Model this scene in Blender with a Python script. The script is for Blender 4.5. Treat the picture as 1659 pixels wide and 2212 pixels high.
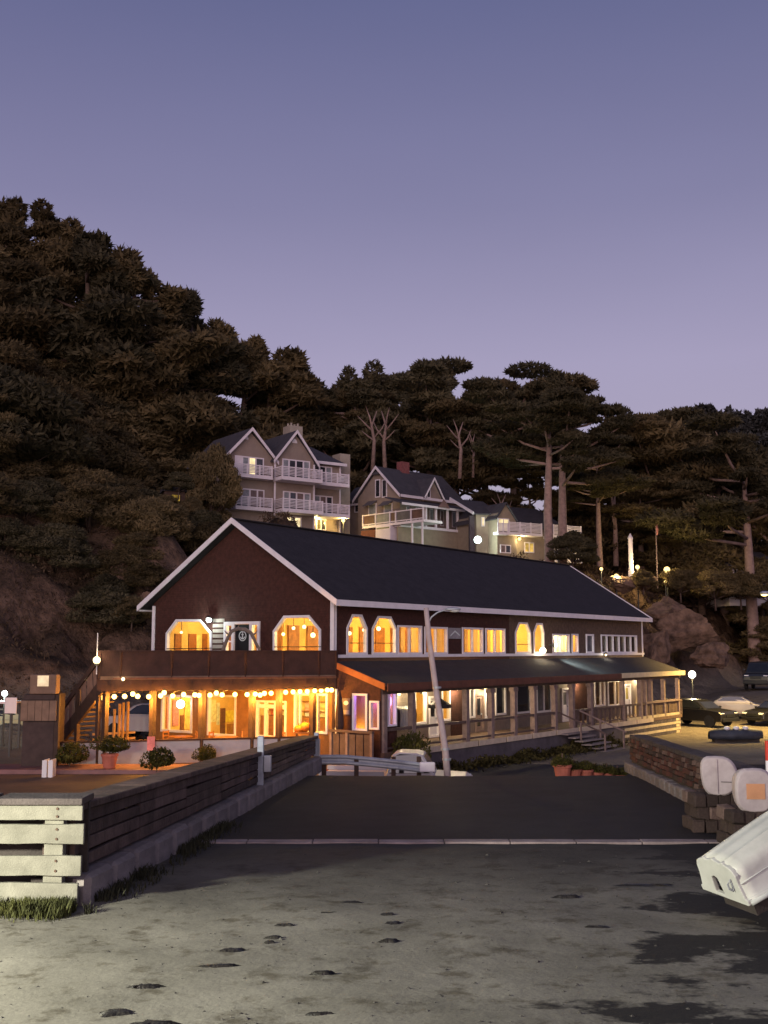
import bpy, bmesh, math, random
import numpy as np
from mathutils import Vector, Matrix
from mathutils.geometry import tessellate_polygon
random.seed(7)
rng = np.random.default_rng(7)
S = bpy.context.scene
COL = S.collection
for o in list(bpy.data.objects):
    bpy.data.objects.remove(o)

# ------------------------------------------------------------------ camera
EYE = 4.7                      # the lot in front of the restaurant is z = 0
F, CX, CY = 2400.0, 829.5, 1106.0
TH = math.atan(297 / 2400)
cam = bpy.data.cameras.new('camera')
cam_o = bpy.data.objects.new('camera', cam)
COL.objects.link(cam_o)
cam_o.location = (0, 0, EYE)
cam_o.rotation_euler = (math.pi / 2 + TH, 0, 0)
cam.sensor_fit = 'VERTICAL'
cam.sensor_height = 36
cam.lens = 36 * F / 2212
cam.clip_end = 2000
cam.clip_start = 0.1
S.camera = cam_o

# ------------------------------------------------------------------ sky, sun, exposure
W = bpy.data.worlds.new('World')
S.world = W
W.use_nodes = True
nt = W.node_tree
nt.nodes.clear()
out = nt.nodes.new('ShaderNodeOutputWorld')
bg = nt.nodes.new('ShaderNodeBackground')
sky = nt.nodes.new('ShaderNodeTexSky')
sky.sky_type = 'NISHITA'
sky.sun_disc = False
SUN_EL, SUN_AZ = 3.0, 189.0    # afterglow behind the camera (degrees, azimuth from +Y clockwise)
sky.sun_elevation = math.radians(SUN_EL)
sky.sun_rotation = math.radians(SUN_AZ)
tc = nt.nodes.new('ShaderNodeTexCoord')
sep = nt.nodes.new('ShaderNodeSeparateXYZ')
ramp = nt.nodes.new('ShaderNodeValToRGB')
nt.links.new(tc.outputs['Generated'], sep.inputs[0])
nt.links.new(sep.outputs['Z'], ramp.inputs['Fac'])
er = ramp.color_ramp.elements
er[0].position = 0.0; er[0].color = (.36, .285, .425, 1)
er[1].position = 1.0; er[1].color = (.055, .065, .15, 1)
e = er.new(.25); e.color = (.325, .268, .440, 1)
e = er.new(.38); e.color = (.196, .170, .322, 1)
e = er.new(.54); e.color = (.100, .098, .235, 1)
sc1 = nt.nodes.new('ShaderNodeMixRGB')
sc1.blend_type = 'MIX'
sc1.inputs['Fac'].default_value = .96
nt.links.new(sky.outputs[0], sc1.inputs['Color1'])
nt.links.new(ramp.outputs[0], sc1.inputs['Color2'])
hz_n = nt.nodes.new('ShaderNodeTexNoise'); hz_n.inputs['Scale'].default_value = 2.2; hz_n.inputs['Detail'].default_value = 7
hz_m = nt.nodes.new('ShaderNodeMapping'); hz_m.inputs['Scale'].default_value = (1, 1, 3.0)
nt.links.new(tc.outputs['Generated'], hz_m.inputs[0]); nt.links.new(hz_m.outputs[0], hz_n.inputs['Vector'])
hz_r = nt.nodes.new('ShaderNodeMapRange'); hz_r.inputs['To Min'].default_value = .93; hz_r.inputs['To Max'].default_value = 1.07
nt.links.new(hz_n.outputs[0], hz_r.inputs['Value'])
hz_x = nt.nodes.new('ShaderNodeVectorMath'); hz_x.operation = 'SCALE'
nt.links.new(sc1.outputs[0], hz_x.inputs[0]); nt.links.new(hz_r.outputs[0], hz_x.inputs['Scale'])
nt.links.new(hz_x.outputs[0], bg.inputs['Color'])
bg.inputs['Strength'].default_value = 1.0
nt.links.new(bg.outputs[0], out.inputs['Surface'])

sun = bpy.data.lights.new('sun', 'SUN')
sun.energy = 1.3
sun.angle = math.radians(50)
sun.color = (1.0, .80, .84)
sun_o = bpy.data.objects.new('sun', sun)
COL.objects.link(sun_o)
_el, _az = math.radians(13), math.radians(SUN_AZ)
sun_o.rotation_euler = Vector((math.sin(_az) * math.cos(_el), math.cos(_az) * math.cos(_el), math.sin(_el))).to_track_quat('Z', 'Y').to_euler()

S.view_settings.view_transform = 'Standard'
S.view_settings.look = 'None'
S.view_settings.exposure = 0.0
S.view_settings.gamma = 1.0
S.view_settings.use_curve_mapping = False
S.render.engine = 'CYCLES'
cy = S.cycles
cy.use_denoising = True
cy.max_bounces = 6
cy.diffuse_bounces = 3
cy.glossy_bounces = 2
cy.transmission_bounces = 4
cy.transparent_max_bounces = 16
cy.sample_clamp_indirect = 4.0
cy.sample_clamp_direct = 0.0
cy.caustics_reflective = False
cy.caustics_refractive = False
cy.use_light_tree = True

# ------------------------------------------------------------------ measuring helpers
CAM = Vector((0, 0, EYE))
def ray(px, py):
    x = (px - CX) / F
    y = -(py - CY) / F
    return Vector((x, math.cos(TH) - math.sin(TH) * y, math.sin(TH) + math.cos(TH) * y))
def at(px, py, Y):
    r = ray(px, py)
    return CAM + r * (Y / r.y)
def onz(px, py, z):
    r = ray(px, py)
    return CAM + r * ((z - EYE) / r.z)

class Frame:
    """a building's own axes: x along u, y along v, origin on its corner"""
    def __init__(s, px, Y, deg, base):
        o = at(px, 1403, Y)
        a = math.radians(deg)
        s.o = Vector((o.x, o.y)); s.base = base
        s.u = Vector((math.sin(a), math.cos(a))); s.v = Vector((-math.cos(a), math.sin(a)))
        s.rot = math.pi / 2 - a
    def _hit(s, px, py, n, d):
        r = ray(px, py); r2 = Vector((r.x, r.y))
        t = (d + s.o.dot(n)) / r2.dot(n)
        p = CAM + r * t
        return Vector((p.x, p.y)) - s.o, p.z - s.base
    def L(s, px, py, y0=0.0):
        q, z = s._hit(px, py, s.v, y0)
        return q.dot(s.u), z
    def G(s, px, py, x0=0.0):
        q, z = s._hit(px, py, s.u, x0)
        return q.dot(s.v), z
    def loc(s, p):
        q = Vector((p[0], p[1])) - s.o
        return Vector((q.dot(s.u), q.dot(s.v), p[2] - s.base))
    def world(s, p):
        q = s.o + s.u * p[0] + s.v * p[1]
        return Vector((q.x, q.y, p[2] + s.base))

# ------------------------------------------------------------------ object helpers
def T(o, label=None, cat=None, group=None, kind=None):
    if label: o['label'] = label
    if cat: o['category'] = cat
    if group: o['group'] = group
    if kind: o['kind'] = kind
    return o
def empty(name, loc=(0, 0, 0), rz=0.0, label=None, cat=None, group=None):
    o = bpy.data.objects.new(name, None)
    o.empty_display_size = .3
    COL.objects.link(o)
    o.location = loc; o.rotation_euler = (0, 0, rz)
    return T(o, label, cat, group)
def place(name, mesh, parent=None, loc=None, rot=None, scale=None):
    o = bpy.data.objects.new(name, mesh)
    COL.objects.link(o)
    if parent is not None: o.parent = parent
    if loc is not None: o.location = loc
    if rot is not None: o.rotation_euler = rot
    if scale is not None: o.scale = scale
    return o
def copy_tree(o, parent=None):
    c = o.copy(); COL.objects.link(c); c.parent = parent
    for ch in list(o.children):
        copy_tree(ch, c)
    return c

class MB:
    def __init__(s): s.v = []; s.f = []
    def add(s, vs, fs):
        n = len(s.v); s.v += [tuple(p) for p in vs]; s.f += [tuple(i + n for i in f) for f in fs]; return s
    def box(s, x0, x1, y0, y1, z0, z1, m=None):
        vs = [(x, y, z) for z in (z0, z1) for y in (y0, y1) for x in (x0, x1)]
        if m is not None: vs = [m @ Vector(p) for p in vs]
        return s.add(vs, [(0, 2, 3, 1), (4, 5, 7, 6), (0, 1, 5, 4), (2, 6, 7, 3), (0, 4, 6, 2), (1, 3, 7, 5)])
    def cbox(s, c, sz, m=None):
        return s.box(c[0] - sz[0] / 2, c[0] + sz[0] / 2, c[1] - sz[1] / 2, c[1] + sz[1] / 2, c[2] - sz[2] / 2, c[2] + sz[2] / 2, m)
    def beam(s, p, q, w, h, up=(0, 0, 1)):
        p, q = Vector(p), Vector(q)
        d = (q - p).normalized(); up = Vector(up)
        sd = d.cross(up)
        if sd.length < 1e-4: sd = d.cross(Vector((1, 0, 0)))
        sd.normalize(); up = sd.cross(d)
        vs = [e_ + sd * (w / 2 * a) + up * (h / 2 * b) for e_ in (p, q) for a, b in ((-1, -1), (1, -1), (1, 1), (-1, 1))]
        return s.add(vs, [(0, 1, 2, 3), (7, 6, 5, 4), (0, 4, 5, 1), (1, 5, 6, 2), (2, 6, 7, 3), (3, 7, 4, 0)])
    def tube(s, pts, rad, n=8, cap=True):
        pts = [Vector(p) for p in pts]
        if not hasattr(rad, '__len__'): rad = [rad] * len(pts)
        base = len(s.v); prev = None
        for i, p in enumerate(pts):
            d = (pts[min(i + 1, len(pts) - 1)] - pts[max(i - 1, 0)]).normalized()
            ref = Vector((0, 0, 1)) if abs(d.z) < .9 else Vector((1, 0, 0))
            if prev is not None: ref = prev
            a = (ref - d * ref.dot(d)).normalized(); b = d.cross(a); prev = a
            for k in range(n):
                t = 2 * math.pi * k / n
                s.v.append(tuple(p + (a * math.cos(t) + b * math.sin(t)) * rad[i]))
        for i in range(len(pts) - 1):
            for k in range(n):
                k2 = (k + 1) % n
                s.f.append((base + i * n + k, base + i * n + k2, base + (i + 1) * n + k2, base + (i + 1) * n + k))
        if cap:
            s.f.append(tuple(base + k for k in range(n))[::-1])
            s.f.append(tuple(base + (len(pts) - 1) * n + k for k in range(n)))
        return s
    def lathe(s, prof, n=12, c=(0, 0, 0)):
        base = len(s.v)
        for r, z in prof:
            for k in range(n):
                t = 2 * math.pi * k / n
                s.v.append((c[0] + r * math.cos(t), c[1] + r * math.sin(t), c[2] + z))
        for i in range(len(prof) - 1):
            for k in range(n):
                k2 = (k + 1) % n
                s.f.append((base + i * n + k, base + i * n + k2, base + (i + 1) * n + k2, base + (i + 1) * n + k))
        s.f.append(tuple(base + k for k in range(n))[::-1])
        s.f.append(tuple(base + (len(prof) - 1) * n + k for k in range(n)))
        return s
    def ball(s, c, r, n=10, m=6, sz=1.0):
        prof = [(max(r * math.sin(math.pi * i / m), r * .02), -r * sz * math.cos(math.pi * i / m)) for i in range(m + 1)]
        return s.lathe(prof, n, c)
    def prism(s, poly, mp, d0, d1, holes=()):
        """polygon (with holes) in wall coordinates, extruded between two depths"""
        loops = [list(poly)] + [list(h) for h in holes]
        flat = [p for l in loops for p in l]
        n = len(flat)
        vs = [mp(a, z, d0) for a, z in flat] + [mp(a, z, d1) for a, z in flat]
        if holes or len(poly) > 4:
            tri = tessellate_polygon([[Vector((a, z, 0)) for a, z in l] for l in loops])
        else:
            tri = [tuple(range(len(poly)))]
        fs = [tuple(t) for t in tri] + [tuple(i + n for i in reversed(t)) for t in tri]
        k = 0
        for l in loops:
            for i in range(len(l)):
                j = (i + 1) % len(l)
                fs.append((k + i, k + j, k + j + n, k + i + n))
            k += len(l)
        return s.add(vs, fs)
    def build(s, name, mat, parent=None, bevel=0, smooth=False, segs=2, loc=None, rot=None):
        me = bpy.data.meshes.new(name)
        me.from_pydata(s.v, [], s.f)
        bm = bmesh.new(); bm.from_mesh(me)
        bmesh.ops.recalc_face_normals(bm, faces=bm.faces)
        bm.to_mesh(me); bm.free()
        if mat is not None: me.materials.append(mat)
        if smooth:
            me.polygons.foreach_set('use_smooth', [True] * len(me.polygons))
        o = place(name, me, parent, loc, rot)
        if bevel:
            b = o.modifiers.new('bevel', 'BEVEL'); b.width = bevel; b.segments = segs; b.limit_method = 'ANGLE'
        return o

def smooth(a, b, x):
    t = min(1.0, max(0.0, (x - a) / (b - a))) if b != a else float(x > a)
    return t * t * (3 - 2 * t)
def lerp(a, b, t): return a + (b - a) * t
def rect(a0, z0, a1, z1): return [(a0, z0), (a1, z0), (a1, z1), (a0, z1)]
def inset(poly, d):
    c = len(poly); A = sum(poly[i][0] * poly[(i + 1) % c][1] - poly[(i + 1) % c][0] * poly[i][1] for i in range(c))
    sg = 1 if A > 0 else -1
    res = []
    for i in range(c):
        p0, p1, p2 = Vector(poly[i - 1]), Vector(poly[i]), Vector(poly[(i + 1) % c])
        n1 = Vector((-(p1 - p0).y, (p1 - p0).x)).normalized() * sg
        n2 = Vector((-(p2 - p1).y, (p2 - p1).x)).normalized() * sg
        b = (n1 + n2); k = 1 + n1.dot(n2)
        res.append(tuple(p1 + b * (d / max(k, .2))))
    return res

# ------------------------------------------------------------------ materials
def M(name, col, rough=.75, var=.22, scale=3.0, col2=None, bump=0.0, bscale=30.0, metal=0.0, spec=.35,
      bands=0.0, bdepth=.3, rnd=0.0, trans=0.0, detail=6.0, axis='Z'):
    m = bpy.data.materials.new(name); m.use_nodes = True
    t = m.node_tree; N = t.nodes; Lk = t.links
    b = N['Principled BSDF']
    b.inputs['Roughness'].default_value = rough
    b.inputs['Metallic'].default_value = metal
    b.inputs['Specular IOR Level'].default_value = spec
    co = N.new('ShaderNodeTexCoord')
    nz = N.new('ShaderNodeTexNoise'); nz.inputs['Scale'].default_value = scale; nz.inputs['Detail'].default_value = detail
    nz.inputs['Roughness'].default_value = .62
    Lk.new(co.outputs['Object'], nz.inputs['Vector'])
    rp = N.new('ShaderNodeValToRGB')
    c0 = [c * (1 - var) for c in col]; c1 = col2 if col2 else [min(1, c * (1 + var)) for c in col]
    rp.color_ramp.elements[0].position = .30; rp.color_ramp.elements[0].color = (*c0, 1)
    rp.color_ramp.elements[1].position = .70; rp.color_ramp.elements[1].color = (*c1, 1)
    Lk.new(nz.outputs[0], rp.inputs['Fac'])
    src = rp.outputs[0]
    if rnd:
        oi = N.new('ShaderNodeObjectInfo')
        hs = N.new('ShaderNodeHueSaturation')
        mr = N.new('ShaderNodeMapRange'); mr.inputs['To Min'].default_value = 1 - rnd; mr.inputs['To Max'].default_value = 1 + rnd
        Lk.new(oi.outputs['Random'], mr.inputs['Value']); Lk.new(mr.outputs[0], hs.inputs['Value'])
        Lk.new(src, hs.inputs['Color']); src = hs.outputs[0]
    Lk.new(src, b.inputs['Base Color'])
    h = None
    if bump:
        n2 = N.new('ShaderNodeTexNoise'); n2.inputs['Scale'].default_value = bscale; n2.inputs['Detail'].default_value = 5
        Lk.new(co.outputs['Object'], n2.inputs['Vector'])
        bp = N.new('ShaderNodeBump'); bp.inputs['Strength'].default_value = bump; bp.inputs['Distance'].default_value = .05
        Lk.new(n2.outputs[0], bp.inputs['Height']); h = bp
        Lk.new(bp.outputs[0], b.inputs['Normal'])
    if bands:
        wv = N.new('ShaderNodeTexWave'); wv.wave_type = 'BANDS'; wv.bands_direction = axis; wv.wave_profile = 'SAW'
        wv.inputs['Scale'].default_value = bands; wv.inputs['Distortion'].default_value = .15
        Lk.new(co.outputs['Object'], wv.inputs['Vector'])
        b2 = N.new('ShaderNodeBump'); b2.inputs['Strength'].default_value = bdepth; b2.inputs['Distance'].default_value = .03
        Lk.new(wv.outputs['Fac'], b2.inputs['Height'])
        if h: Lk.new(h.outputs[0], b2.inputs['Normal'])
        Lk.new(b2.outputs[0], b.inputs['Normal'])
    if trans:
        tl = N.new('ShaderNodeBsdfTranslucent'); mx = N.new('ShaderNodeMixShader'); mx.inputs[0].default_value = trans
        Lk.new(src, tl.inputs['Color']); Lk.new(b.outputs[0], mx.inputs[1]); Lk.new(tl.outputs[0], mx.inputs[2])
        Lk.new(mx.outputs[0], N['Material Output'].inputs['Surface'])
    return m
def emit(name, col, st, var=0.0, scale=2.0):
    m = bpy.data.materials.new(name); m.use_nodes = True
    t = m.node_tree; N = t.nodes
    N.remove(N['Principled BSDF'])
    e = N.new('ShaderNodeEmission'); e.inputs['Strength'].default_value = st; e.inputs['Color'].default_value = (*col, 1)
    if var:
        co = N.new('ShaderNodeTexCoord'); nz = N.new('ShaderNodeTexNoise'); nz.inputs['Scale'].default_value = scale
        rp = N.new('ShaderNodeValToRGB')
        rp.color_ramp.elements[0].position = .35; rp.color_ramp.elements[0].color = (*[c * (1 - var) for c in col], 1)
        rp.color_ramp.elements[1].position = .65; rp.color_ramp.elements[1].color = (*col, 1)
        t.links.new(co.outputs['Object'], nz.inputs['Vector']); t.links.new(nz.outputs[0], rp.inputs['Fac'])
        t.links.new(rp.outputs[0], e.inputs['Color'])
    t.links.new(e.outputs[0], N['Material Output'].inputs['Surface'])
    return m
def glass(name, tint=(.93, .95, .95), refl=.10):
    m = bpy.data.materials.new(name); m.use_nodes = True
    t = m.node_tree; N = t.nodes
    N.remove(N['Principled BSDF'])
    tr = N.new('ShaderNodeBsdfTransparent'); tr.inputs['Color'].default_value = (*tint, 1)
    gl = N.new('ShaderNodeBsdfGlossy'); gl.inputs['Roughness'].default_value = .04; gl.inputs['Color'].default_value = (.9, .9, .9, 1)
    mx = N.new('ShaderNodeMixShader'); mx.inputs[0].default_value = refl
    t.links.new(tr.outputs[0], mx.inputs[1]); t.links.new(gl.outputs[0], mx.inputs[2])
    t.links.new(mx.outputs[0], N['Material Output'].inputs['Surface'])
    return m

m_shingle = M('brown_shingle', (.056, .019, .0135), .85, .35, 6, bump=.25, bscale=25, bands=3.2, bdepth=.5)
m_shingle2 = M('olive_shingle', (.115, .074, .052), .85, .35, 5, bump=.25, bscale=25, bands=3.2, bdepth=.5)
m_panel = M('brown_panel', (.046, .019, .014), .8, .35, 2.5, bump=.15, bscale=14)
m_post = M('dark_post', (.055, .029, .021), .75, .3, 5, bump=.2)
m_ppost = M('weathered_post', (.22, .155, .135), .8, .25, 5, bump=.2)
m_trim = M('white_trim', (.76, .71, .73), .55, .08, 3)
m_roof = M('dark_roof', (.025, .0205, .0225), .82, .30, 2.2, bump=.3, bscale=40, bands=2.6, bdepth=.35)
m_proof = M('porch_roof', (.032, .026, .028), .82, .30, 2.2, bump=.3, bscale=40, bands=3.0, bdepth=.35, axis='Y')
m_orange = M('orange_fascia', (.36, .105, .030), .6, .2, 3)
m_rust = M('rust_fascia', (.12, .045, .026), .7, .3, 3)
m_siding = M('pale_siding', (.25, .20, .165), .75, .15, 3, bands=3.0, bdepth=.6)
m_stucco = M('white_stucco', (.42, .385, .39), .85, .12, 2.0, bump=.25, bscale=35)
m_skirt = M('grey_skirt', (.10, .083, .090), .9, .3, 1.5, bump=.3, bscale=18)
m_floorb = M('deck_floor', (.14, .085, .06), .8, .3, 3)
m_rail = M('porch_rail', (.105, .068, .056), .75, .3, 4)
m_pane = glass('window_glass')
m_darkpane = M('dark_glass', (.020, .021, .026), .08, .3, 2, spec=.8)
m_greypane = M('grey_glass', (.12, .12, .13), .12, .4, 4, spec=.8)
m_patio = M('patio_wood', (.26, .120, .040), .75, .30, 2.0, bump=.2, bscale=14, bands=2.2, bdepth=.3)
m_gold = M('golden_wall', (.72, .47, .16), .8, .15, 1.2)
m_ceil = M('warm_ceiling', (.62, .43, .20), .8, .1, 1.2)
m_wood = M('interior_wood', (.30, .12, .035), .6, .35, 4)
m_intfl = M('interior_floor', (.22, .12, .06), .5, .3, 3)
m_curt = M('cream_curtain', (.80, .58, .28), .9, .12, 5, trans=.45)
m_curt2 = M('brown_curtain', (.45, .20, .045), .9, .15, 5, trans=.35)
m_black = M('black_paint', (.016, .017, .018), .4, .2, 3)
m_steel = M('galvanised_steel', (.38, .40, .43), .45, .18, 4, metal=.35)
m_bulb = emit('warm_bulb', (1.0, .60, .14), 9)
m_globe = emit('warm_globe', (1.0, .74, .36), 5)
m_cool = emit('cool_globe', (.82, 1.0, .95), 14)
m_lampm = M('lamp_metal', (.07, .07, .07), .5, .2, 5, metal=.3)
m_taupe = M('taupe_wall', (.26, .20, .165), .85, .10, 2, bands=2.6, bdepth=.25)
m_beige = M('beige_wall', (.27, .215, .155), .85, .12, 2, bands=2.6, bdepth=.25)
m_hroof = M('grey_roof', (.058, .052, .060), .85, .22, 2, bump=.3, bscale=25)
m_hwhite = M('house_white', (.70, .63, .655), .6, .07, 2)
m_litpane = emit('lit_window', (1.0, .78, .42), 1.5, .55, 1.1)
m_litwarm = emit('amber_window', (1.0, .62, .15), 1.1, .6, 1.4)

def lampglow(name, loc, col, watts, r=.06, parent=None):
    l = bpy.data.lights.new(name, 'POINT'); l.energy = watts; l.color = col; l.shadow_soft_size = r
    o = bpy.data.objects.new(name, l); COL.objects.link(o); o.location = loc
    if parent is not None: o.parent = parent
    return o
def spotglow(name, loc, to, col, watts, ang=70, blend=.6, r=.08, parent=None):
    l = bpy.data.lights.new(name, 'SPOT'); l.energy = watts; l.color = col; l.shadow_soft_size = r
    l.spot_size = math.radians(ang); l.spot_blend = blend
    o = bpy.data.objects.new(name, l); COL.objects.link(o); o.location = loc
    o.rotation_euler = (Vector(to) - Vector(loc)).to_track_quat('-Z', 'Y').to_euler()
    if parent is not None: o.parent = parent
    return o

def window(parent, mp, poly, fw=.09, mull=(), trans=(), frame=None, pane=None, d0=-.10, d1=.05, name='window', pd=-.04, mw=.06):
    """a window: its frame is the part, every pane is a sub-part"""
    mb = MB()
    inn = inset(poly, fw)
    mb.prism(poly, mp, d0, d1, [inn])
    a0, a1 = min(p[0] for p in inn), max(p[0] for p in inn)
    z0, z1 = min(p[1] for p in inn), max(p[1] for p in inn)
    for a in mull: mb.prism(rect(a - mw / 2, z0 - .01, a + mw / 2, z1 + .01), mp, d0 + .02, d1 - .02)
    for z in trans: mb.prism(rect(a0 - .01, z - mw / 2, a1 + .01, z + mw / 2), mp, d0 + .025, d1 - .025)
    w = mb.build(name, frame or m_trim, parent)
    pm = pane or m_pane
    if not mull and not trans:
        g = MB(); g.prism(inset(poly, fw * .7), mp, pd - .006, pd + .006); g.build('pane', pm, w)
    else:
        xs = [a0] + sorted(mull) + [a1]; zs = [z0] + sorted(trans) + [z1]
        for i in range(len(xs) - 1):
            for j in range(len(zs) - 1):
                g = MB(); g.prism(rect(xs[i] - .015, zs[j] - .015, xs[i + 1] + .015, zs[j + 1] + .015), mp, pd - .006, pd + .006)
                p = pm[(i + j) % len(pm)] if isinstance(pm, (list, tuple)) else pm
                g.build('pane', p, w)
    return w
# ================================================================== ground, road, hill
R = Frame(721, 42.0, 35.3, 0.0)          # the restaurant's corner and axes
def vl(X, Y):
    q = Vector((X, Y)) - R.o
    return q.dot(R.v), q.dot(R.u)
from mathutils import noise as mn
def road_z(Y): return EYE - 2.57 - .028 * Y
def ground_z(X, Y):
    v, l = vl(X, Y)
    z = .64 * smooth(3.0, -3.0, X) * smooth(62, 48, Y)
    z += 1.6 * smooth(16, 30, X) * smooth(70, 82, Y) * smooth(16, 2, v)
    lo = lerp(lerp(13.5, 11.5, smooth(-5, 20, l)), 4.2, smooth(31, 44, l)); hi = lerp(lerp(36, 21, smooth(0, 22, l)), 15.5, smooth(31, 48, l))
    bl = 10.8 * smooth(lo, hi, v)
    if v > lo and v < hi + 6:
        k = smooth(lo, lo + 3, v) * smooth(hi + 6, hi, v)
        bl += k * 2.4 * (mn.fractal(Vector((X * .16, Y * .16, 3.1)), 1.0, 2.1, 5)) + k * 1.3 * mn.noise(Vector((X * .42, Y * .42, bl * .5))) + k * .8 * mn.noise(Vector((X * .95, Y * .95, bl))) + k * 1.5 * (abs(mn.noise(Vector((X * .33 + 9, Y * .33, bl * .25)))) - .25) * smooth(10, 24, l)
    z += bl
    z += .55 * min(26.0, max(0.0, v - 42)) * smooth(38, 60, v) * lerp(1.0, .30, smooth(52, 88, l))
    z += .30 * min(60.0, max(0.0, 52 - l)) * smooth(20, 62, v)
    z += 13 * smooth(130, 260, math.hypot(X, Y)) * smooth(20, 60, X)
    z += .35 * mn.noise(Vector((X * .08, Y * .08, 0))) * smooth(12, 24, v)
    if Y < 46 and -9 < X < 9: z = min(z, .5)
    return z
def nonuni(a, b, lo, hi, step, n_out):
    xs = list(np.arange(lo, hi, step)) + [hi]
    left = [lo - (lo - a) * (i / n_out) ** 2 for i in range(n_out, 0, -1)]
    right = [hi + (b - hi) * (i / n_out) ** 2 for i in range(1, n_out + 1)]
    return left + xs + right
gx = nonuni(-400, 500, -58, 62, .62, 14); gy = nonuni(-60, 900, 24, 140, .62, 14)
vs = [(x, y, ground_z(x, y)) for y in gy for x in gx]
nx = len(gx)
fs = [(j * nx + i, j * nx + i + 1, (j + 1) * nx + i + 1, (j + 1) * nx + i) for j in range(len(gy) - 1) for i in range(nx - 1)]

def ground_material():
    m = bpy.data.materials.new('hill_ground'); m.use_nodes = True
    t = m.node_tree; N = t.nodes; Lk = t.links; b = N['Principled BSDF']
    b.inputs['Roughness'].default_value = .92; b.inputs['Specular IOR Level'].default_value = .2
    co = N.new('ShaderNodeTexCoord'); ge = N.new('ShaderNodeNewGeometry'); sp = N.new('ShaderNodeSeparateXYZ'); sp2 = N.new('ShaderNodeSeparateXYZ')
    Lk.new(ge.outputs['Normal'], sp.inputs[0]); Lk.new(co.outputs['Object'], sp2.inputs[0])
    def nz(s, d=7): 
        n = N.new('ShaderNodeTexNoise'); n.inputs['Scale'].default_value = s; n.inputs['Detail'].default_value = d; n.inputs['Roughness'].default_value = .65
        Lk.new(co.outputs['Object'], n.inputs['Vector']); return n
    def ramp(src, p0, c0, p1, c1):
        r = N.new('ShaderNodeValToRGB'); r.color_ramp.elements[0].position = p0; r.color_ramp.elements[0].color = (*c0, 1)
        r.color_ramp.elements[1].position = p1; r.color_ramp.elements[1].color = (*c1, 1); Lk.new(src, r.inputs['Fac']); return r
    rock = ramp(nz(.9, 10).outputs[0], .36, (.055, .033, .022), .66, (.25, .155, .106))
    soil = ramp(nz(.8).outputs[0], .35, (.045, .028, .018), .68, (.115, .075, .048))
    lot = ramp(nz(.35).outputs[0], .3, (.15, .125, .10), .7, (.26, .22, .175))
    steep = ramp(sp.outputs['Z'], .62, (1, 1, 1), .86, (0, 0, 0))
    high = ramp(sp2.outputs['Z'], .5, (0, 0, 0), .9, (1, 1, 1))
    sc = N.new('ShaderNodeMath'); sc.operation = 'MULTIPLY_ADD'; sc.inputs[1].default_value = .22; sc.inputs[2].default_value = .06
    Lk.new(sp2.outputs['Z'], sc.inputs[0])
    for l in list(high.inputs['Fac'].links): Lk.remove(l)
    Lk.new(sc.outputs[0], high.inputs['Fac'])
    m1 = N.new('ShaderNodeMixRGB'); Lk.new(steep.outputs[0], m1.inputs['Fac']); Lk.new(soil.outputs[0], m1.inputs['Color1']); Lk.new(rock.outputs[0], m1.inputs['Color2'])
    m2 = N.new('ShaderNodeMixRGB'); Lk.new(high.outputs[0], m2.inputs['Fac']); Lk.new(lot.outputs[0], m2.inputs['Color1']); Lk.new(m1.outputs[0], m2.inputs['Color2'])
    Lk.new(m2.outputs[0], b.inputs['Base Color'])
    bp = N.new('ShaderNodeBump'); bp.inputs['Strength'].default_value = 1.0; bp.inputs['Distance'].default_value = .6
    Lk.new(nz(1.6, 9).outputs[0], bp.inputs['Height']); Lk.new(bp.outputs[0], b.inputs['Normal'])
    return m
me = bpy.data.meshes.new('ground'); me.from_pydata(vs, [], fs); me.materials.append(ground_material())
me.polygons.foreach_set('use_smooth', [True] * len(me.polygons))
T(place('ground', me), kind='structure')

# ---- the ramp road between the two sea walls
def lwx(Y): return -4.58 + .0744 * Y       # road-side foot of the left sea wall
def rwx(Y): return 5.17 + .0620 * Y        # road-side foot of the right sea wall
m_asph = M('asphalt', (.0125, .0105, .0135), .88, .40, .9, bump=.35, bscale=60)
ys = list(np.arange(18.55, 32.01, .9)) + [33, 34, 35, 36, 37.5, 39, 40.5, 42, 44, 46]
mb = MB(); rows = []
for Y in ys:
    z = road_z(Y) if Y <= 32 else lerp(road_z(32), .07, smooth(31.4, 37.5, Y))
    if Y > 42: z = .07
    xl = lwx(min(Y, 34.7)) - .02; xr = rwx(min(Y, 33.5)) + .1 + (max(0, Y - 33.5) * 1.6)
    rows.append([(lerp(xl, xr, k / 14), Y, z + .015 * math.sin(k * 1.7 + Y)) for k in range(15)])
n = len(mb.v)
for r in rows: mb.v += r
for i in range(len(rows) - 1):
    for k in range(14): mb.f.append((i * 15 + k, i * 15 + k + 1, (i + 1) * 15 + k + 1, (i + 1) * 15 + k))
nb = len(mb.v)
for r in rows: mb.v += [(r[0][0], r[0][1], -.4), (r[-1][0], r[-1][1], -.4)]
for i in range(len(rows) - 1):
    mb.f.append((i * 15, (i + 1) * 15, nb + 2 * i + 2, nb + 2 * i))
    mb.f.append((i * 15 + 14, (i + 1) * 15 + 14, nb + 2 * i + 3, nb + 2 * i + 1))
T(mb.build('road', m_asph, smooth=False), kind='structure')

# ---- pale concrete sill across the ramp
m_sill = M('pale_concrete', (.25, .20, .19), .7, .35, 2.5, bump=.3)
mb = MB()
for i in range(9):
    x0, x1 = lerp(-3.25, 6.25, i / 9), lerp(-3.25, 6.25, (i + 1) / 9) - .012
    zz = road_z(18.4)
    mb = MB(); mb.box(x0, x1, 18.27, 18.54, zz - .25, zz + .035 + random.uniform(-.006, .006))
    if i == 0: sill = T(empty('concrete_sill', (0, 0, 0), 0, 'pale concrete sill strip crossing the ramp where sand meets asphalt', 'sill'))
    mb.build('slab', m_sill, sill, bevel=.015)

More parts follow.
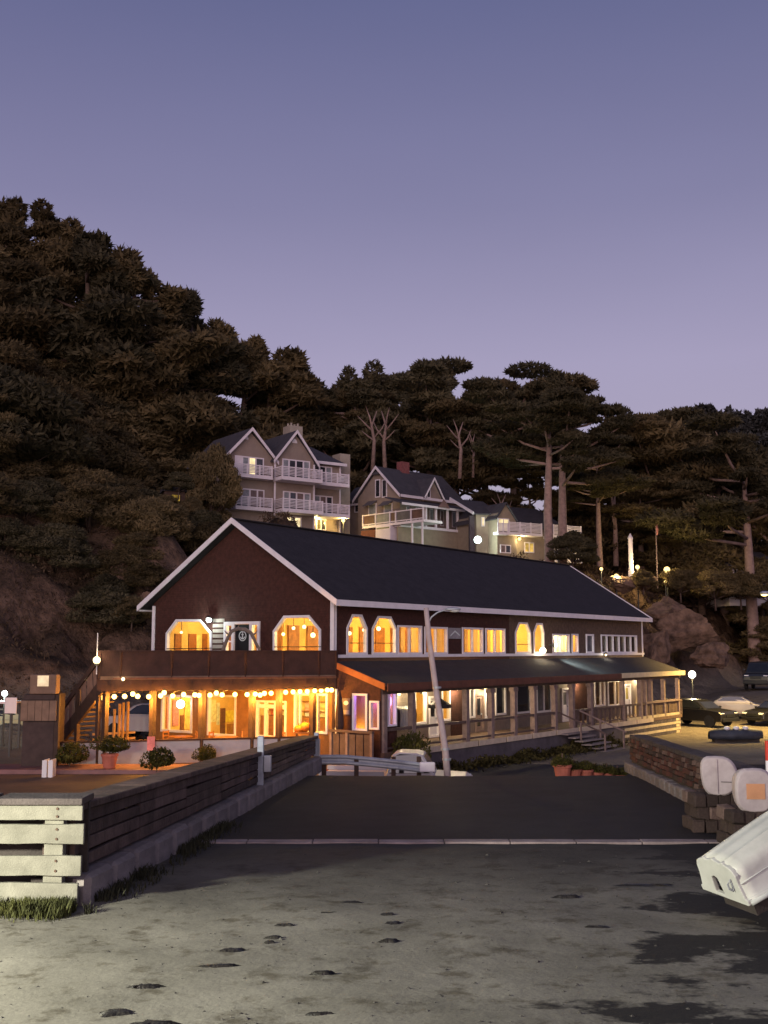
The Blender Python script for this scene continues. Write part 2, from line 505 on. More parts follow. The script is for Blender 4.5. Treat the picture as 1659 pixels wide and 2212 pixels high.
# ---- sand washed over the concrete ramp (foreground)
def sand_material():
    m = bpy.data.materials.new('ramp_sand'); m.use_nodes = True
    t = m.node_tree; N = t.nodes; Lk = t.links; b = N['Principled BSDF']
    co = N.new('ShaderNodeTexCoord'); mp = N.new('ShaderNodeMapping'); Lk.new(co.outputs['Object'], mp.inputs[0])
    def nz(s, d=7, sc=(1, 1, 1), r=.6):
        mpp = N.new('ShaderNodeMapping'); mpp.inputs['Scale'].default_value = sc; Lk.new(co.outputs['Object'], mpp.inputs[0])
        n = N.new('ShaderNodeTexNoise'); n.inputs['Scale'].default_value = s; n.inputs['Detail'].default_value = d; n.inputs['Roughness'].default_value = r
        Lk.new(mpp.outputs[0], n.inputs['Vector']); return n.outputs[0]
    def ramp(src, p0, c0, p1, c1):
        r = N.new('ShaderNodeValToRGB'); r.color_ramp.elements[0].position = p0; r.color_ramp.elements[0].color = (*c0, 1)
        r.color_ramp.elements[1].position = p1; r.color_ramp.elements[1].color = (*c1, 1); Lk.new(src, r.inputs['Fac']); return r.outputs[0]
    def mul(a, c): 
        x = N.new('ShaderNodeMixRGB'); x.blend_type = 'MULTIPLY'; x.inputs['Fac'].default_value = 1; Lk.new(a, x.inputs['Color1']); Lk.new(c, x.inputs['Color2']); return x.outputs[0]
    base = ramp(nz(.9, 9, (1, 1, 1), .66), .30, (.125, .115, .092), .70, (.235, .218, .178))
    fine = ramp(nz(30, 5, (1, 1, 1), .7), .30, (.80, .80, .80), .70, (1.12, 1.12, 1.12))
    blot = ramp(nz(2.2, 8, (1, 1, 1), .7), .36, (.50, .47, .42), .48, (1, 1, 1))
    specks = ramp(nz(6.5, 5, (.8, 1.3, 1), .72), .665, (1, 1, 1), .70, (.28, .26, .24))
    c = mul(mul(mul(base, fine), blot), specks)
    # wet stain on the right-hand side of the ramp: irregular, its edge set by noise
    sp = N.new('ShaderNodeSeparateXYZ'); Lk.new(co.outputs['Object'], sp.inputs[0])
    def math_(op, a, bb=None, v=None):
        x = N.new('ShaderNodeMath'); x.operation = op
        for i_, s_ in enumerate((a, bb)):
            if s_ is None: continue
            if isinstance(s_, (int, float)): x.inputs[i_].default_value = s_
            else: Lk.new(s_, x.inputs[i_])
        return x.outputs[0]
    wob = nz(.75, 6, (.8, 1.25, 1), .68)
    edge = math_('ADD', math_('MULTIPLY', sp.outputs['X'], .30), math_('MULTIPLY', wob, 2.6))
    e2 = math_('ADD', edge, math_('MULTIPLY', sp.outputs['Y'], -.052))
    wet = ramp(e2, .0, (0, 0, 0), 1.0, (1, 1, 1))
    mr = N.new('ShaderNodeMapRange'); mr.inputs['From Min'].default_value = 1.585; mr.inputs['From Max'].default_value = 1.72; Lk.new(e2, mr.inputs['Value'])
    far = N.new('ShaderNodeMapRange'); far.inputs['From Min'].default_value = 14.2; far.inputs['From Max'].default_value = 18.8  # second mask: sand also gets darker with distance, towards the sill
    Lk.new(math_('ADD', sp.outputs['Y'], math_('MULTIPLY', nz(.6, 7), 3.0)), far.inputs['Value'])
    wet_far_m = math_('MAXIMUM', mr.outputs[0], math_('MULTIPLY', far.outputs[0], .82))
    mx = N.new('ShaderNodeMixRGB'); Lk.new(wet_far_m, mx.inputs['Fac']); Lk.new(c, mx.inputs['Color1']); mx.inputs['Color2'].default_value = (.020, .018, .016, 1)
    Lk.new(mx.outputs[0], b.inputs['Base Color'])
    rr = N.new('ShaderNodeMapRange'); rr.inputs['To Min'].default_value = .92; rr.inputs['To Max'].default_value = .80; Lk.new(wet_far_m, rr.inputs['Value'])
    Lk.new(rr.outputs[0], b.inputs['Roughness']); b.inputs['Specular IOR Level'].default_value = .22
    bp = N.new('ShaderNodeBump'); bp.inputs['Strength'].default_value = .55; bp.inputs['Distance'].default_value = .05
    hh = math_('ADD', nz(1.6, 9, (1, 1, 1), .62), math_('MULTIPLY', nz(22, 4), .10))
    Lk.new(hh, bp.inputs['Height']); Lk.new(bp.outputs[0], b.inputs['Normal'])
    return m
m_sand = sand_material()
def sand_sheet(x0, x1, y0, y1, step, name):
    xs = np.linspace(x0, x1, max(2, int((x1 - x0) / step))); yy = np.linspace(y0, y1, max(2, int((y1 - y0) / step)))
    v = [(x, y, road_z(y) + .035 * mn.noise(Vector((x * .6, y * .6, 0))) + .012 * mn.noise(Vector((x * 2.3, y * 2.3, 5)))) for y in yy for x in xs]
    k = len(xs)
    f = [(j * k + i, j * k + i + 1, (j + 1) * k + i + 1, (j + 1) * k + i) for j in range(len(yy) - 1) for i in range(k - 1)]
    me = bpy.data.meshes.new(name); me.from_pydata(v, [], f); me.materials.append(m_sand)
    me.polygons.foreach_set('use_smooth', [True] * len(me.polygons))
    return T(place(name, me), kind='structure')
sand_sheet(-22, 22, -16, 13.45, .3, 'sand')
sand_sheet(-4.2, 7.2, 13.45, 18.3, .3, 'sand')
# ---- brick-red pavement strip in front of the patio wall, and the lower street
m_pave = M('red_pavement', (.17, .075, .070), .85, .25, 1.2, bump=.2)
m_street = M('brown_street', (.10, .055, .036), .85, .3, .8, bump=.2)
mb = MB(); mb.box(-26, -3.2, 37.2, 39.0, .2, .79); pv = T(mb.build('pavement', m_pave), kind='structure')
mb = MB(); mb.box(-26, -3.2, 37.0, 37.19, .2, .80); mb.build('kerb', M('pink_kerb', (.24, .12, .115), .8, .2, 2), pv, bevel=.02)
mb = MB(); mb.box(-30, -4.0, 22.0, 36.99, .2, .668); T(mb.build('street', m_street), kind='structure')

# ---- pebbles and scraps strewn over the sand: too many to count
pb_v = MB(); rr_p = random.Random(3)
for i in range(900):
    Y = 6.2 + 11.5 * rr_p.random() ** 1.5; X = rr_p.uniform(-.36, .36) * Y * 1.1
    if Y > 13.2 and X < lwx(Y) + .3: continue
    s_ = rr_p.uniform(.006, .024) * (1 if i % 9 else 1.8); a = rr_p.uniform(0, 6.28); z = road_z(Y) + .035 * mn.noise(Vector((X * .6, Y * .6, 0))) + .012 * mn.noise(Vector((X * 2.3, Y * 2.3, 5)))
    ca, sa = math.cos(a), math.sin(a); q = rr_p.uniform(.4, 1.0)
    P6 = [(s_, 0, 0), (0, s_ * q, 0), (-s_, 0, 0), (0, -s_ * q, 0), (0, 0, s_ * .55), (0, 0, -s_ * .5)]
    pb_v.add([(X + x * ca - y * sa, Y + x * sa + y * ca, z + w) for x, y, w in P6], [(0, 1, 4), (1, 2, 4), (2, 3, 4), (3, 0, 4), (1, 0, 5), (2, 1, 5), (3, 2, 5), (0, 3, 5)])
T(pb_v.build('pebbles', M('pebble', (.05, .045, .038), .85, .6, 5, col2=(.10, .092, .08))), 'small pebbles and scraps strewn over the sand', 'pebbles', kind='stuff')
# ================================================================== the restaurant
LEN = R.L(1388, 1400)[0]; WID = R.G(331, 1350)[0]
rest = empty('restaurant', R.world((0, 0, 0)), R.rot, 'long two storey dark brown restaurant with white trim and lit golden windows', 'restaurant')
def mpL(y0):  return lambda a, z, d: Vector((a, y0 - d, z))
def mpG(x0):  return lambda a, z, d: Vector((x0 - d, a, z))
PL, PG = mpL(0.0), mpG(0.0)
OV = .45
_x, z_eave = R.L(733, 1297, -OV)                 # eave edge
_y, z_ridge = R.G(512, 1120, -.4); RY = WID / 2
slope = (z_ridge - z_eave) / (RY + OV)
Z1 = 3.62                                        # upper storey floor
def roof_under(y): return z_eave + (min(y, WID - y) + OV) * slope - .16
# ---- openings, read off the photograph
def polyG(pts): return [R.G(*p) for p in pts]
def polyL(pts): return [R.L(*p) for p in pts]
oct_l = polyG([(358.5, 1413), (359.6, 1367.5), (381.4, 1337.8), (434, 1337.8), (458, 1366.4), (458, 1413)])
oct_r = polyG([(590.7, 1413), (590.7, 1363), (614, 1329.8), (668.5, 1328.6), (694, 1359.5), (694, 1413)])
y_a, z_a = R.G(562.8, 1342); y_b, _ = R.G(485.4, 1342)
door_up = rect(y_a, Z1 + .05, y_b, z_a)
g_holes = [oct_l, oct_r, door_up]
# every lower gable opening
def rg(x0, y0, x1, y1):
    a, zt = R.G(x0, y0); b, zb = R.G(x1, y1); a2, zb2 = R.G(x0, y1)
    return rect(min(a, b), min(zb, zb2), max(a, b), zt)
low_g = [rg(350, 1500, 415.5, 1580), rg(450, 1500, 510, 1588), rg(554, 1512, 619, 1592), rg(636.6, 1496, 708.5, 1582)]
def rl(x0, y0, x1, y1, yy=0.0):
    a, zt = R.L(x0, y0, yy); b, zb = R.L(x1, y1, yy); _, zb0 = R.L(x0, y1, yy); _, zt1 = R.L(x1, y0, yy)
    return a, b, zt
SILL = R.L(900, 1414.5)[1] + .02
up_rect = []
for x0, x1, yt in ((857.8, 910.3, 1350.4), (916, 965.7, 1353.4), (997.3, 1042.4, 1355), (1047.6, 1090, 1356.8),
                   (1192.6, 1229, 1369), (1234, 1248, 1369), (1264.8, 1281.4, 1369.5), (1297.3, 1374.5, 1370.6)):
    a, zt = R.L(x0, yt); b, _ = R.L(x1, yt)
    up_rect.append((a, b, SILL, zt))
up_hex = []
for x0, t0, t1, x1, yt, ysd in ((748, 760.5, 780.4, 792.5, 1326.8, 1356), (802.8, 815.9, 843.3, 855.4, 1330.5, 1357),
                               (1112, 1120.4, 1137.9, 1145.4, 1344, 1365), (1151.5, 1158.4, 1170.4, 1174.5, 1345.6, 1366)):
    a, zs = R.L(x0, ysd); b, _ = R.L(x1, ysd); c, zt = R.L(t0, yt); d, _ = R.L(t1, yt)
    up_hex.append([(a, SILL), (b, SILL), (b, zs), (d, zt), (c, zt), (a, zs)])
PF = 1.0                                          # porch floor
low_l = []   # (kind, x0, x1, z0, z1)
for k, x0, x1, y0, y1 in (('win', 894, 920.5, 1490.6, 1564.5), ('door', 925.6, 947, 1504.5, 1590),
                          ('win', 953, 971.4, 1488, 1557.6), ('grey', 1013, 1024.5, 1485, 1551), ('gdoor', 1026, 1044, 1498.7, 1590),
                          ('grey', 1046.5, 1061, 1485, 1551), ('grey', 1068.6, 1091.5, 1482, 1544.5), ('grey', 1113.5, 1146.5, 1476, 1541),
                          ('grey2', 1157.5, 1191, 1477, 1538.7), ('wdoor', 1212.9, 1228.8, 1486.7, 1570), ('amb', 1283, 1306, 1470.7, 1526),
                          ('amb', 1311.7, 1339, 1470, 1525), ('adoor', 1347.8, 1361.6, 1478, 1560)):
    a, zt = R.L(x0, y0); b, _ = R.L(x1, y0); _, zb = R.L((x0 + x1) / 2, y1)
    if 'door' in k: zb = PF + .03
    low_l.append((k, a, b, zb, zt))
XE = R.L(1392, 1480)[0]                           # solid lower wall ends here, open porch beyond
# ---- walls
mb = MB(); mb.prism([(0, Z1), (0, roof_under(0)), (RY, roof_under(RY)), (WID, roof_under(WID)), (WID, Z1)], PG, -.16, 0, g_holes)
mb.build('gable_wall', m_shingle, rest)
mb = MB(); mb.prism(rect(0, .3, WID, Z1 - .003), PG, -.16, 0, low_g); mb.build('ground_floor_gable_wall', m_patio, rest)
SPL = R.L(1100, 1380)[0]
holes = [rect(a, z0, b, z1) for a, b, z0, z1 in up_rect] + up_hex
mb = MB(); mb.prism(rect(.162, Z1, SPL, roof_under(0)), PL, -.16, 0, [h for h in holes if h[0][0] < SPL]); mb.build('long_wall', m_shingle, rest)
mb = MB(); mb.prism(rect(SPL + .002, Z1, LEN, roof_under(0)), PL, -.16, 0, [h for h in holes if h[0][0] > SPL]); mb.build('long_wall', m_shingle2, rest)
SPW = R.L(1000, 1500)[0]
lh = [rect(a, z0, b, z1) for k, a, b, z0, z1 in low_l]
mb = MB(); mb.prism(rect(.162, .3, XE, Z1 - .003), PL, -.16, 0, lh); mb.build('ground_floor_wall', m_siding, rest)
mb = MB(); mb.box(LEN - .15, LEN, .002, WID, -.1, z_eave + .2); mb.prism([(0.002, z_eave + .2), (WID, z_eave + .2), (WID, roof_under(WID)), (RY, roof_under(RY)), (.002, roof_under(0))], mpG(LEN - .15), -.15, 0); mb.build('far_gable_wall', m_shingle2, rest)
mb = MB(); mb.box(.165, LEN - .16, WID - .15, WID, 0, z_eave + .3); mb.build('rear_wall', m_shingle, rest)
# ---- main roof, ridge along x
for sgn, nm in ((0, 'roof'), (1, 'roof')):
    y0, y1 = (-OV, RY) if sgn == 0 else (WID + OV, RY)
    x0, x1 = -.40, LEN + .45
    mb = MB()
    p = [(x0, y0, z_eave), (x1, y0, z_eave), (x1, y1, z_ridge), (x0, y1, z_ridge)]
    mb.add(p + [(a, b, c - .13) for a, b, c in p], [(0, 1, 2, 3), (7, 6, 5, 4), (0, 4, 5, 1), (1, 5, 6, 2), (2, 6, 7, 3), (3, 7, 4, 0)])
    mb.build(nm, m_roof, rest)
mb = MB(); mb.beam((-.42, RY, z_ridge + .0), (LEN + .47, RY, z_ridge + .0), .30, .05); mb.build('ridge_cap', m_roof, rest)
# white boards along the eaves and the rakes
mb = MB(); mb.box(-.45, LEN + .46, -OV - .05, -OV - .003, z_eave - .20, z_eave + .03); mb.build('eave_board', m_trim, rest)
mb = MB(); mb.box(-.40, LEN + .44, WID + OV + .003, WID + OV + .05, z_eave - .20, z_eave + .03); mb.build('eave_board', m_trim, rest)
for y0, y1 in ((-OV - .05, RY), (WID + OV + .05, RY)):
    for xx in (-.45, LEN + .45):
        mb = MB(); mb.prism([(y0, z_eave - .20), (y1, z_ridge - .20 + .02), (y1, z_ridge + .05), (y0, z_eave + .03)], mpG(xx), 0, .05)
        mb.build('rake_board', m_trim, rest)
mb = MB(); mb.prism(rect(-.04, Z1 + .05, .14, roof_under(0) - .05), PG, .002, .05); mb.build('corner_board', m_trim, rest)
mb = MB(); mb.prism(rect(-.045, R.L(722, 1420)[1], .12, roof_under(0) - .05), PL, .002, .04); mb.build('corner_board', m_trim, rest)
mb = MB(); mb.prism(rect(WID - .12, Z1 + .9, WID + .03, roof_under(WID) - .1), PG, .002, .05); mb.build('corner_board', m_trim, rest)
mb = MB(); mb.prism(rect(LEN - .11, SILL - .2, LEN + .02, roof_under(0) - .05), PL, .002, .04); mb.build('corner_board', m_trim, rest)
zs0 = R.L(722, 1420)[1]
mb = MB(); mb.box(-.05, LEN + .03, -.09, -.002, zs0 - .02, SILL + .005); mb.build('sill_board', m_trim, rest)
# ---- upper windows
for p in (oct_l, oct_r): window(rest, PG, p, .10)
for i, h in enumerate(up_hex): window(rest, PL, h, .09)
for i, (a, b, z0, z1) in enumerate(up_rect):
    w = b - a
    if i < 4: window(rest, PL, rect(a, z0, b, z1), .08, [a + w * .5])
    elif i == 4: window(rest, PL, rect(a, z0, b, z1), .08, [a + w * .47])
    elif i == 5: window(rest, PL, rect(a, z0, b, z1), .08)
    elif i == 6: window(rest, PL, rect(a, z0, b, z1), .10, pane=m_greypane)
    else: window(rest, PL, rect(a, z0, b, z1), .08, [a + w * k / 6 for k in range(1, 6)])
# ---- upper door set on the deck: white frame, side lights, black door with an anchor in a ring
dw = y_b - y_a
ye1, ye0 = R.G(507, 1374)[0], R.G(540, 1374)[0]
mb = MB(); mb.prism(door_up, PG, -.12, .06, [rect(y_a + .10, Z1 + .08, ye0 - .1, z_a - .10), rect(ye0, Z1 + .06, ye1, z_a - .10), rect(ye1 + .10, Z1 + .08, y_b - .10, z_a - .10)])
mb.build('door_frame', m_trim, rest)
dsl = window(rest, PG, rect(ye1 + .09, Z1 + .07, y_b - .09, z_a - .09), .06, [], [lerp(Z1, z_a, k) for k in (.28, .46, .64, .82)], name='side_light')
window(rest, PG, rect(y_a + .09, Z1 + .07, ye0 - .09, z_a - .09), .05, name='side_light')
mb = MB(); mb.prism(rect(ye0 + .01, Z1 + .05, ye1 - .01, z_a - .11), PG, -.06, -.01)
dr = T(mb.build('door', m_black, rest), 'black door with a white anchor inside a ring')
ac, az = R.G(523.9, 1374); rr_ = .20
m_anch = M('anchor_paint', (.62, .66, .64), .6, .1, 5)
mb = MB()
ring = [(ac + math.cos(t) * rr_ , az + math.sin(t) * rr_) for t in np.linspace(0, 2 * math.pi, 29)[:-1]]
mb.prism(ring, PG, -.008, .004, [[(ac + (p[0] - ac) * .84, az + (p[1] - az) * .84) for p in ring]])
mb.prism(rect(ac - .018, az - .12, ac + .018, az + .10), PG, -.008, .006)
mb.prism(rect(ac - .06, az + .045, ac + .06, az + .075), PG, -.008, .007)
eye_ = [(ac + math.cos(t) * .035, az + .125 + math.sin(t) * .035) for t in np.linspace(0, 2 * math.pi, 13)[:-1]]
mb.prism(eye_, PG, -.008, .006, [[(ac + (p[0] - ac) * .5, az + .125 + (p[1] - az - .125) * .5) for p in eye_]])
arc = [(ac + math.cos(t) * .13, az - .0 + math.sin(t) * .13) for t in np.linspace(math.pi * 1.08, math.pi * 1.92, 12)]
arc2 = [(ac + math.cos(t) * .095, az + .005 + math.sin(t) * .095) for t in np.linspace(math.pi * 1.92, math.pi * 1.08, 12)]
mb.prism(arc + arc2, PG, -.008, .0065)
T(mb.build('anchor_emblem', m_anch, dr), 'white anchor inside a ring')
mb = MB(); mb.ball((.05 - .1, ye1 - .1, Z1 + 1.0), .035); mb.build('handle', m_steel, dr)
# wall boards left of the door, wall lamp's light put into their pale colour
y_l = R.G(459, 1370)[0]
for k in range(9):
    z0 = lerp(Z1 + .5, R.G(470, 1333)[1], k / 9)
    mb = MB(); mb.prism(rect(y_b + .005, z0, y_l - .03, z0 + .14), mpG(0), .004, .022 + .004 * (k % 2)); mb.build('siding_board', M('lamplit_board%d' % k, (.30, .255, .22), .8, .15, 3) if k == 0 else bpy.data.materials['lamplit_board0'], rest)

# ---- lower gable windows and doors (inside the patio)
mpo = PG
for i, h in enumerate(low_g):
    a, z0 = h[0]; b, z1 = h[2]; w = b - a
    if i == 0: window(rest, mpo, h, .09, [a + w * .76])
    elif i == 1: window(rest, mpo, h, .08)
    elif i == 2: window(rest, mpo, h, .08, [a + w * .36, a + w * .68], [lerp(z0, z1, .84)], name='french_door', mw=.14)
    else: window(rest, mpo, h, .09, [a + w * .30, a + w * .96 - .2])
# ---- porch side wall in the gable plane, with its orange rake
yp = -R.G(822, 1475)[0]; zp0 = R.G(727, 1430)[1]; zp1 = R.G(822, 1475)[1]
yp = R.G(822, 1475)[0]
swA = [R.G(762.3, 1580), R.G(794.3, 1577), R.G(794.3, 1497.6), R.G(762.3, 1497.6)]
a0, zt = R.G(762.3, 1497.6); a1, _ = R.G(794.3, 1497.6); _, zb = R.G(778, 1579)
sA = rect(a1, zb, a0, zt)
a0b, ztb = R.G(798.9, 1513.5); a1b, _ = R.G(820, 1513.5); _, zbb = R.G(810, 1576)
sB = rect(a1b, zbb, a0b, ztb)
mb = MB(); mb.prism([(yp, .35), (-.002, .35), (-.002, zp0 - .12), (yp, zp1 - .12)], PG, -.14, 0, [sA, sB]); mb.build('porch_side_wall', m_shingle, rest)
window(rest, PG, sA, .08); window(rest, PG, sB, .07)
mb = MB(); mb.prism([(yp - .22, zp1 - .26), (-.0, zp0 - .2), (-.0, zp0 + .04), (yp - .22, zp1 - .02)], PG, .002, .06); mb.build('rake_board', m_orange, rest)
# ---- porch roof
XP = R.L(1465, 1447, yp)[0]
mb = MB()
p = [(.0, -.10, zp0 + .02), (XP + .2, -.10, zp0 + .02), (XP + .2, yp - .28, zp1 - .03), (.0, yp - .28, zp1 - .03)]
mb.add(p + [(a, b, c - .10) for a, b, c in p], [(0, 1, 2, 3), (7, 6, 5, 4), (0, 4, 5, 1), (1, 5, 6, 2), (2, 6, 7, 3), (3, 7, 4, 0)])
mb.build('porch_roof', m_proof, rest)
XY = R.L(1330, 1452, yp)[0]
mb = MB(); mb.box(.0, XY, yp - .335, yp - .283, zp1 - .30, zp1 - .02); mb.build('porch_fascia', m_rust, rest)
mb = MB(); mb.box(XY + .003, XP + .22, yp - .335, yp - .283, zp1 - .26, zp1 - .01); mb.build('porch_fascia', M('cream_fascia', (.62, .52, .33), .6, .15, 3), rest)
mb = MB(); mb.box(.05, XP + .1, yp - .06, yp + .06, zp1 - .42, zp1 - .17); mb.build('porch_beam', m_rail, rest)
# ---- glazed vestibule in the first bay of the porch
xv = R.L(857.5, 1500, yp)[0]; PV = mpL(yp)
sa, szt = R.L(835, 1496, yp); sb_, _ = R.L(855.5, 1496, yp); _, szb = R.L(845, 1569, yp)
mb = MB(); mb.prism(rect(.145, .9, xv, zp1 - .14), PV, -.1, 0, [rect(sa, szb, sb_, szt)]); mb.build('vestibule_wall', m_shingle, rest)
window(rest, PV, rect(sa, szb, sb_, szt), .06, [lerp(sa, sb_, .30)], mw=.04)
# low rail before the porch end wall
for yy in (yp - .02, yp * .5, -.35):
    mb = MB(); mb.box(-.62, -.52, yy - .05, yy + .05, .3, 1.72); mb.build('rail_post', m_ppost, rest)
mb = MB(); mb.box(-.64, -.50, yp - .08, -.25, 1.72, 1.80); mb.build('rail', m_rail, rest)
for k in range(5):
    yy = lerp(yp + .15, -.55, k / 4); mb = MB(); mb.box(-.58, -.55, yy - .16, yy + .16, .45, 1.66); mb.build('rail_board', m_rail, rest)
mb = MB(); mb.prism([(yp + .1, .9), (-.002, .9), (-.002, zp0 - .15), (yp + .1, zp1 - .15)], mpG(xv - .1), -.1, 0); mb.build('vestibule_wall', m_siding, rest)
mb = MB(); mb.prism([(yp + .11, 1.0), (-.01, 1.0), (-.01, zp0 - .16), (yp + .11, zp1 - .16)], mpG(xv - .13), -.025, 0); mb.build('wall_lining', m_gold, rest)
mb = MB(); mb.box(.145, xv - .14, -.035, -.003, 1.0, Z1 - .6); mb.build('wall_lining', m_gold, rest)
# ---- porch floor and grey skirt
x_sk = R.L(900, 1605, yp)[0]
mb = MB(); mb.box(.01, XP + .1, yp - .12, -.163 + .16, PF - .16, PF); mb.build('porch_floor', m_floorb, rest)
for i in range(10):
    a, b = lerp(x_sk - .3, XE - 4.4, i / 10), lerp(x_sk - .3, XE - 4.4, (i + 1) / 10) - .12
    mb = MB(); mb.box(a, b, yp - .17, yp - .123, PF - .20, PF + .015); mb.build('floor_edge_board', M('cream_edge', (.56, .45, .33), .7, .2, 3) if i == 0 else bpy.data.materials['cream_edge'], rest)
mb = MB(); mb.box(.02, XE - 1.0, yp - .10, yp + .02, -.6, PF - .161); mb.build('porch_skirt', m_skirt, rest)
# ---- porch posts
for i, x in enumerate((828, 889.5, 1006, 1060, 1109.5, 1152, 1197, 1235, 1274.5, 1344, 1382)):
    a = R.L(x, 1500, yp)[0]; w = .11 if i else .10
    mb = MB(); mb.box(a - w, a + w, yp - .11 + .0, yp + .11, PF, zp1 - .425); mb.build('porch_post', m_ppost, rest)
    if 2 < i < 9:
        mb = MB(); mb.cbox((a, yp, zp1 - .52), (.42, .24, .16)); mb.build('post_bracket', m_ppost, rest)
# ---- porch rails
zr = PF + .80
stair_a, stair_b = R.L(1202, 1536, yp)[0], R.L(1238, 1536, yp)[0]
for a, b in ((.15, stair_a), (stair_b + .2, XE + .1)):
    mb = MB(); mb.box(a, b, yp - .09, yp + .05, zr - .05, zr + .05); mb.build('rail', m_rail, rest)
    mb = MB(); mb.box(a, b, yp - .06, yp + .02, PF + .10, PF + .17); mb.build('rail', m_rail, rest)
    k = max(2, int((b - a) / 1.75))
    for i in range(k + 1):
        x = lerp(a + .05, b - .05, i / k)
        mb = MB(); mb.box(x - .05, x + .05, yp - .07, yp + .03, PF, zr - .05); mb.build('rail_post', m_rail, rest)
# low board screens between the rail posts, tight against the porch
for i in range(26):
    x0 = lerp(stair_b + .4, XE - .3, i / 26)
    mb = MB(); mb.box(x0, x0 + .22, yp - .035, yp - .012, PF + .18, zr - .06); mb.build('screen_board', m_rail, rest)
# ---- first-floor wall openings of the porch
for k, a, b, z0, z1 in low_l:
    h = rect(a, z0, b, z1); w = b - a
    if k == 'win': window(rest, PL, h, .09)
    elif k in ('grey', 'grey2'): window(rest, PL, h, .09, [a + w * .5] if w > 1.6 else [], pane=m_darkpane if k == 'grey' else [m_greypane, m_darkpane])
    elif k == 'amb': window(rest, PL, h, .09, [a + w * .62])
    else:
        dm = {'door': m_trim, 'gdoor': m_ppost, 'wdoor': m_trim, 'adoor': m_trim}[k]
        mb = MB(); mb.prism(h, PL, -.12, .05, [inset(h, .09)]); mb.build('door_frame', dm, rest)
        hi = inset(h, .095)
        a2, b2, zz0, zz1 = hi[0][0], hi[1][0], hi[0][1], hi[2][1]
        ho = [rect(lerp(a2, b2, .2), lerp(zz0, zz1, .5), lerp(a2, b2, .8), lerp(zz0, zz1, .92))] if k != 'gdoor' else [rect(lerp(a2, b2, .2), lerp(zz0, zz1, .42), lerp(a2, b2, .8), lerp(zz0, zz1, .92)), rect(lerp(a2, b2, .2), lerp(zz0, zz1, .1), lerp(a2, b2, .8), lerp(zz0, zz1, .32))]
        mb = MB(); mb.prism(hi, PL, -.08, -.03, ho); d = mb.build('door', dm, rest)
        for q in ho:
            mb = MB(); mb.prism(q, PL, -.062, -.05); mb.build('pane', m_litwarm if k == 'adoor' else (m_greypane if k == 'wdoor' else m_darkpane), d)
        mb = MB(); mb.ball((lerp(a2, b2, .88), .0 + .01, lerp(zz0, zz1, .45)), .04, 8, 5); mb.build('handle', m_steel, d)
# brown shingle panels on the pale lower wall
for x0, x1 in ((973, 1001), (1241, 1268)):
    a, b = R.L(x0, 1500)[0], R.L(x1, 1500)[0]
    mb = MB(); mb.box(a, b, -.03, -.002, PF, Z1 - .5); mb.build('shingle_panel', m_shingle, rest)
# ---- the open end bay: posts, sill, lower boards
for x in (1392, 1404.5, 1432, 1463):
    a = R.L(x, 1480, yp)[0]; mb = MB(); mb.box(a - .1, a + .1, yp - .1, yp + .1, -.1, zp1 - .425); mb.build('porch_post', m_ppost, rest)
a, b = R.L(1392, 1480, yp)[0], R.L(1463, 1480, yp)[0]
mb = MB(); mb.box(a - .1, b + .1, yp - .13, yp + .12, R.L(1430, 1515, yp)[1] - .04, R.L(1430, 1515, yp)[1] + .06); mb.build('sill_rail', m_ppost, rest)
zt, zb = R.L(1430, 1515, yp)[1] - .05, R.L(1430, 1540, yp)[1]
mb = MB(); mb.box(a, b, yp - .03, yp + .03, zb, zt); mb.build('bay_panel', m_shingle2, rest)
m_plank = M('pale_plank', (.52, .43, .28), .75, .25, 3, bump=.2)
a0 = R.L(1345, 1560, yp)[0]
for i in range(7):
    z = lerp(.0, zb - .02, i / 7); dz = (zb - .02) / 7
    mb = MB(); mb.box(a0 + (.4 if i > 4 else 0), b + .05, yp - .10 - .01 * (i % 2), yp - .04, z, z + dz * .82); mb.build('plank', m_plank, rest)
mb = MB(); mb.box(a, XP, yp, -.002, PF - .12, PF - .02); mb.build('porch_floor', m_floorb, rest)
# ---- porch stair with two hand rails
st0 = lerp(stair_a, stair_b, .5)
m_step = M('grey_step', (.24, .20, .185), .85, .25, 3)
for i in range(6):
    z = PF - (i + 1) * .165
    mb = MB(); mb.box(stair_a + .1 + i * .28, stair_b + .6 + i * .28, yp - .5 - .26 * i, yp - .18 - .20 * i, z - .06, z); mb.build('step', m_step, rest)
for k, (x, sg) in enumerate(((stair_a + .05, 0), (stair_b + .45, 1))):
    mb = MB(); mb.beam((x, yp - .1, zr), (x + 1.75, yp - 1.7, zr - 1.05), .07, .07); mb.build('stair_rail', m_rail if k == 0 else m_ppost, rest)
    for t in (.45, .95):
        q = Vector((x, yp - .1, zr)).lerp(Vector((x + 1.75, yp - 1.7, zr - 1.05)), t)
        mb = MB(); mb.box(q.x - .035, q.x + .035, q.y - .035, q.y + .035, q.z - .82, q.z); mb.build('stair_post', m_ppost, rest)

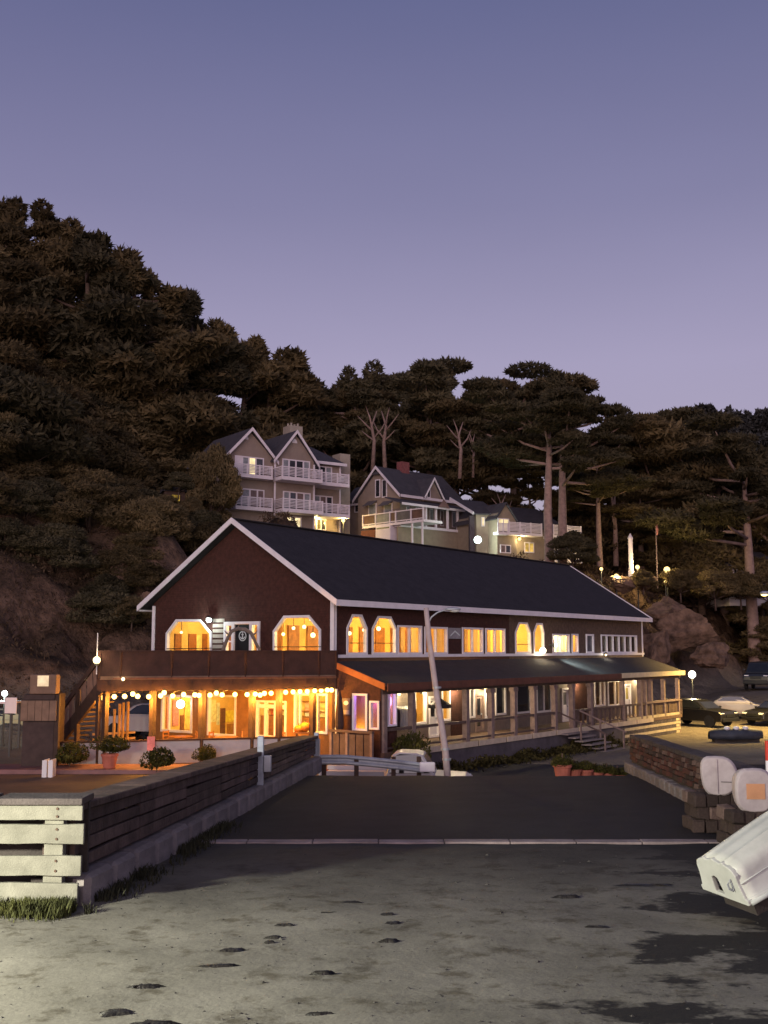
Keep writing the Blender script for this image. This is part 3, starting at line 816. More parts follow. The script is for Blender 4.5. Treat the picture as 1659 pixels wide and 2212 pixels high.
# ---- interior: floors, partitions, ceilings so that the windows look into rooms
mb = MB(); mb.box(.165, LEN - .155, .165, WID - .155, Z1 - .22, Z1 - .02); mb.build('upper_floor', m_intfl, rest)
mb = MB(); mb.box(.165, LEN - .155, .165, WID - .155, .62, .72); mb.build('lower_floor', m_intfl, rest)
mb = MB(); mb.box(.165, LEN - .155, .165, WID - .155, z_eave - .30, z_eave - .22); mb.build('ceiling', m_ceil, rest)
XU = R.L(1180, 1390)[0]; XV = R.L(1232, 1390)[0]; XW = R.L(1256, 1390)[0]
for x in (XU, XV, XW):
    mb = MB(); mb.box(x - .05, x + .05, .17, WID - .16, Z1 - .018, z_eave - .302); mb.build('partition', m_gold, rest)
mb = MB(); mb.box(4.2, XU - .055, 6.4, 6.5, Z1 - .018, z_eave - .302); mb.build('partition', m_gold, rest)
for i in range(9):
    x = lerp(4.4, XU - 1, (i + .35) / 9)
    mb = MB(); mb.box(x, x + .75, 6.32, 6.395, Z1, Z1 + 2.15); mb.build('wood_panel', m_wood, rest)
mb = MB(); mb.box(XU + .055, LEN - .2, 4.0, 4.1, Z1 - .018, z_eave - .302); mb.build('partition', m_ceil, rest)
for x in (3.4, 9.0):
    mb = MB(); mb.box(x - .1, x + .1, 2.6, 2.8, Z1 - .018, z_eave - .302); mb.build('wood_column', m_wood, rest)
mb = MB(); mb.box(.17, LEN - .2, WID - .21, WID - .16, Z1 - .018, z_eave - .302); mb.build('wall_lining', m_gold, rest)
mb = MB(); mb.box(.17, LEN - .2, WID - .21, WID - .16, .72, Z1 - .222); mb.build('wall_lining', m_gold, rest)
# pictures and doors on the inner walls, as seen through the gable windows
def on_rear(x0, y0, x1, y1, name, col, th=.03):
    a, z1 = R.L(x0, y0, WID - .215); b, _ = R.L(x1, y0, WID - .215); _, z0 = R.L(x0, y1, WID - .215)
    mb = MB(); mb.box(min(a, b), max(a, b), WID - .215 - th, WID - .212, max(z0, .73), z1); mb.build(name, M(name + str(int(x0)), col, .6, .35, 6), rest)
for x0, x1 in ((377, 391), (407, 423), (437, 447)): on_rear(x0, 1369, x1, 1425, 'inner_door', (.26, .09, .02), .05)
on_rear(424, 1372, 432, 1425, 'inner_panel', (.80, .62, .25))
on_rear(360, 1505, 369, 1572, 'poster', (.85, .30, .22)); on_rear(373, 1512, 386, 1568, 'poster', (.62, .25, .30)); on_rear(398, 1522, 413, 1576, 'poster', (.75, .50, .16)); on_rear(389, 1545, 396, 1585, 'inner_panel', (.20, .07, .03))
on_rear(455, 1512, 466, 1560, 'poster', (.70, .66, .38)); on_rear(468, 1518, 474, 1566, 'poster', (.62, .66, .52)); on_rear(476, 1530, 486, 1586, 'inner_panel', (.16, .07, .03)); on_rear(488, 1535, 507, 1560, 'poster', (.95, .70, .10)); on_rear(490, 1564, 507, 1590, 'inner_panel', (.36, .17, .05))
def on_part(x0, y0, x1, y1, name, col, th=.03):
    a, z1 = R.G(x0, y0, 5.19); b, _ = R.G(x1, y0, 5.19); _, z0 = R.G(x0, y1, 5.19)
    mb = MB(); mb.box(5.19 - th, 5.195, min(a, b), max(a, b), max(z0, .73), z1); mb.build(name, M(name + str(int(x0)), col, .6, .35, 6), rest)
on_part(560, 1525, 572, 1555, 'poster', (.90, .62, .25)); on_part(586, 1520, 591, 1580, 'poster', (.75, .20, .10)); on_part(592, 1530, 598, 1575, 'poster', (.85, .75, .62)); on_part(612, 1528, 617, 1565, 'poster', (.9, .8, .5))
on_part(646, 1525, 658, 1545, 'poster', (.88, .55, .22)); on_part(660, 1518, 671, 1536, 'poster', (.85, .45, .36)); on_part(660, 1538, 670, 1552, 'poster', (.95, .92, .85)); on_part(688, 1515, 704, 1528, 'poster', (.90, .72, .30)); on_part(690, 1534, 703, 1556, 'poster', (.92, .82, .5)); on_part(648, 1548, 658, 1562, 'inner_panel', (.28, .22, .18)); on_part(686, 1560, 706, 1585, 'inner_panel', (.42, .20, .05))
# curtains behind the long row of windows, each a separate hanging
def curtain(a, b, z0, z1, mat, y=.24):
    mb = MB(); n = 10; vs = []
    for i in range(n + 1):
        x = lerp(a, b, i / n); yy = y + .035 * math.sin(i * 1.9)
        vs += [(x, yy, z0), (x, yy, z1)]
    mb.add(vs, [(2 * i, 2 * i + 2, 2 * i + 3, 2 * i + 1) for i in range(n)])
    return mb.build('curtain', mat, rest)
for i, (a, b, z0, z1) in enumerate(up_rect):
    w = b - a
    if i < 4:
        curtain(a + w * .22, a + w * .32, z0, z1, m_curt2); curtain(a + w * .33, a + w * .47, z0, z1, m_curt)
        curtain(a + w * .64, a + w * .72, z0, z1, m_curt2); curtain(a + w * .76, a + w * .97, z0, z1, m_curt)
    elif i == 4: curtain(a + w * .5, b, z0, z1, m_curt)
    elif i == 7:
        for k in range(6): curtain(a + w * (k + .08) / 6, a + w * (k + .62) / 6, z0, z1, M('vertical_blind', (.42, .38, .33), .9, .1, 4, trans=.3) if k == 0 else bpy.data.materials['vertical_blind'])
# lower rooms
XB = R.L(990, 1500)[0]
for x in (XB, R.L(1262, 1500)[0]):
    mb = MB(); mb.box(x - .05, x + .05, .17, WID - .16, .72, Z1 - .222); mb.build('partition', m_gold, rest)
mb = MB(); mb.box(4.0, 4.1, 5.9, WID - .16, Z1 - .018, z_eave - .302); mb.build('partition', m_gold, rest)
for k in range(4):
    yy = 5.95 + k * .95; mb = MB(); mb.box(3.9, 3.995, yy, yy + .5, Z1, Z1 + 2.1); mb.build('wood_panel', m_wood, rest)
mb = MB(); mb.box(5.31, XB - .055, 7.9, 8.0, .72, Z1 - .222); mb.build('partition', m_gold, rest)
mb = MB(); mb.box(5.2, 5.3, 2.6, WID - .16, .72, Z1 - .222); mb.build('partition', m_gold, rest)
mb = MB(); mb.box(XB + .055, LEN - .2, 3.5, 3.6, .72, Z1 - .222); mb.build('partition', m_gold, rest)
mb = MB(); mb.box(4.4, 5.1, 3.0, 7.5, .73, 1.8); mb.build('bar_counter', m_wood, rest)
for k in range(3):
    mb = MB(); mb.box(5.02, 5.19, 3.2, 7.6, 2.0 + k * .42, 2.04 + k * .42); mb.build('shelf', m_wood, rest)
WARM = (1.0, .66, .21)
for x, y, e in ((1.6, 2.2, 620), (1.8, 5.0, 300), (2.4, 8.2, 130), (5.6, 2.4, 620), (9.0, 3.0, 800), (12.6, 2.6, 800), (16.0, 2.6, 260)):
    lampglow('room_light', (x, y, z_eave - .75), WARM, e, .16, rest)
lampglow('room_light', ((XU + XV) / 2, 1.6, z_eave - .7), (.85, 1.0, .95), 1300, .2, rest)
lampglow('room_light', ((XV + XW) / 2, 1.8, z_eave - .7), (1.0, .72, .36), 420, .15, rest)
lampglow('room_light', (LEN - 3.0, 2.4, z_eave - .8), (1.0, .78, .5), 30, .15, rest)
for x, y, e in ((1.7, 1.6, 190), (2.2, 5.2, 260), (2.0, 8.2, 240), (3.2, 3.4, 210), (6.8, 1.6, 130)):
    lampglow('room_light', (x, y, 3.0), (1.0, .62, .17), e * 1.25, .12, rest)
lampglow('room_light', (.6, -1.2, 3.0), (.40, .10, 1.0), 30, .08, rest)
lampglow('room_light', (.7, -.6, 1.5), (1.0, .46, .07), 32, .1, rest)
lampglow('room_light', (R.L(1320, 1500)[0], 1.4, 2.9), (1.0, .58, .16), 100, .12, rest)
# ================================================================== deck, patio and stair on the gable end (parts of the restaurant)
DL = R.loc(at(215, 1466, 39.4)); DR = R.loc(at(727, 1466, 41.85))
def dfront(px, back=0.0):
    """the point of the deck front edge seen at column px"""
    r = ray(px, 1403); q = R.loc(CAM + r * 10); c = R.loc(CAM)
    d = Vector((q.x - c.x, q.y - c.y)); e_ = Vector((DR.x - DL.x, DR.y - DL.y)); w = Vector((DL.x - c.x, DL.y - c.y))
    den = d.x * (-e_.y) + d.y * e_.x
    t = (w.x * (-e_.y) + w.y * e_.x) / den
    p = Vector((c.x + d.x * t, c.y + d.y * t))
    n = Vector((-e_.y, e_.x)).normalized()
    if n.x < 0: n = -n
    return p + n * back
z_top = R.world((0, 0, 0)).z * 0 + (EYE - (1405.5 - 1403) / 2418 * 40.5)
z_dk = EYE - (1465 - 1403) / 2418 * 40.5
z_bm = EYE - (1490 - 1403) / 2418 * 40.5
pl, pr = Vector((DL.x, DL.y)), Vector((DR.x, DR.y))
# slab (behind the parapet)
back_l = Vector((-.01, WID + 3.2))
poly = [tuple(pl), tuple(pr), (-.01, .05), (-.01, WID + .2), tuple(back_l)]
mb = MB(); mb.prism(poly, lambda a, b, d: Vector((a, b, d)), z_dk - .02, z_dk + .10); mb.build('deck_floor', m_floorb, rest)
for i in range(12):
    t0 = i / 12
    p = pl.lerp(pr, (i + .5) / 12); q = Vector((-.05, lerp(WID + 1.6, .25, (i + .5) / 12)))
    mb = MB(); mb.beam((p.x, p.y, z_dk - .12), (q.x, q.y, z_dk - .12), .07, .18); mb.build('joist', m_panel, rest)
# front beam and parapet panels
def strip(px0, px1, z0, z1, th, back, name, mat):
    p, q = dfront(px0, back), dfront(px1, back)
    mb = MB(); mb.beam((p.x, p.y, (z0 + z1) / 2), (q.x, q.y, (z0 + z1) / 2), th, z1 - z0); return mb.build(name, mat, rest)
strip(212, 727, z_bm, z_dk + .0, .16, .10, 'front_beam', m_panel)
strip(245, 727, z_dk + .005, z_dk + .05, .20, .07, 'deck_edge', m_rust)
seams = [215, 262, 372, 452, 531, 612, 690, 727]
for a, b in zip(seams[:-1], seams[1:]): strip(a + .6, b - .6, z_dk + .055, z_top - .04, .06, .06, 'parapet_panel', m_panel)
for a in seams: 
    p = dfront(a, .05); mb = MB(); mb.box(p.x - .05, p.x + .05, p.y - .05, p.y + .05, z_dk, z_top - .02); mb.build('parapet_post', m_panel, rest)
strip(212, 729, z_top - .04, z_top + .01, .16, .06, 'parapet_cap', m_panel)
# side parapet back to the hillside
p, q = pl, back_l
mb = MB(); mb.beam((p.x, p.y, (z_dk + z_top) / 2), (q.x, q.y, (z_dk + z_top) / 2), .06, z_top - z_dk); mb.build('parapet_panel', m_panel, rest)
# patio posts
for px, w in ((133, .13), (232, .09), (334, .085), (440, .095), (548, .095), (606, .09), (678, .09), (724, .05)):
    p = dfront(px, .15); top = z_bm + .1 if px > 200 else 3.2
    mb = MB(); mb.box(p.x - w, p.x + w, p.y - w, p.y + w, .4, top); mb.build('patio_post', m_post, rest)
p = dfront(727, -.02)
mb = MB(); mb.box(p.x - .035, p.x + .035, p.y - .035, p.y + .035, .9, z_bm); mb.build('corner_board', m_trim, rest)
# low white patio wall, with a timber cap
z_lw = EYE - (1598 - 1403) / 2418 * 39.3
for a, b in ((136, 232), (233, 334), (335, 440), (441, 548), (549, 606), (607, 665)):
    strip(a + 1.5, b - 1.5, .45, z_lw - .06, .16, .16, 'patio_wall', m_stucco)
strip(134, 668, z_lw - .058, z_lw, .26, .16, 'patio_wall_cap', m_panel)
# patio floor
mb = MB(); mb.prism([tuple(dfront(136, .1)), tuple(pr), (-.01, 0.05), (-.01, WID), (-.01, WID + 3)], lambda a, b, d: Vector((a, b, d)), .5, .70); mb.build('patio_floor', m_intfl, rest)
# timber lattice inside, at the left end of the patio
m_lath = M('lit_timber', (.42, .24, .10), .7, .2, 4)
for px, y0, y1 in ((222, 1568, 1598), (231, 1545, 1598), (247, 1532, 1605), (258, 1520, 1608), (266, 1518, 1608), (276, 1516, 1600)):
    p = R.loc(at(px, 1550, 44.2)); zt = at(px, y0, 44.2).z
    mb = MB(); mb.box(p.x - .04, p.x + .04, p.y - .04, p.y + .04, .7, zt); mb.build('lattice_post', m_lath, rest)
for y in (1586, 1598):
    p, q = R.loc(at(200, y, 44.25)), R.loc(at(292, y - 4, 44.25)); mb = MB(); mb.beam(p, q, .06, .08); mb.build('lattice_rail', m_lath, rest)
# stair from the deck down to the left, closed panel sides
st = at(213, 1490, 39.5); sb = at(66, 1660, 42.2)
def wl(p): return R.loc(p)
A0, A1 = wl(at(213, 1425, 39.5)), wl(at(122, 1548, 41.0))
B0, B1 = wl(at(216, 1487, 39.5)), wl(at(120, 1612, 41.0))
mb = MB(); mb.beam(A0, A1, .09, .16); mb.build('stair_handrail', m_post, rest)
mb = MB(); mb.beam(B0, B1, .12, .42); mb.build('stair_stringer', m_post, rest)
off = (R.loc(at(213, 1403, 39.62)) - R.loc(at(213, 1403, 39.5)))
mb = MB()
n = 7
for i in range(n):
    p0, p1 = A0.lerp(A1, (i + .06) / n) + off * .3, A0.lerp(A1, (i + .94) / n) + off * .3
    q0, q1 = B0.lerp(B1, (i + .06) / n) + off * .3, B0.lerp(B1, (i + .94) / n) + off * .3
    m2 = MB(); d = off.normalized() * .03
    m2.add([p0, p1, q1, q0, p0 + d, p1 + d, q1 + d, q0 + d], [(0, 1, 2, 3), (7, 6, 5, 4), (0, 4, 5, 1), (1, 5, 6, 2), (2, 6, 7, 3), (3, 7, 4, 0)])
    m2.build('stair_panel', M('stair_board', (.20, .115, .085), .8, .25, 3) if i == 0 else bpy.data.materials['stair_board'], rest)
for i in range(12):
    c = B0.lerp(B1, (i + .5) / 12) + Vector((0, 0, .1)); d2 = (B1 - B0); d2.z = 0; d2.normalize(); s2 = Vector((-d2.y, d2.x, 0))
    if (s2.dot(off)) < 0: s2 = -s2
    mb = MB(); mb.beam(c, c + s2 * 1.1, .28, .05); mb.build('stair_tread', m_post, rest)
for t_ in (.02, .5, .98):
    c = B0.lerp(B1, t_); mb = MB(); mb.box(c.x - .07, c.x + .07, c.y - .07, c.y + .07, .5, A0.lerp(A1, t_).z); mb.build('stair_post', m_post, rest)

# ================================================================== string of bulbs under the deck edge
bulbs = [(290, 318), (353, 312), (410, 310), (455, 297), (482, 310), (543, 312), (608, 307), (628, 290), (675, 308), (735, 300), (797, 302), (820, 305), (880, 303), (915, 292), (947, 302), (1018, 300), (1085, 300), (1130, 298), (1156, 303), (1180, 294), (1217, 293), (1257, 292), (1297, 288), (1338, 286), (1376, 284), (1416, 283), (1457, 280), (1493, 278), (1526, 276), (1550, 276)]
strg = empty('string_lights', R.world((pl.x, pl.y, 3.1)), 0, 'string of round warm bulbs glowing under the deck edge', 'string lights')
base = strg.location.copy(); pts = []
bm_mesh = MB(); bm_mesh.ball((0, 0, 0), .086, 12, 8); 
bo = None; so = None
for i, (cx_, cy_) in enumerate(bulbs):
    px, py = (200 + cx_ / 1.3825) * .54216, (2550 + cy_ / 1.3825) * .54216
    back = -.10 if i % 3 else .35
    f2 = dfront(px, back); w2 = R.world((f2.x, f2.y, 0)); P = at(px, py, w2.y) - base
    pts.append(P + Vector((0, 0, .12)))
    if bo is None:
        bo = bm_mesh.build('bulb', m_bulb, strg, smooth=True, loc=P); ms = MB(); ms.lathe([(.03, .08), (.03, .14)], 8); so = ms.build('socket', m_black, bo)
    else:
        b2 = place('bulb', bo.data, strg, P); place('socket', so.data, b2)
    if i < 27: lampglow('bulb_light', P + Vector((0, 0, -.20)), (1.0, .43, .055), 80, .07, strg)
path = []
for p, q in zip(pts[:-1], pts[1:]): path += [p, p.lerp(q, .5) + Vector((0, 0, .05))]
path.append(pts[-1])
mb = MB(); mb.tube(path, .012, 5); mb.build('cable', m_black, strg)

# ================================================================== wall lamps on the restaurant (things of their own)
def wall_lamp(P, label, col, watts, r=.09, glow=None, out=Vector((0, -1, 0)), kind='globe', cat='wall lamp'):
    e_ = empty('wall_lamp', P, 0, label, cat, 'lamps on the restaurant')
    o_ = Vector(out).normalized()
    mb = MB(); mb.beam(o_ * -.13, o_ * -.02, .09, .09); mb.build('bracket', m_lampm, e_)
    mb = MB(); mb.lathe([(.02, .16), (.07, .13), (.11, .07), (.10, .06)], 12, tuple(o_ * .06)); mb.build('shade', m_lampm, e_)
    mb = MB(); mb.ball(tuple(o_ * .06), r, 12, 8); mb.build('globe', glow or m_globe, e_, smooth=True)
    if watts: lampglow('lamp_light', o_ * .2 + Vector((0, 0, -.05)), col, watts, .06, e_)
    return e_
gn = Vector((-R.u.x, -R.u.y, 0)); ln = Vector((-R.v.x, -R.v.y, 0))
a, z = R.G(453.4, 1339, -.18); wall_lamp(R.world((-.18, a, z)), 'cool white globe lamp on gable wall left of the black anchor door', (.80, 1.0, .92), 60, .11, m_cool, gn)
a, z = R.G(572, 1331, -.15); 
for px, py, yy, lab, w in ((859.5, 1498.5, -.2, 'small round porch lamp beside the clothes rack', 5), (914, 1497, -.2, 'porch lamp above the white door behind the leaning pole', 6),
                        (985.5, 1487.5, -.2, 'brightest porch lamp on the brown shingle panel', 9), (1047, 1488.5, -.2, 'porch lamp over the glazed grey door', 6),
                        (1249, 1471.8, -.2, 'two tier porch lamp right of the white door', 8), (1350, 1464, -.2, 'porch lamp over the amber lit door', 8), (1380, 1462.6, -.2, 'last porch lamp before the open end bay', 8)):
    a, z = R.L(px, py, yy); wall_lamp(R.world((a, yy, z)), lab, (1.0, .78, .45), w * 17, .075, m_globe, ln)
a, z = R.L(1170.4, 1405, -.22); wall_lamp(R.world((a, -.22, z)), 'dazzling warm lamp at the foot of the last pointed window', (1.0, .82, .5), 60, .15, emit('dazzle', (1, .86, .6), 14), ln)
a, z = R.L(1306.5, 1415, -.16); wall_lamp(R.world((a, -.16, z)), 'tiny bright lamp on the sill board under the blinds', (1, .9, .7), 8, .05, m_globe, ln)
# cool flood light that rakes the porch roof
a, z = R.L(1197, 1398, -.3)
fl = empty('flood_light', R.world((a, -.30, z + .1)), 0, 'cool white flood light washing over the porch roof', 'flood light')
mb = MB(); mb.beam(Vector((0, 0, 0)) - ln * .28, (0, 0, 0), .06, .06); mb.build('bracket', m_lampm, fl)
mb = MB(); mb.beam(ln * -.02, ln * .10, .26, .20); hd = mb.build('housing', m_lampm, fl)
mb = MB(); mb.beam(ln * .101, ln * .112, .22, .16); mb.build('lens', m_cool, fl)
tg = R.u * .8 + (-R.v) * .55
spotglow('flood_beam', ln * .16, Vector((tg.x, tg.y, -.34)) * 4, (.72, 1.0, .95), 1000, 100, .9, .1, fl)
a, z = R.L(1193, 1400, -.25)
# deck corner lamps
for px, py, Y, lab, r_ in ((209, 1426, 39.3, 'round lamp on a thin mast at the top of the deck stair', .13), (266, 1467, 39.5, 'small lamp on the deck edge above the string of bulbs', .06), (194, 1478, 40.3, 'square lantern on the stair panel', .09)):
    P = at(px, py, Y); e_ = empty('deck_lamp', P, 0, lab, 'lamp', 'lamps on the deck')
    mb = MB(); mb.ball((0, 0, 0), r_, 12, 8); mb.build('globe', m_globe, e_, smooth=True)
    mb = MB(); mb.lathe([(r_ * .5, -r_ * 1.5), (r_ * .6, -r_ * .85)], 10); mb.build('base', m_lampm, e_)
    if px == 209:
        mb = MB(); mb.tube([(-.02, .1, -.5), (-.02, .1, .95)], .018, 6); mb.build('mast', m_trim, e_)
    lampglow('lamp_light', (0, -.25, .1), (1, .75, .4), 25 if r_ > .1 else 8, .08, e_)

# ================================================================== things on the deck and in the patio
P = R.world((*dfront(523, 1.5), z_dk + .1))
df = empty('driftwood_arch', P, 0, 'bare driftwood arch standing before the black anchor door', 'driftwood')
m_drift = M('driftwood', (.17, .13, .11), .9, .3, 6, bump=.4)
def dpt(px, py): return at(px, py, P.y) - P
mb = MB(); mb.tube([dpt(478, 1440), dpt(483, 1400), dpt(492, 1378), dpt(500, 1364), dpt(514, 1358), dpt(530, 1360), dpt(543, 1368), dpt(552, 1388), dpt(560, 1402), dpt(565, 1440)], [.09, .07, .06, .07, .075, .08, .07, .06, .05, .05], 8); mb.build('bough', m_drift, df, smooth=True)
for a_, b_ in (((496, 1372), (484, 1362)), ((500, 1364), (494, 1352)), ((508, 1360), (517, 1349)), ((486, 1390), (478, 1384)), ((545, 1372), (556, 1362))):
    mb = MB(); mb.tube([dpt(*a_), dpt((a_[0] + b_[0]) / 2 + 1, (a_[1] + b_[1]) / 2 + 2), dpt(*b_)], [.04, .03, .012], 6); mb.build('twig', m_drift, df, smooth=True)
# patio tables and stools seen against the lit windows
def round_table(P, label):
    e_ = empty('patio_table', P, 0, label, 'table', 'tables under the deck')
    mb = MB(); mb.lathe([(.42, .72), (.45, .735), (.45, .76), (.42, .77)], 16); mb.build('table_top', m_wood, e_)
    mb = MB(); mb.lathe([(.05, .02), (.04, .72)], 8); mb.build('pedestal', m_post, e_)
    mb = MB(); mb.lathe([(.28, 0), (.26, .03), (.06, .05)], 12); mb.build('foot', m_post, e_)
def chair(P, rz, label, grp):
    e_ = empty('chair', P, rz, label, 'chair', grp)
    mb = MB(); mb.box(-.22, .22, -.22, .22, .42, .46); mb.build('seat', m_wood, e_, bevel=.01)
    for sx in (-1, 1):
        for sy in (-1, 1):
            mb = MB(); mb.box(sx * .19 - .02, sx * .19 + .02, sy * .19 - .02, sy * .19 + .02, 0, .419 if sy < 0 else .419); mb.build('leg', m_wood, e_)
        mb = MB(); mb.box(sx * .19 - .02, sx * .19 + .02, .175, .21, .461, .95); mb.build('back_post', m_wood, e_)
    for z_ in (.62, .76, .90):
        mb = MB(); mb.box(-.169, .169, .18, .205, z_ - .03, z_ + .03); mb.build('back_slat', m_wood, e_)
    return e_
for px, Y, lab in ((395, 42.6, 'round patio table before the pink lit window'), (492, 42.3, 'round patio table before the yellow lit window'), (585, 42.1, 'round patio table before the french doors')):
    P = at(px, 1403, Y); P.z = .70; round_table(P, lab)
for px, Y, rz, lab in ((372, 42.8, 1.2, 'patio chair left of the table by the pink window'), (418, 42.6, -1.2, 'patio chair right of the table by the pink window'), (470, 42.4, 1.3, 'patio chair left of the table by the yellow window'), (515, 42.4, -1.4, 'patio chair right of the table by the yellow window'), (604, 42.2, -1.2, 'patio chair by the french doors')):
    P = at(px, 1403, Y); P.z = .70; chair(P, rz, lab, 'chairs under the deck')
# pumpkins on the low wall by the right-hand patio window
m_pump = M('pumpkin_skin', (.80, .22, .02), .5, .2, 5); m_stem = M('pumpkin_stem', (.12, .14, .04), .8, .2, 9)
for px, py, r_, lab in ((650, 1575, .19, 'large orange pumpkin on the patio wall cap, left of the three'), (663, 1571, .22, 'middle and biggest orange pumpkin on the patio wall'), (675, 1569, .17, 'small round pumpkin nearest the patio post')):
    f2 = dfront(px, .3); P = R.world((f2.x, f2.y, 0)); P.z = at(px, py, P.y).z
    e_ = empty('pumpkin', P, 0, lab, 'pumpkin', 'pumpkins on the patio wall')
    mb = MB(); n_, m_ = 24, 8
    for i in range(m_ + 1):
        ph = math.pi * i / m_
        for k in range(n_):
            t = 2 * math.pi * k / n_; rib = 1 - .09 * abs(math.cos(t * 4)) ** .6
            mb.v.append((r_ * max(.08, math.sin(ph)) * rib * math.cos(t), r_ * max(.08, math.sin(ph)) * rib * math.sin(t), -r_ * .8 * math.cos(ph)))
    for i in range(m_):
        for k in range(n_): mb.f.append((i * n_ + k, i * n_ + (k + 1) % n_, (i + 1) * n_ + (k + 1) % n_, (i + 1) * n_ + k))
    mb.build('flesh', m_pump, e_, smooth=True)
    mb = MB(); mb.tube([(0, 0, r_ * .7), (.01, 0, r_ * .95), (.04, 0, r_ * 1.1)], [.03, .022, .018], 6); mb.build('stem', m_stem, e_)
f2 = dfront(661, .3); P = R.world((f2.x, f2.y, 0)); zt = at(660, 1580.5, P.y).z
p, q = dfront(642, .3), dfront(684, .3)
mb = MB(); mb.beam((p.x, p.y, zt - .03), (q.x, q.y, zt - .03), .34, .05); mb.build('pumpkin_shelf', m_wood, rest)
for px in (646, 680):
    p = dfront(px, .3); mb = MB(); mb.box(p.x - .03, p.x + .03, p.y - .03, p.y + .03, .7, zt - .055); mb.build('shelf_leg', m_wood, rest)
# bright oval globe behind the first patio window and pendants in the upstairs room
def pendant(P, ztop, label, r_, mat, grp):
    e_ = empty('pendant_lamp', P, 0, label, 'pendant lamp', grp)
    mb = MB(); mb.ball((0, 0, 0), r_, 12, 8, 1.25 if r_ > .2 else 1); mb.build('globe', mat, e_, smooth=True)
    mb = MB(); mb.tube([(0, 0, r_), (0, 0, ztop - P.z)], .012, 5); mb.build('cord', m_black, e_)
a, z = R.G(390, 1521, -.35); pendant(R.world((-.35, a, z)), z_dk - .2, 'big white oval lantern hanging before the pink window', .17, emit('white_lantern', (1, .93, .95), 9), 'pendant lamps')
for px, py, d, lab, r_ in ((612, 1370, 1.6, 'left pendant globe inside the right octagonal window', .07), (634, 1357, 2.6, 'middle pendant globe inside the right octagonal window', .07), (657, 1354, 2.0, 'right pendant globe inside the right octagonal window', .08), (676, 1372, 1.4, 'low pendant globe at the right of the octagonal window', .10), (672, 1337, .7, 'high bright globe in the corner of the octagonal window', .08), (392, 1366, 1.2, 'small pendant inside the left octagonal window', .06)):
    a, z = R.G(px, py, d); z = min(z, z_eave - .45); pendant(R.world((d, a, z)), z_eave - .3, lab, r_, m_globe, 'pendant lamps')
for px, py, d, lab, r_ in ((755, 1368, .8, 'pendant globe at the left of the first pointed window', .08), (786, 1361, 1.6, 'pendant globe at the right of the first pointed window', .07), (818, 1358, .9, 'pendant globe at the left of the second pointed window', .09)):
    a, z = R.L(px, py, d); pendant(R.world((a, d, min(z, z_eave - .45))), z_eave - .3, lab, r_, m_globe, 'pendant lamps')
# dining chairs and plants behind the upstairs windows
for px, d, lab in ((768, .7, 'dining chair silhouetted in the first pointed window'), (826, 1.2, 'dining chair inside the second pointed window')):
    a, z = R.L(px, 1403, d); w_ = R.world((a, d, Z1)); chair(w_, R.rot + .4, lab, 'dining chairs upstairs')
for px, d, lab in ((618, 1.0, 'dining chair behind the right octagonal window'), (655, 1.6, 'dining chair deeper behind the right octagonal window')):
    a, z = R.G(px, 1403, d); chair(R.world((d, a, Z1)), R.rot + 2, lab, 'dining chairs upstairs')
# thin rail seen across the big windows
for nm, p0, p1 in (('window_bar', (360, 1401.5), (457, 1400)), ('window_bar', (592, 1397.5), (693, 1397))):
    a = R.world((0, 0, 0)); y0, z0 = R.G(*p0, -.06); y1, z1 = R.G(*p1, -.06)
    mb = MB(); mb.beam((-.06, y0, z0), (-.06, y1, z1), .03, .03); mb.build(nm, m_black, rest)
for h in up_hex[:3]:
    mb = MB(); a, b = h[0][0], h[1][0]; z = SILL + .45; mb.beam((a + .05, .08, z), (b - .05, .08, z), .03, .03); mb.build('window_bar', m_black, rest)
# ================================================================== sea walls along the ramp
m_mort = M('dark_mortar', (.050, .040, .036), .95, .3, 3, bump=.3)
m_st = [M('stone_a', (.080, .040, .034), .9, .35, 6, bump=.6, rnd=.3), M('stone_b', (.062, .041, .035), .9, .35, 6, bump=.6, rnd=.3),
        M('stone_c', (.16, .105, .088), .9, .3, 6, bump=.5, rnd=.2), M('stone_d', (.105, .040, .031), .9, .3, 6, bump=.5, rnd=.25)]
m_block = M('concrete_block', (.21, .182, .172), .9, .25, 3, bump=.4, rnd=.18)
m_cap = M('wall_cap', (.075, .060, .056), .9, .35, 2.5, bump=.4, rnd=.15)
def stone_mesh(k, mat, rough=.16):
    r = random.Random(k); bm = bmesh.new(); bmesh.ops.create_cube(bm, size=1.0)
    bmesh.ops.bevel(bm, geom=bm.edges[:], offset=.10, segments=1, affect='EDGES')
    for v in bm.verts: v.co += Vector((r.uniform(-1, 1), r.uniform(-1, 1), r.uniform(-1, 1))) * rough * .35
    me = bpy.data.meshes.new('stone'); bm.to_mesh(me); bm.free(); me.materials.append(mat); return me
STM = [stone_mesh(i, m_st[i % 4]) for i in range(12)]
def weighted(): return STM[random.choice((0, 1, 3, 4, 5, 7, 8, 9, 11, 0, 1, 3, 7, 2, 6))]
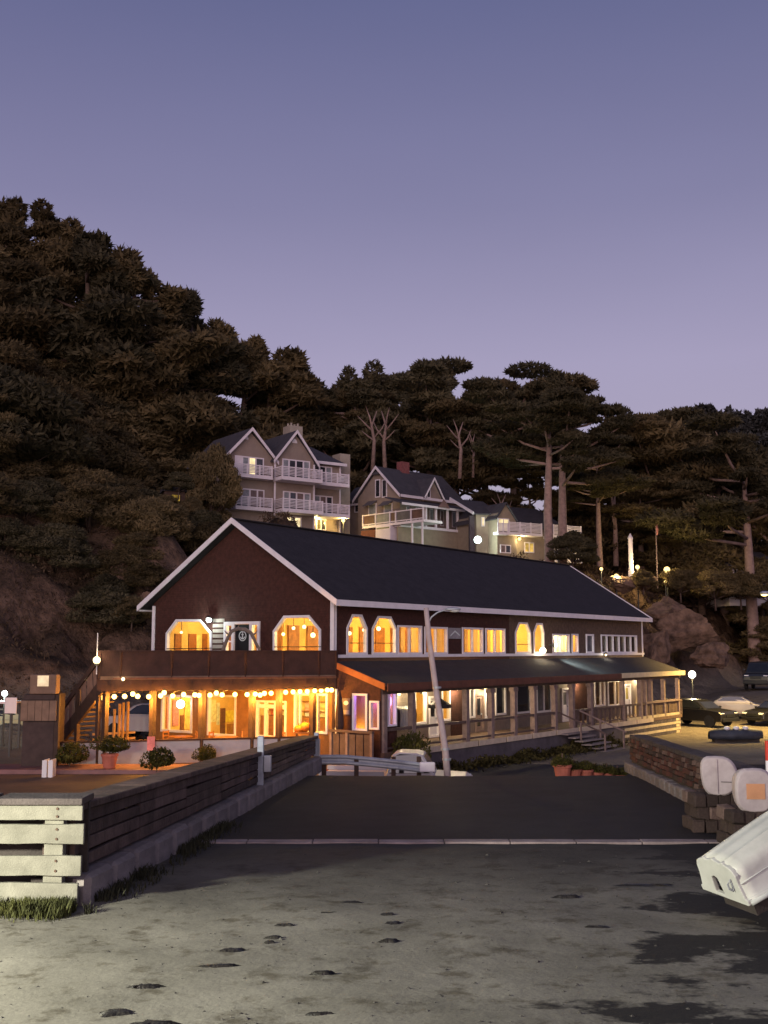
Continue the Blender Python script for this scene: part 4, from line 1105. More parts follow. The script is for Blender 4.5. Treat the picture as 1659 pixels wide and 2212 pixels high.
def sea_wall(name, label, fx, y0, y1, side, hts, th, nrow, blen, foot_h):
    """side = +1: the wall's body lies to +X of its road face"""
    w = empty(name, (fx(y0), y0, road_z(y0)), 0, label, 'sea wall')
    O = w.location.copy()
    def P(Y, d, h): return Vector((fx(Y) + side * d, Y, road_z(Y) + h)) - O
    hh = lambda Y: lerp(hts[0], hts[1], (Y - y0) / (y1 - y0))
    mb = MB(); N = 14; vs = []
    for i in range(N + 1):
        Y = lerp(y0, y1, i / N); h = hh(Y)
        vs += [P(Y, .03, -.1), P(Y, .03, h - .09), P(Y, th - .03, h - .09), P(Y, th - .03, -2.4)]
    fs = [(4 * i + k, 4 * i + 4 + k, 4 * i + 4 + (k + 1) % 4, 4 * i + (k + 1) % 4) for i in range(N) for k in range(4)] + [(0, 1, 2, 3), (4 * N + 3, 4 * N + 2, 4 * N + 1, 4 * N)]
    mb.add(vs, fs); mb.build('core', m_mort, w)
    L = y1 - y0
    # footing blocks
    n = int(L / .62); ft = stone_mesh(55, m_block, .05)
    for i in range(n):
        Y = y0 + L * (i + .5) / n
        o = place('footing_block', ft, w, P(Y, -.05, foot_h / 2 - .06), None, (.30, L / n - .015, foot_h + random.uniform(-.03, .03)))
        o.rotation_euler = (math.atan(-.028), 0, random.uniform(-.03, .03) - math.atan(fx(1) - fx(0)))
    # stones, course by course
    for r_ in range(nrow):
        Y = y0 + random.uniform(0, .1)
        while Y < y1 - .08:
            ln = min(random.uniform(.65, 1.35) * blen, y1 - Y)
            Ym = Y + ln / 2; ch = (hh(Ym) - .10 - foot_h) / nrow
            z = foot_h + ch * (r_ + .5)
            o = place('stone', weighted(), w, P(Ym, .03, z + random.uniform(-.012, .012)), None, (random.uniform(.10, .20), max(ln - .025, .05), ch * random.uniform(.78, .97)))
            o.rotation_euler = (math.atan(-.028) + random.uniform(-.05, .05), random.uniform(-.05, .05), random.uniform(-.05, .05))
            Y += ln
    # cap stones
    n = int(L / .95); cm = stone_mesh(77, m_cap, .06)
    for i in range(n):
        Y = y0 + L * (i + .5) / n
        o = place('cap_stone', cm, w, P(Y, th / 2, hh(Y) - .05), None, (th + .06, L / n - .012, .12 + random.uniform(-.02, .02)))
        o.rotation_euler = (math.atan((hts[1] - hts[0]) / L - .028), random.uniform(-.03, .03), -math.atan(fx(1) - fx(0)))
    return w
m_dplank = M('dark_planks', (.088, .058, .047), .9, .45, 2.5, col2=(.155, .105, .086), bump=.5, bscale=14, rnd=.35)
def plank_wall(y0, y1, hts, th, foot_h):
    w = empty('left_ramp_wall', (lwx(y0), y0, road_z(y0)), 0, 'dark weathered plank wall on a pale kerb along the left of the ramp', 'wall')
    O = w.location.copy()
    def P(Y, d, h): return Vector((lwx(Y) - d, Y, road_z(Y) + h)) - O
    hh = lambda Y: lerp(hts[0], hts[1], (Y - y0) / (y1 - y0))
    L = y1 - y0; n = int(L / .95); ft = stone_mesh(55, m_block, .05)
    for i in range(n):
        Y = y0 + L * (i + .5) / n
        o = place('kerb_block', ft, w, P(Y, .10, foot_h / 2 - .10), None, (.52, L / n - .012, foot_h + .12 + random.uniform(-.02, .02)))
        o.rotation_euler = (math.atan(-.028), 0, random.uniform(-.02, .02) - math.atan(lwx(1) - lwx(0)))
    nb = 8
    for b in range(nb):
        ya, yb = lerp(y0, y1, b / nb), lerp(y0, y1, (b + 1) / nb)
        for side in (0, 1):
            d = .06 if side == 0 else th - .05
            for k in range(4):
                h0 = lambda Y: foot_h + (hh(Y) - .10 - foot_h) * k / 4 + .004; h1 = lambda Y: foot_h + (hh(Y) - .10 - foot_h) * (k + 1) / 4 - (.012 + .016 * ((b * 3 + k * 5) % 4 == 0))
                mb = MB(); vs = []; j = [random.uniform(-.012, .012) for _ in range(6)]
                for q, Y in enumerate((ya + .01, (ya + yb) / 2, yb - .01)):
                    vs += [P(Y, d - .035, h0(Y) + j[q]), P(Y, d + .035, h0(Y) + j[q]), P(Y, d + .035, h1(Y) + j[q + 3]), P(Y, d - .035, h1(Y) + j[q + 3])]
                fs = [(4 * i + q, 4 * i + 4 + q, 4 * i + 4 + (q + 1) % 4, 4 * i + (q + 1) % 4) for i in range(2) for q in range(4)] + [(0, 1, 2, 3), (11, 10, 9, 8)]
                mb.add(vs, fs); mb.build('plank', m_dplank, w, bevel=.008, segs=1)
        Y = ya + .12; mb = MB(); c = P(Y, th / 2, 0); mb.box(c.x - .10, c.x + .10, c.y - .10, c.y + .10, c.z - 1.5, c.z + hh(Y) - .09); mb.build('post', m_dplank, w)
        a_, b_ = P(ya + .01, th / 2, hh(ya) - .05), P(yb - .01, th / 2, hh(yb) - .05)
        mb = MB(); mb.beam(a_, b_, th + .10, .085); mb.build('cap_board', m_dplank, w, bevel=.012, segs=1)
    mb = MB(); N = 10; vs = []
    for i in range(N + 1):
        Y = lerp(y0, y1, i / N); vs += [P(Y, .0, -.1), P(Y, .0, foot_h - .08), P(Y, th + .1, foot_h - .08), P(Y, th + .1, -2.4)]
    mb.add(vs, [(4 * i + k, 4 * i + 4 + k, 4 * i + 4 + (k + 1) % 4, 4 * i + (k + 1) % 4) for i in range(N) for k in range(4)] + [(0, 1, 2, 3), (4 * N + 3, 4 * N + 2, 4 * N + 1, 4 * N)]); mb.build('footing', m_mort, w)
    return w
lw = plank_wall(13.35, 34.3, (1.16, .95), .42, .38)
rw = sea_wall('right_sea_wall', 'reddish stone wall along the right side of the ramp', rwx, 16.8, 33.2, 1, (.98, 1.02), .42, 5, .34, .30)
# ---- white plank barrier closing the near end of the left wall
Yb = 13.15
PB = Vector((at(170, 1945, Yb).x, Yb, road_z(Yb)))
pb = empty('plank_barrier', PB, 0, 'pale weathered plank barrier lit at the left edge', 'barrier')
m_pale = M('pale_planks', (.185, .175, .135), .8, .28, 3.5, col2=(.235, .222, .175), bump=.22, bscale=60, rnd=.12)
m_knot = M('rusty_bolt', (.10, .06, .04), .8, .3, 9)
def zb(py): return at(100, py, Yb).z - PB.z
edges = [(1738, 1771, 0), (1780, 1822, .02), (1848, 1891, .0), (1907, 1950, -.03)]
for i, (yt, yb_, dx) in enumerate(edges):
    z1, z0 = zb(yt), zb(yb_)
    mb = MB(); L0 = -3.6
    n = 14; vs = []
    for k in range(n + 1):
        x = lerp(L0, dx + .02, k / n); j = .004 * math.sin(k * 2.1 + i) + random.uniform(-.004, .004); j2 = .004 * math.sin(k * 1.3 + i * 2) + random.uniform(-.004, .004)
        vs += [(x, -.03, z0 + j), (x, .03, z0 + j), (x, .03, z1 + j2), (x, -.03, z1 + j2)]
    fs = [(4 * k + q, 4 * k + 4 + q, 4 * k + 4 + (q + 1) % 4, 4 * k + (q + 1) % 4) for k in range(n) for q in range(4)] + [(0, 1, 2, 3), (4 * n + 3, 4 * n + 2, 4 * n + 1, 4 * n)]
    mb.add(vs, fs); pl_ = mb.build('plank', m_pale, pb, bevel=.008)
    for dz in (.25, .75):
        if i < 3:
            m2 = MB(); m2.lathe([(.016, 0), (.014, .012)], 8); bo_ = m2.build('bolt', m_knot, pl_, loc=(-.27, -.03, lerp(z0, z1, dz)), rot=(math.pi / 2, 0, 0))
for x in (-.32, -1.8, -3.3):
    mb = MB(); mb.box(x - .11 if x > -1 else x - .07, x + .11 if x > -1 else x + .07, .032, .18, -.15, zb(1735)); mb.build('post', m_pale, pb, bevel=.01)
for x0, x1, yt in ((-3.6, -1.05, 1722), (-.98, .03, 1722)):
    mb = MB(); mb.box(x0, x1, -.10, .44, zb(1737), zb(1737) + .075); mb.build('cap_board', m_cap, pb, bevel=.012)
mb = MB(); mb.box(-3.6, -.02, .40, .47, -.3, zb(1740)); mb.build('backing', m_mort, pb)

# ---- grass and weeds at the foot of the barrier and along the wall foot
m_grass = M('grass_blades', (.030, .036, .008), .8, .4, 3, col2=(.075, .075, .014))
m_weed = M('dark_weed', (.020, .020, .010), .85, .4, 3, col2=(.045, .045, .02))
def blades(name, pts, h, mat, w=.012):
    mb = MB()
    for p in pts:
        a = random.uniform(0, 6.28); hh = h * random.uniform(.45, 1.15); l = random.uniform(.15, .55) * hh
        d = Vector((math.cos(a), math.sin(a), 0)); s_ = Vector((-d.y, d.x, 0)) * w
        p = Vector(p)
        mb.add([p - s_, p + s_, p + d * l * .45 + Vector((0, 0, hh * .65)) + s_ * .6, p + d * l + Vector((0, 0, hh))], [(0, 1, 2), (0, 2, 3)])
    return mb.build(name, mat)
pts = []
for i in range(2600):
    x = PB.x - abs(random.gauss(0, 1.1)) - .05 if i % 4 else PB.x - random.uniform(0, .7); y = Yb - abs(random.gauss(.05, .22)) - .04
    if mn.noise(Vector((x * 2.0, y * 2, 1))) > -.25 - .2 * smooth(-.8, -2.5, x - PB.x): pts.append((x, y, road_z(y) - .02))
T(blades('grass', pts, .17, m_grass, .007), 'green grass tufts at the foot of the pale plank barrier', 'grass', kind='stuff')
pts = []
for i in range(2600):
    Y = random.uniform(12.9, 20.5); x = lwx(Y) + .12 + abs(random.gauss(0, .16)) + .25 * max(0, mn.noise(Vector((Y * .9, 0, 2))))
    if mn.noise(Vector((Y * 1.1, x, 7))) > -.15: pts.append((x, Y, road_z(Y) - .02))
T(blades('weeds', pts, .15, m_weed, .010), 'dark weeds growing along the kerb of the left ramp wall', 'weeds', kind='stuff')

# ---- kelp and debris clumps on the sand
m_kelp = M('wet_kelp', (.020, .017, .013), .45, .4, 12, bump=.4, spec=.5)
def kelp(P, ln, wd, rz, label):
    mb = MB(); n = 18; r = random.Random(int(P.x * 1000 + P.y * 77)); ring = []
    for k in range(n):
        t = 2 * math.pi * k / n; q = 1 + .35 * r.uniform(-1, 1)
        ring.append(Vector((math.cos(t) * ln / 2 * q, math.sin(t) * wd / 2 * (1 + .45 * r.uniform(-1, 1)), 0)))
    c = len(mb.v); mb.v.append((0, 0, .018)); mb.v += [tuple(p * .55 + Vector((0, 0, .014 + r.uniform(-.006, .006)))) for p in ring]; mb.v += [tuple(p + Vector((0, 0, -.02))) for p in ring]
    for k in range(n):
        k2 = (k + 1) % n; mb.f.append((c, c + 1 + k, c + 1 + k2)); mb.f.append((c + 1 + k, c + 1 + n + k, c + 1 + n + k2, c + 1 + k2))
    o = mb.build('kelp_clump', m_kelp, None, smooth=True, loc=P, rot=(math.atan(-.028), 0, rz))
    return T(o, label, 'seaweed', 'seaweed clumps on the sand')
kl = [((256, 2155), 1.0, .5, .2, 'black seaweed clump nearest the lower left corner but one'), ((330, 2177), 1.2, .5, .1, 'largest black seaweed clump with a long tail, lower left'), ((20, 2210), 1.0, .6, .1, 'seaweed clump cut by the bottom left corner'),
      ((310, 2103), 1.0, .2, .15, 'thin seaweed strand above the largest clump'), ((470, 2062), 1.2, .22, .18, 'long slender seaweed strand in the left middle of the sand'), ((503, 2030), .75, .3, .2, 'seaweed piece, second up the diagonal trail'),
      ((590, 2004), .5, .25, .2, 'seaweed piece with a smaller one beside it on the trail'), ((583, 2014), .35, .18, .2, 'small seaweed scrap on the diagonal trail'), ((617, 1979), .7, .28, .15, 'pale brown seaweed piece on the upper trail'),
      ((708, 1955), .7, .2, .2, 'seaweed piece near the upper end of the trail'), ((757, 1933), .7, .25, .2, 'topmost seaweed piece of the diagonal trail'), ((850, 1975), .55, .3, .2, 'round seaweed lump in the middle of the sand'),
      ((838, 1957), .5, .25, 0, 'small seaweed lump above the round one'), ((1225, 1920), .8, .25, 0, 'lone seaweed piece near the pale sill'), ((1290, 1983), 1.0, .22, .05, 'flat seaweed strand right of centre'),
      ((1400, 1898), 2.2, .42, .0, 'long dark wet streak of seaweed left of the white boat'), ((840, 2010), .55, .25, .1, 'brown seaweed scrap right of the trail'), ((700, 2075), .7, .14, .1, 'faint seaweed strand low in the middle'),
      ((690, 2158), .8, .14, .05, 'faint thin strand near the bottom middle'), ((420, 2186), .4, .15, .1, 'tiny seaweed scrap at the bottom left middle')]
for (px, py), ln, wd, rz, lab in kl:
    Y = 2.57 / ((py - 1403) / 2418 - .028); 
    P = at(px, py, Y); P.z = road_z(P.y) + .012
    kelp(P, ln * .36 * (Y / 9) ** .3, wd * .42, rz, lab)

# ================================================================== boats
m_hull = M('white_hull', (.50, .50, .45), .38, .14, 2.0, col2=(.60, .60, .55), spec=.45, bump=.12, bscale=9)
m_rim = M('grey_rim', (.42, .43, .41), .5, .1, 3)
def loft(rings, closed=True):
    mb = MB(); n = len(rings[0])
    for r in rings: mb.v += [tuple(p) for p in r]
    for i in range(len(rings) - 1):
        for k in range(n if closed else n - 1):
            k2 = (k + 1) % n
            mb.f.append((i * n + k, i * n + k2, (i + 1) * n + k2, (i + 1) * n + k))
    return mb
YB = 12.2
PBt = at(1578, 1935, YB + .35); PBt.z = road_z(YB) + .15
boat = empty('upturned_dinghy', PBt, 0, 'white upturned dinghy with a notched stern at the right edge', 'dinghy')
boat.rotation_euler = (0, math.radians(-21.0), math.radians(90 - 74))
LB = 3.1
def hull_ring(x):
    t = x / LB; wb = lerp(.34, .16, t ** 2.2); wg = lerp(.42, .30, t ** 2.4); h = .50 + .20 * math.sin(t * 2.2); g = .12 + .20 * t ** 2
    half = [(wg + .03, g - .02), (wg + .03, g + .035), (wg - .005, g + .04), (lerp(wg, wb, .55), lerp(g, h, .52)), (wb + .035, h - .09), (wb, h - .03), (wb - .06, h), (wb * .62, h + .012), (wb * .56, h + .035), (wb * .48, h + .035), (wb * .42, h + .014), (.05, h + .03), (0, h + .045)]
    return [Vector((x, -y, z)) for y, z in half] + [Vector((x, y, z)) for y, z in half[::-1][1:]]
rings = [hull_ring(LB * i / 12) for i in range(13)]
mb = loft(rings, False); mb.f.append(tuple((12) * len(rings[0]) + k for k in range(len(rings[0]))))
hl = mb.build('hull', m_hull, boat, smooth=True, bevel=.0)
sb = hl.modifiers.new('sub', 'SUBSURF'); sb.levels = 1; sb.render_levels = 1
es = hl.modifiers.new('solid', 'SOLIDIFY'); es.thickness = .02; es.offset = -1
r0 = hull_ring(0); zc = .12
tp = [(p.y, p.z) for p in r0]
notch = [(.02, .50 - .13), (.30, .50 - .13), (.30, .14), (.02, .14)]
mb = MB(); mb.prism(tp, lambda a, z, d: Vector((-d, a, z)), -.02, .035, [[(-.02, .135), (.15, .135), (.14, .30), (.08, .335), (.02, .31)]]); mb.build('transom', m_hull, boat, bevel=.012)
mb = MB(); mb.tube([(-.05, -.27, .24), (-.09, -.27, .28), (-.09, -.27, .33), (-.05, -.27, .36), (-.04, -.27, .30), (-.05, -.27, .24)], .012, 6); mb.build('ring_bolt', m_steel, boat)
for sy in (-1, 1):
    rr = [Vector((LB * i / 12, sy * (lerp(.42, .30, (i / 12) ** 2.4) + .035), .12 + .20 * (i / 12) ** 2)) for i in range(13)]
    mb = MB(); mb.tube(rr, .028, 8); mb.build('gunwale', m_rim, boat, smooth=True)
for sy in (-1, 1):
    for kk, (wq, zq) in enumerate(((.86, .62), (.50, .80))):
        rr = []
        for i in range(13):
            q0 = hull_ring(LB * i / 12); side = [p for p in q0 if p.y * sy > 0]; side.sort(key=lambda p: p.z); p = side[3 if kk == 0 else 2]; rr.append(Vector((p.x, p.y + sy * .004, p.z)))
        mb = MB(); mb.tube(rr, .012 if kk else .009, 6); mb.build('strake', m_rim, boat, smooth=True)
mb = MB(); mb.box(.1, .4, -.3, .3, -.10, .10); mb.build('cradle', m_mort, boat)
mb = MB(); mb.box(1.6, 1.9, -.28, .28, -.62, .22); mb.build('cradle', m_mort, boat)
# two small white hulls stood on end against the right wall
m_hull2 = M('chalky_hull', (.42, .35, .35), .55, .18, 3.2, col2=(.52, .45, .45), spec=.35, bump=.12, bscale=10)
LEDGE = []
def tender(px, py_t, py_b, wpx, Y, rz, label, sticker):
    top = at(px, py_t, Y); bot = at(px, py_b, Y); H = top.z - bot.z; Wd = wpx / 2418 * Y
    e_ = empty('small_hull', Vector((top.x, Y, bot.z)), rz, label, 'dinghy', 'small hulls leaning on the sea wall')
    def ring(t):
        k = 1 - .55 * t ** 1.6; pts_ = []
        for q in range(24):
            a = 2 * math.pi * q / 24; ca, sa = math.cos(a), math.sin(a)
            x = math.copysign(abs(ca) ** .62, ca) * Wd / 2 * k; z = math.copysign(abs(sa) ** .72, sa) * H / 2 * k
            if not sticker: x = x * (.80 if x < 0 else 1.0) + (z / H) * (-.10 if x < 0 else 0) * Wd + (Wd * .10 * (1 - abs(z) / (H / 2)) if x > 0 else 0)
            pts_.append(Vector((x, t * .85, H / 2 + z)))
        return pts_
    rs = [[Vector((p.x * .90, -.05, H / 2 + (p.z - H / 2) * .90)) for p in ring(0)], ring(.0), ring(.05), ring(.3), ring(.6), ring(.85), ring(1.0)]
    mb = loft(rs); n = 24; mb.f.append(tuple(range(n))); mb.f.append(tuple(6 * n + k for k in range(n)))
    mb.build('hull', m_hull2, e_, smooth=False, bevel=.012)
    if sticker:
        mb = MB(); mb.box(-Wd * .22, Wd * .26, -.062, -.052, H * .32, H * .66); mb.build('sticker', M('orange_sticker', (.55, .27, .14), .6, .12, 5), e_)
    else:
        mb = MB(); mb.box(-.006 + Wd * .02, .012 + Wd * .02, -.075, -.045, H * .08, H * .92); mb.build('rib', m_hull2, e_)
        mb = MB(); mb.box(Wd * .12, Wd * .42, -.062, -.045, H * .36, H * .375); mb.build('slot', m_black, e_)
    LEDGE.append((e_.location.copy(), Wd))
    return e_
tender(1545, 1633, 1720, 78, 19.6, math.radians(-14), 'chalky white hull end with a slot, leaning on the sea wall', False)
tender(1627, 1659, 1757, 80, 17.6, math.radians(-4), 'pinkish white hull with an orange sticker beside the sea wall', True)
P = at(1663, 1690, 18.6); rp = empty('marker_post', (P.x, P.y, road_z(18.6)), 0, 'red and white marker post at the right edge', 'marker post')
zt = at(1655, 1600, 18.6).z - road_z(18.6); m_red = M('red_paint', (.55, .035, .02), .5, .1, 4)
n = 5
for i in range(n):
    mb = MB(); mb.lathe([(.055, zt * i / n), (.055, zt * (i + 1) / n)], 12); mb.build('band', m_red if i % 2 == 0 else m_trim, rp)
# low stone ledge between the boats and the right wall
ld = empty('stone_ledge', (rwx(17) - .4, 17.0, road_z(17)), 0, 'low stone ledge at the foot of the right sea wall', 'ledge')
for i in range(9):
    pass
for P_, W_ in LEDGE:
    zt = (P_.z + .04 - road_z(P_.y)) / 3
    for row in range(3):
        for j in range(4):
            for i in range(2):
                q = Vector((P_.x + (j - 1.5 + .25 * (row % 2)) * W_ * .33, P_.y + .14 + i * .40, road_z(P_.y) + zt * (row + .5))) - ld.location
                place('stone', STM[(1, 5, 9, 1, 6)[(i * 2 + j * 3 + row) % 5]], ld, q, (random.uniform(-.08, .08), random.uniform(-.08, .08), random.uniform(-.15, .15)), (W_ * .34, .42, zt * random.uniform(.95, 1.06)))
for i in range(9):
    place('stone', STM[(i * 5 + 2) % 12], ld, Vector((.05 + .06 * (i - 2), i * .5 - .9, .10)), (random.uniform(-.05, .05), random.uniform(-.05, .05), random.uniform(-.1, .1) - .06), (.55 + random.uniform(-.06, .06), .48, .34))

# ================================================================== poles, guard rail, signs by the road
# leaning street light pole
P0 = at(968, 1668, 34.6); P0.z = .75
sl = empty('street_light', P0, 0, 'pale leaning street light pole in front of the porch', 'street light')
def q_(px, py, Y=34.6): return at(px, py, Y) - P0
mb = MB(); mb.tube([(.02, 0, -.4), q_(962, 1620), q_(943, 1500), q_(927, 1380), q_(920.5, 1313)], [.108, .102, .092, .083, .077], 12); mb.build('pole', M('pale_pole', (.46, .37, .36), .75, .14, 3, bump=.2), sl, smooth=True)
mb = MB(); mb.tube([q_(926, 1345), q_(932, 1333), q_(945, 1323), q_(962, 1317.5), q_(972, 1316.5)], [.028, .028, .026, .024, .022], 8); mb.build('arm', m_steel, sl, smooth=True)
c = q_(978, 1316); mb = MB(); mb.ball((0, 0, 0), .13, 14, 8, .5); hd = mb.build('lamp_head', m_steel, sl, smooth=True, loc=c); hd.scale = (2.0, .9, 1)
mb = MB(); mb.ball((0, 0, 0), .10, 12, 6, .5); g_ = mb.build('lamp_glass', M('frosted_glass', (.55, .55, .52), .3, .1, 4), sl, smooth=True, loc=c + Vector((.06, 0, -.05))); g_.scale = (1.6, .9, 1)
for py in (1618, 1640, 1485):
    x_ = lerp(920.5, 968, (py - 1313) / 350); c = q_(x_, py); mb = MB(); mb.lathe([(.135, -.03), (.135, .03)], 12, tuple(c)); mb.build('band', m_steel, sl)
# guard rail at the road end
Pg = Vector((-2.0, 34.9, .4)); gr = empty('guard_rail', Pg, 0, 'dented metal guard rail across the end of the left ramp wall', 'guard rail')
pth = [at(690, 1641, 34.9), at(745, 1641, 35.0), at(800, 1646, 35.0), at(860, 1652, 34.9), at(915, 1659, 34.7)]
prof = [(.0, .15), (.035, .11), (.035, .07), (-.02, .02), (-.02, -.02), (.035, -.07), (.035, -.11), (0, -.15)]
mb = MB()
for p in pth: mb.v += [tuple(Vector((p.x, p.y - a, p.z + b)) - Pg) for a, b in prof]
for i in range(len(pth) - 1):
    for k in range(7): mb.f.append((i * 8 + k, i * 8 + k + 1, (i + 1) * 8 + k + 1, (i + 1) * 8 + k))
b_ = mb.build('w_beam', m_steel, gr); so_ = b_.modifiers.new('s', 'SOLIDIFY'); so_.thickness = .008
for px in (700, 770, 850, 905):
    p = at(px, 1650, 35.08); mb = MB(); mb.box(p.x - Pg.x - .07, p.x - Pg.x + .07, .10, .26, -.1, p.z - Pg.z + .22); mb.build('post', m_post, gr)
p = at(923, 1657, 34.7) - Pg; mb = MB(); mb.cbox(tuple(p), (.48, .12, .30)); mb.build('end_piece', m_trim, gr, bevel=.04)
# galvanised post with boxes on the left wall, and the end post
for px, yt, yb_, Y, lab, extra in ((562, 1590, 1700, 24.9, 'galvanised post with a grey box fixed to the left ramp wall', True), (683, 1582, 1655, 34.2, 'pale end post where the left ramp wall meets the guard rail', False)):
    p = at(px, yb_, Y); e_ = empty('wall_post', p, 0, lab, 'post'); h = at(px, yt, Y).z - p.z
    mb = MB(); mb.box(-.07, .07, -.07, .07, -.15, h); mb.build('post', M('blue_grey_steel' + str(px), (.33, .36, .42), .5, .2, 5, metal=.2), e_, bevel=.015)
    if extra:
        mb = MB(); mb.box(.075, .24, -.10, .06, h * .30, h * .62); mb.build('meter_box', m_steel, e_, bevel=.015)
        mb = MB(); mb.box(-.22, -.075, -.03, .0, h * .44, h * .53); mb.build('plate', m_trim, e_)
    else:
        mb = MB(); mb.box(.075, .11, -.10, .10, h * .2, h * .8); mb.build('bracket', m_steel, e_)
# sandwich board on the street
p = onz(107, 1678, .67); sg_ = empty('sandwich_board', p, math.radians(0), 'small white folding board standing on the brown street', 'sandwich board')
h = at(107, 1640, p.y).z - .67
for sx in (-1, 1):
    mb = MB(); mb.box(-.02 + sx * .10, .155 * 0 + .02 + sx * .10, -.25, .25, 0, h, Matrix.Rotation(0, 4, 'Y')); mb.box(sx * .02 + (-.15 if sx < 0 else 0), sx * .02 + (0 if sx < 0 else .15), -.27, -.25, .01, h - .01); mb.build('board', m_trim, sg_)
# ================================================================== cars
m_tyre = M('tyre', (.018, .018, .018), .85, .2, 8); m_rimm = M('wheel_rim', (.45, .45, .46), .35, .1, 6, metal=.6)
m_carglass = M('car_glass', (.015, .017, .020), .06, .2, 3, spec=.8); m_headl = M('headlamp', (.75, .77, .78), .15, .1, 5, spec=.8)
m_tail = M('tail_lamp', (.35, .02, .02), .2, .1, 5)
def car(name, P, rz, label, paint, L=4.6, Wd=1.8, H=1.45, kind='sedan', cat='car', lit=False):
    c = empty(name, P, rz, label, cat, 'cars around the restaurant')
    # side profile along x (front = +x)
    if kind == 'sedan':
        body = [(-.5, .22), (-.5, .52), (-.485, .66), (-.36, .70), (-.2, .705), (.18, .70), (.22, .68), (.42, .60), (.49, .50), (.5, .30), (.49, .22)]
        cab = [(-.37, .69), (-.24, .96), (-.12, 1.0), (.05, .985), (.22, .69)]
    elif kind == 'suv':
        body = [(-.5, .22), (-.5, .55), (-.49, .66), (-.3, .68), (.2, .67), (.26, .66), (.46, .60), (.5, .50), (.5, .26), (.48, .22)]
        cab = [(-.485, .66), (-.45, .95), (-.38, 1.0), (.04, .99), (.12, .93), (.25, .665)]
    elif kind == 'van':
        body = [(-.5, .2), (-.5, .55), (-.5, .60), (-.3, .61), (.2, .61), (.3, .61), (.46, .57), (.5, .48), (.5, .26), (.49, .2)]
        cab = [(-.495, .6), (-.48, .94), (-.44, 1.0), (.14, .99), (.2, .96), (.33, .61)]
    else:
        body = [(-.5, .28), (-.5, .55), (-.49, .58), (-.1, .58), (-.05, .58), (.2, .60), (.25, .60), (.46, .57), (.5, .5), (.5, .28)]
        cab = [(-.06, .58), (-.02, .96), (.02, 1.0), (.14, .99), (.18, .96), (.26, .60)]
    def sect(prof, w, k):
        vs = []
        for sy in (-1, -.92, .92, 1):
            for x, z in prof:
                ww = w * (k if z > .75 else 1.0); dz = 0 if abs(sy) < 1 else -.0
                inx = 1.0 if abs(sy) < 1 else .985
                vs.append((x * L * inx, sy * ww / 2 * (1.0 if abs(sy) == 1 else 1.0), z * H - (.02 if abs(sy) == 1 and z > .3 else 0)))
        n = len(prof); fs = []
        for s_ in range(3):
            for i in range(n):
                j = (i + 1) % n; fs.append((s_ * n + i, s_ * n + j, (s_ + 1) * n + j, (s_ + 1) * n + i))
        fs.append(tuple(range(n))); fs.append(tuple(3 * n + i for i in range(n))[::-1])
        return vs, fs
    mb = MB(); mb.add(*sect(body, Wd, 1)); mb.build('body', paint, c, bevel=.03)
    mb = MB(); mb.add(*sect(cab, Wd * .94, .84)); cb = mb.build('cabin', paint, c, bevel=.03)
    # glass: side, front and rear
    def lerp2(a, b, t): return (lerp(a[0], b[0], t), lerp(a[1], b[1], t))
    x0, x1 = cab[0], cab[-1]; t0, t1 = cab[2] if len(cab) > 5 else cab[1], cab[-2]
    ctr = (sum(p[0] for p in cab) / len(cab), sum(p[1] for p in cab) / len(cab))
    side = [lerp2(p, (ctr[0], ctr[1] + .02), .17) for p in cab]
    for sy in (-1, 1):
        halves = [side]
        mb = MB()
        vs = [(x * L, sy * Wd * .94 / 2 * lerp(1.0, .84, smooth(.68, .80, z)) + sy * .012, z * H) for x, z in side]
        vs2 = [(a, b - sy * .03, z) for a, b, z in vs]
        n = len(vs); mb.add(vs + vs2, [tuple(range(n)), tuple(n + i for i in range(n))[::-1]] + [(i, (i + 1) % n, n + (i + 1) % n, n + i) for i in range(n)])
        mb.build('side_window', m_carglass, cb)
        mb = MB(); xm = (t0[0] + t1[0]) / 2
        mb.box(xm * L - .04, xm * L + .04, sy * Wd * .46 - .01, sy * Wd * .46 + .02, x0[1] * H, .97 * H) if False else None
    for a, b, nm in ((cab[-1], cab[-2], 'windscreen'), (cab[0], cab[1], 'rear_window')):
        p, q = lerp2(a, b, .1), lerp2(a, b, .92); sgn = 1 if nm == 'windscreen' else -1
        mb = MB(); e1, e2 = Wd * .40, Wd * .345
        vs = [(p[0] * L + sgn * .015, -e1, p[1] * H + .01), (p[0] * L + sgn * .015, e1, p[1] * H + .01), (q[0] * L + sgn * .015, e2, q[1] * H + .01), (q[0] * L + sgn * .015, -e2, q[1] * H + .01)]
        mb.add(vs + [(x - sgn * .03, y, z - .01) for x, y, z in vs], [(0, 1, 2, 3), (7, 6, 5, 4), (0, 4, 5, 1), (1, 5, 6, 2), (2, 6, 7, 3), (3, 7, 4, 0)]); mb.build(nm, m_carglass, cb)
    wr = .33 if kind in ('sedan',) else .37
    for sx in (-.31, .31):
        for sy in (-1, 1):
            mb = MB(); pr_ = [(wr * .62, -.10), (wr * .96, -.10), (wr, -.07), (wr, .07), (wr * .96, .10), (wr * .62, .10)]
            mb.lathe(pr_, 18); wh = mb.build('wheel', m_tyre, c, loc=(sx * L, sy * (Wd / 2 - .085), wr), rot=(math.pi / 2, 0, 0))
            mb = MB(); mb.lathe([(wr * .60, -.085), (wr * .60, .085), (wr * .2, .095)], 14); mb.build('rim', m_rimm, wh)
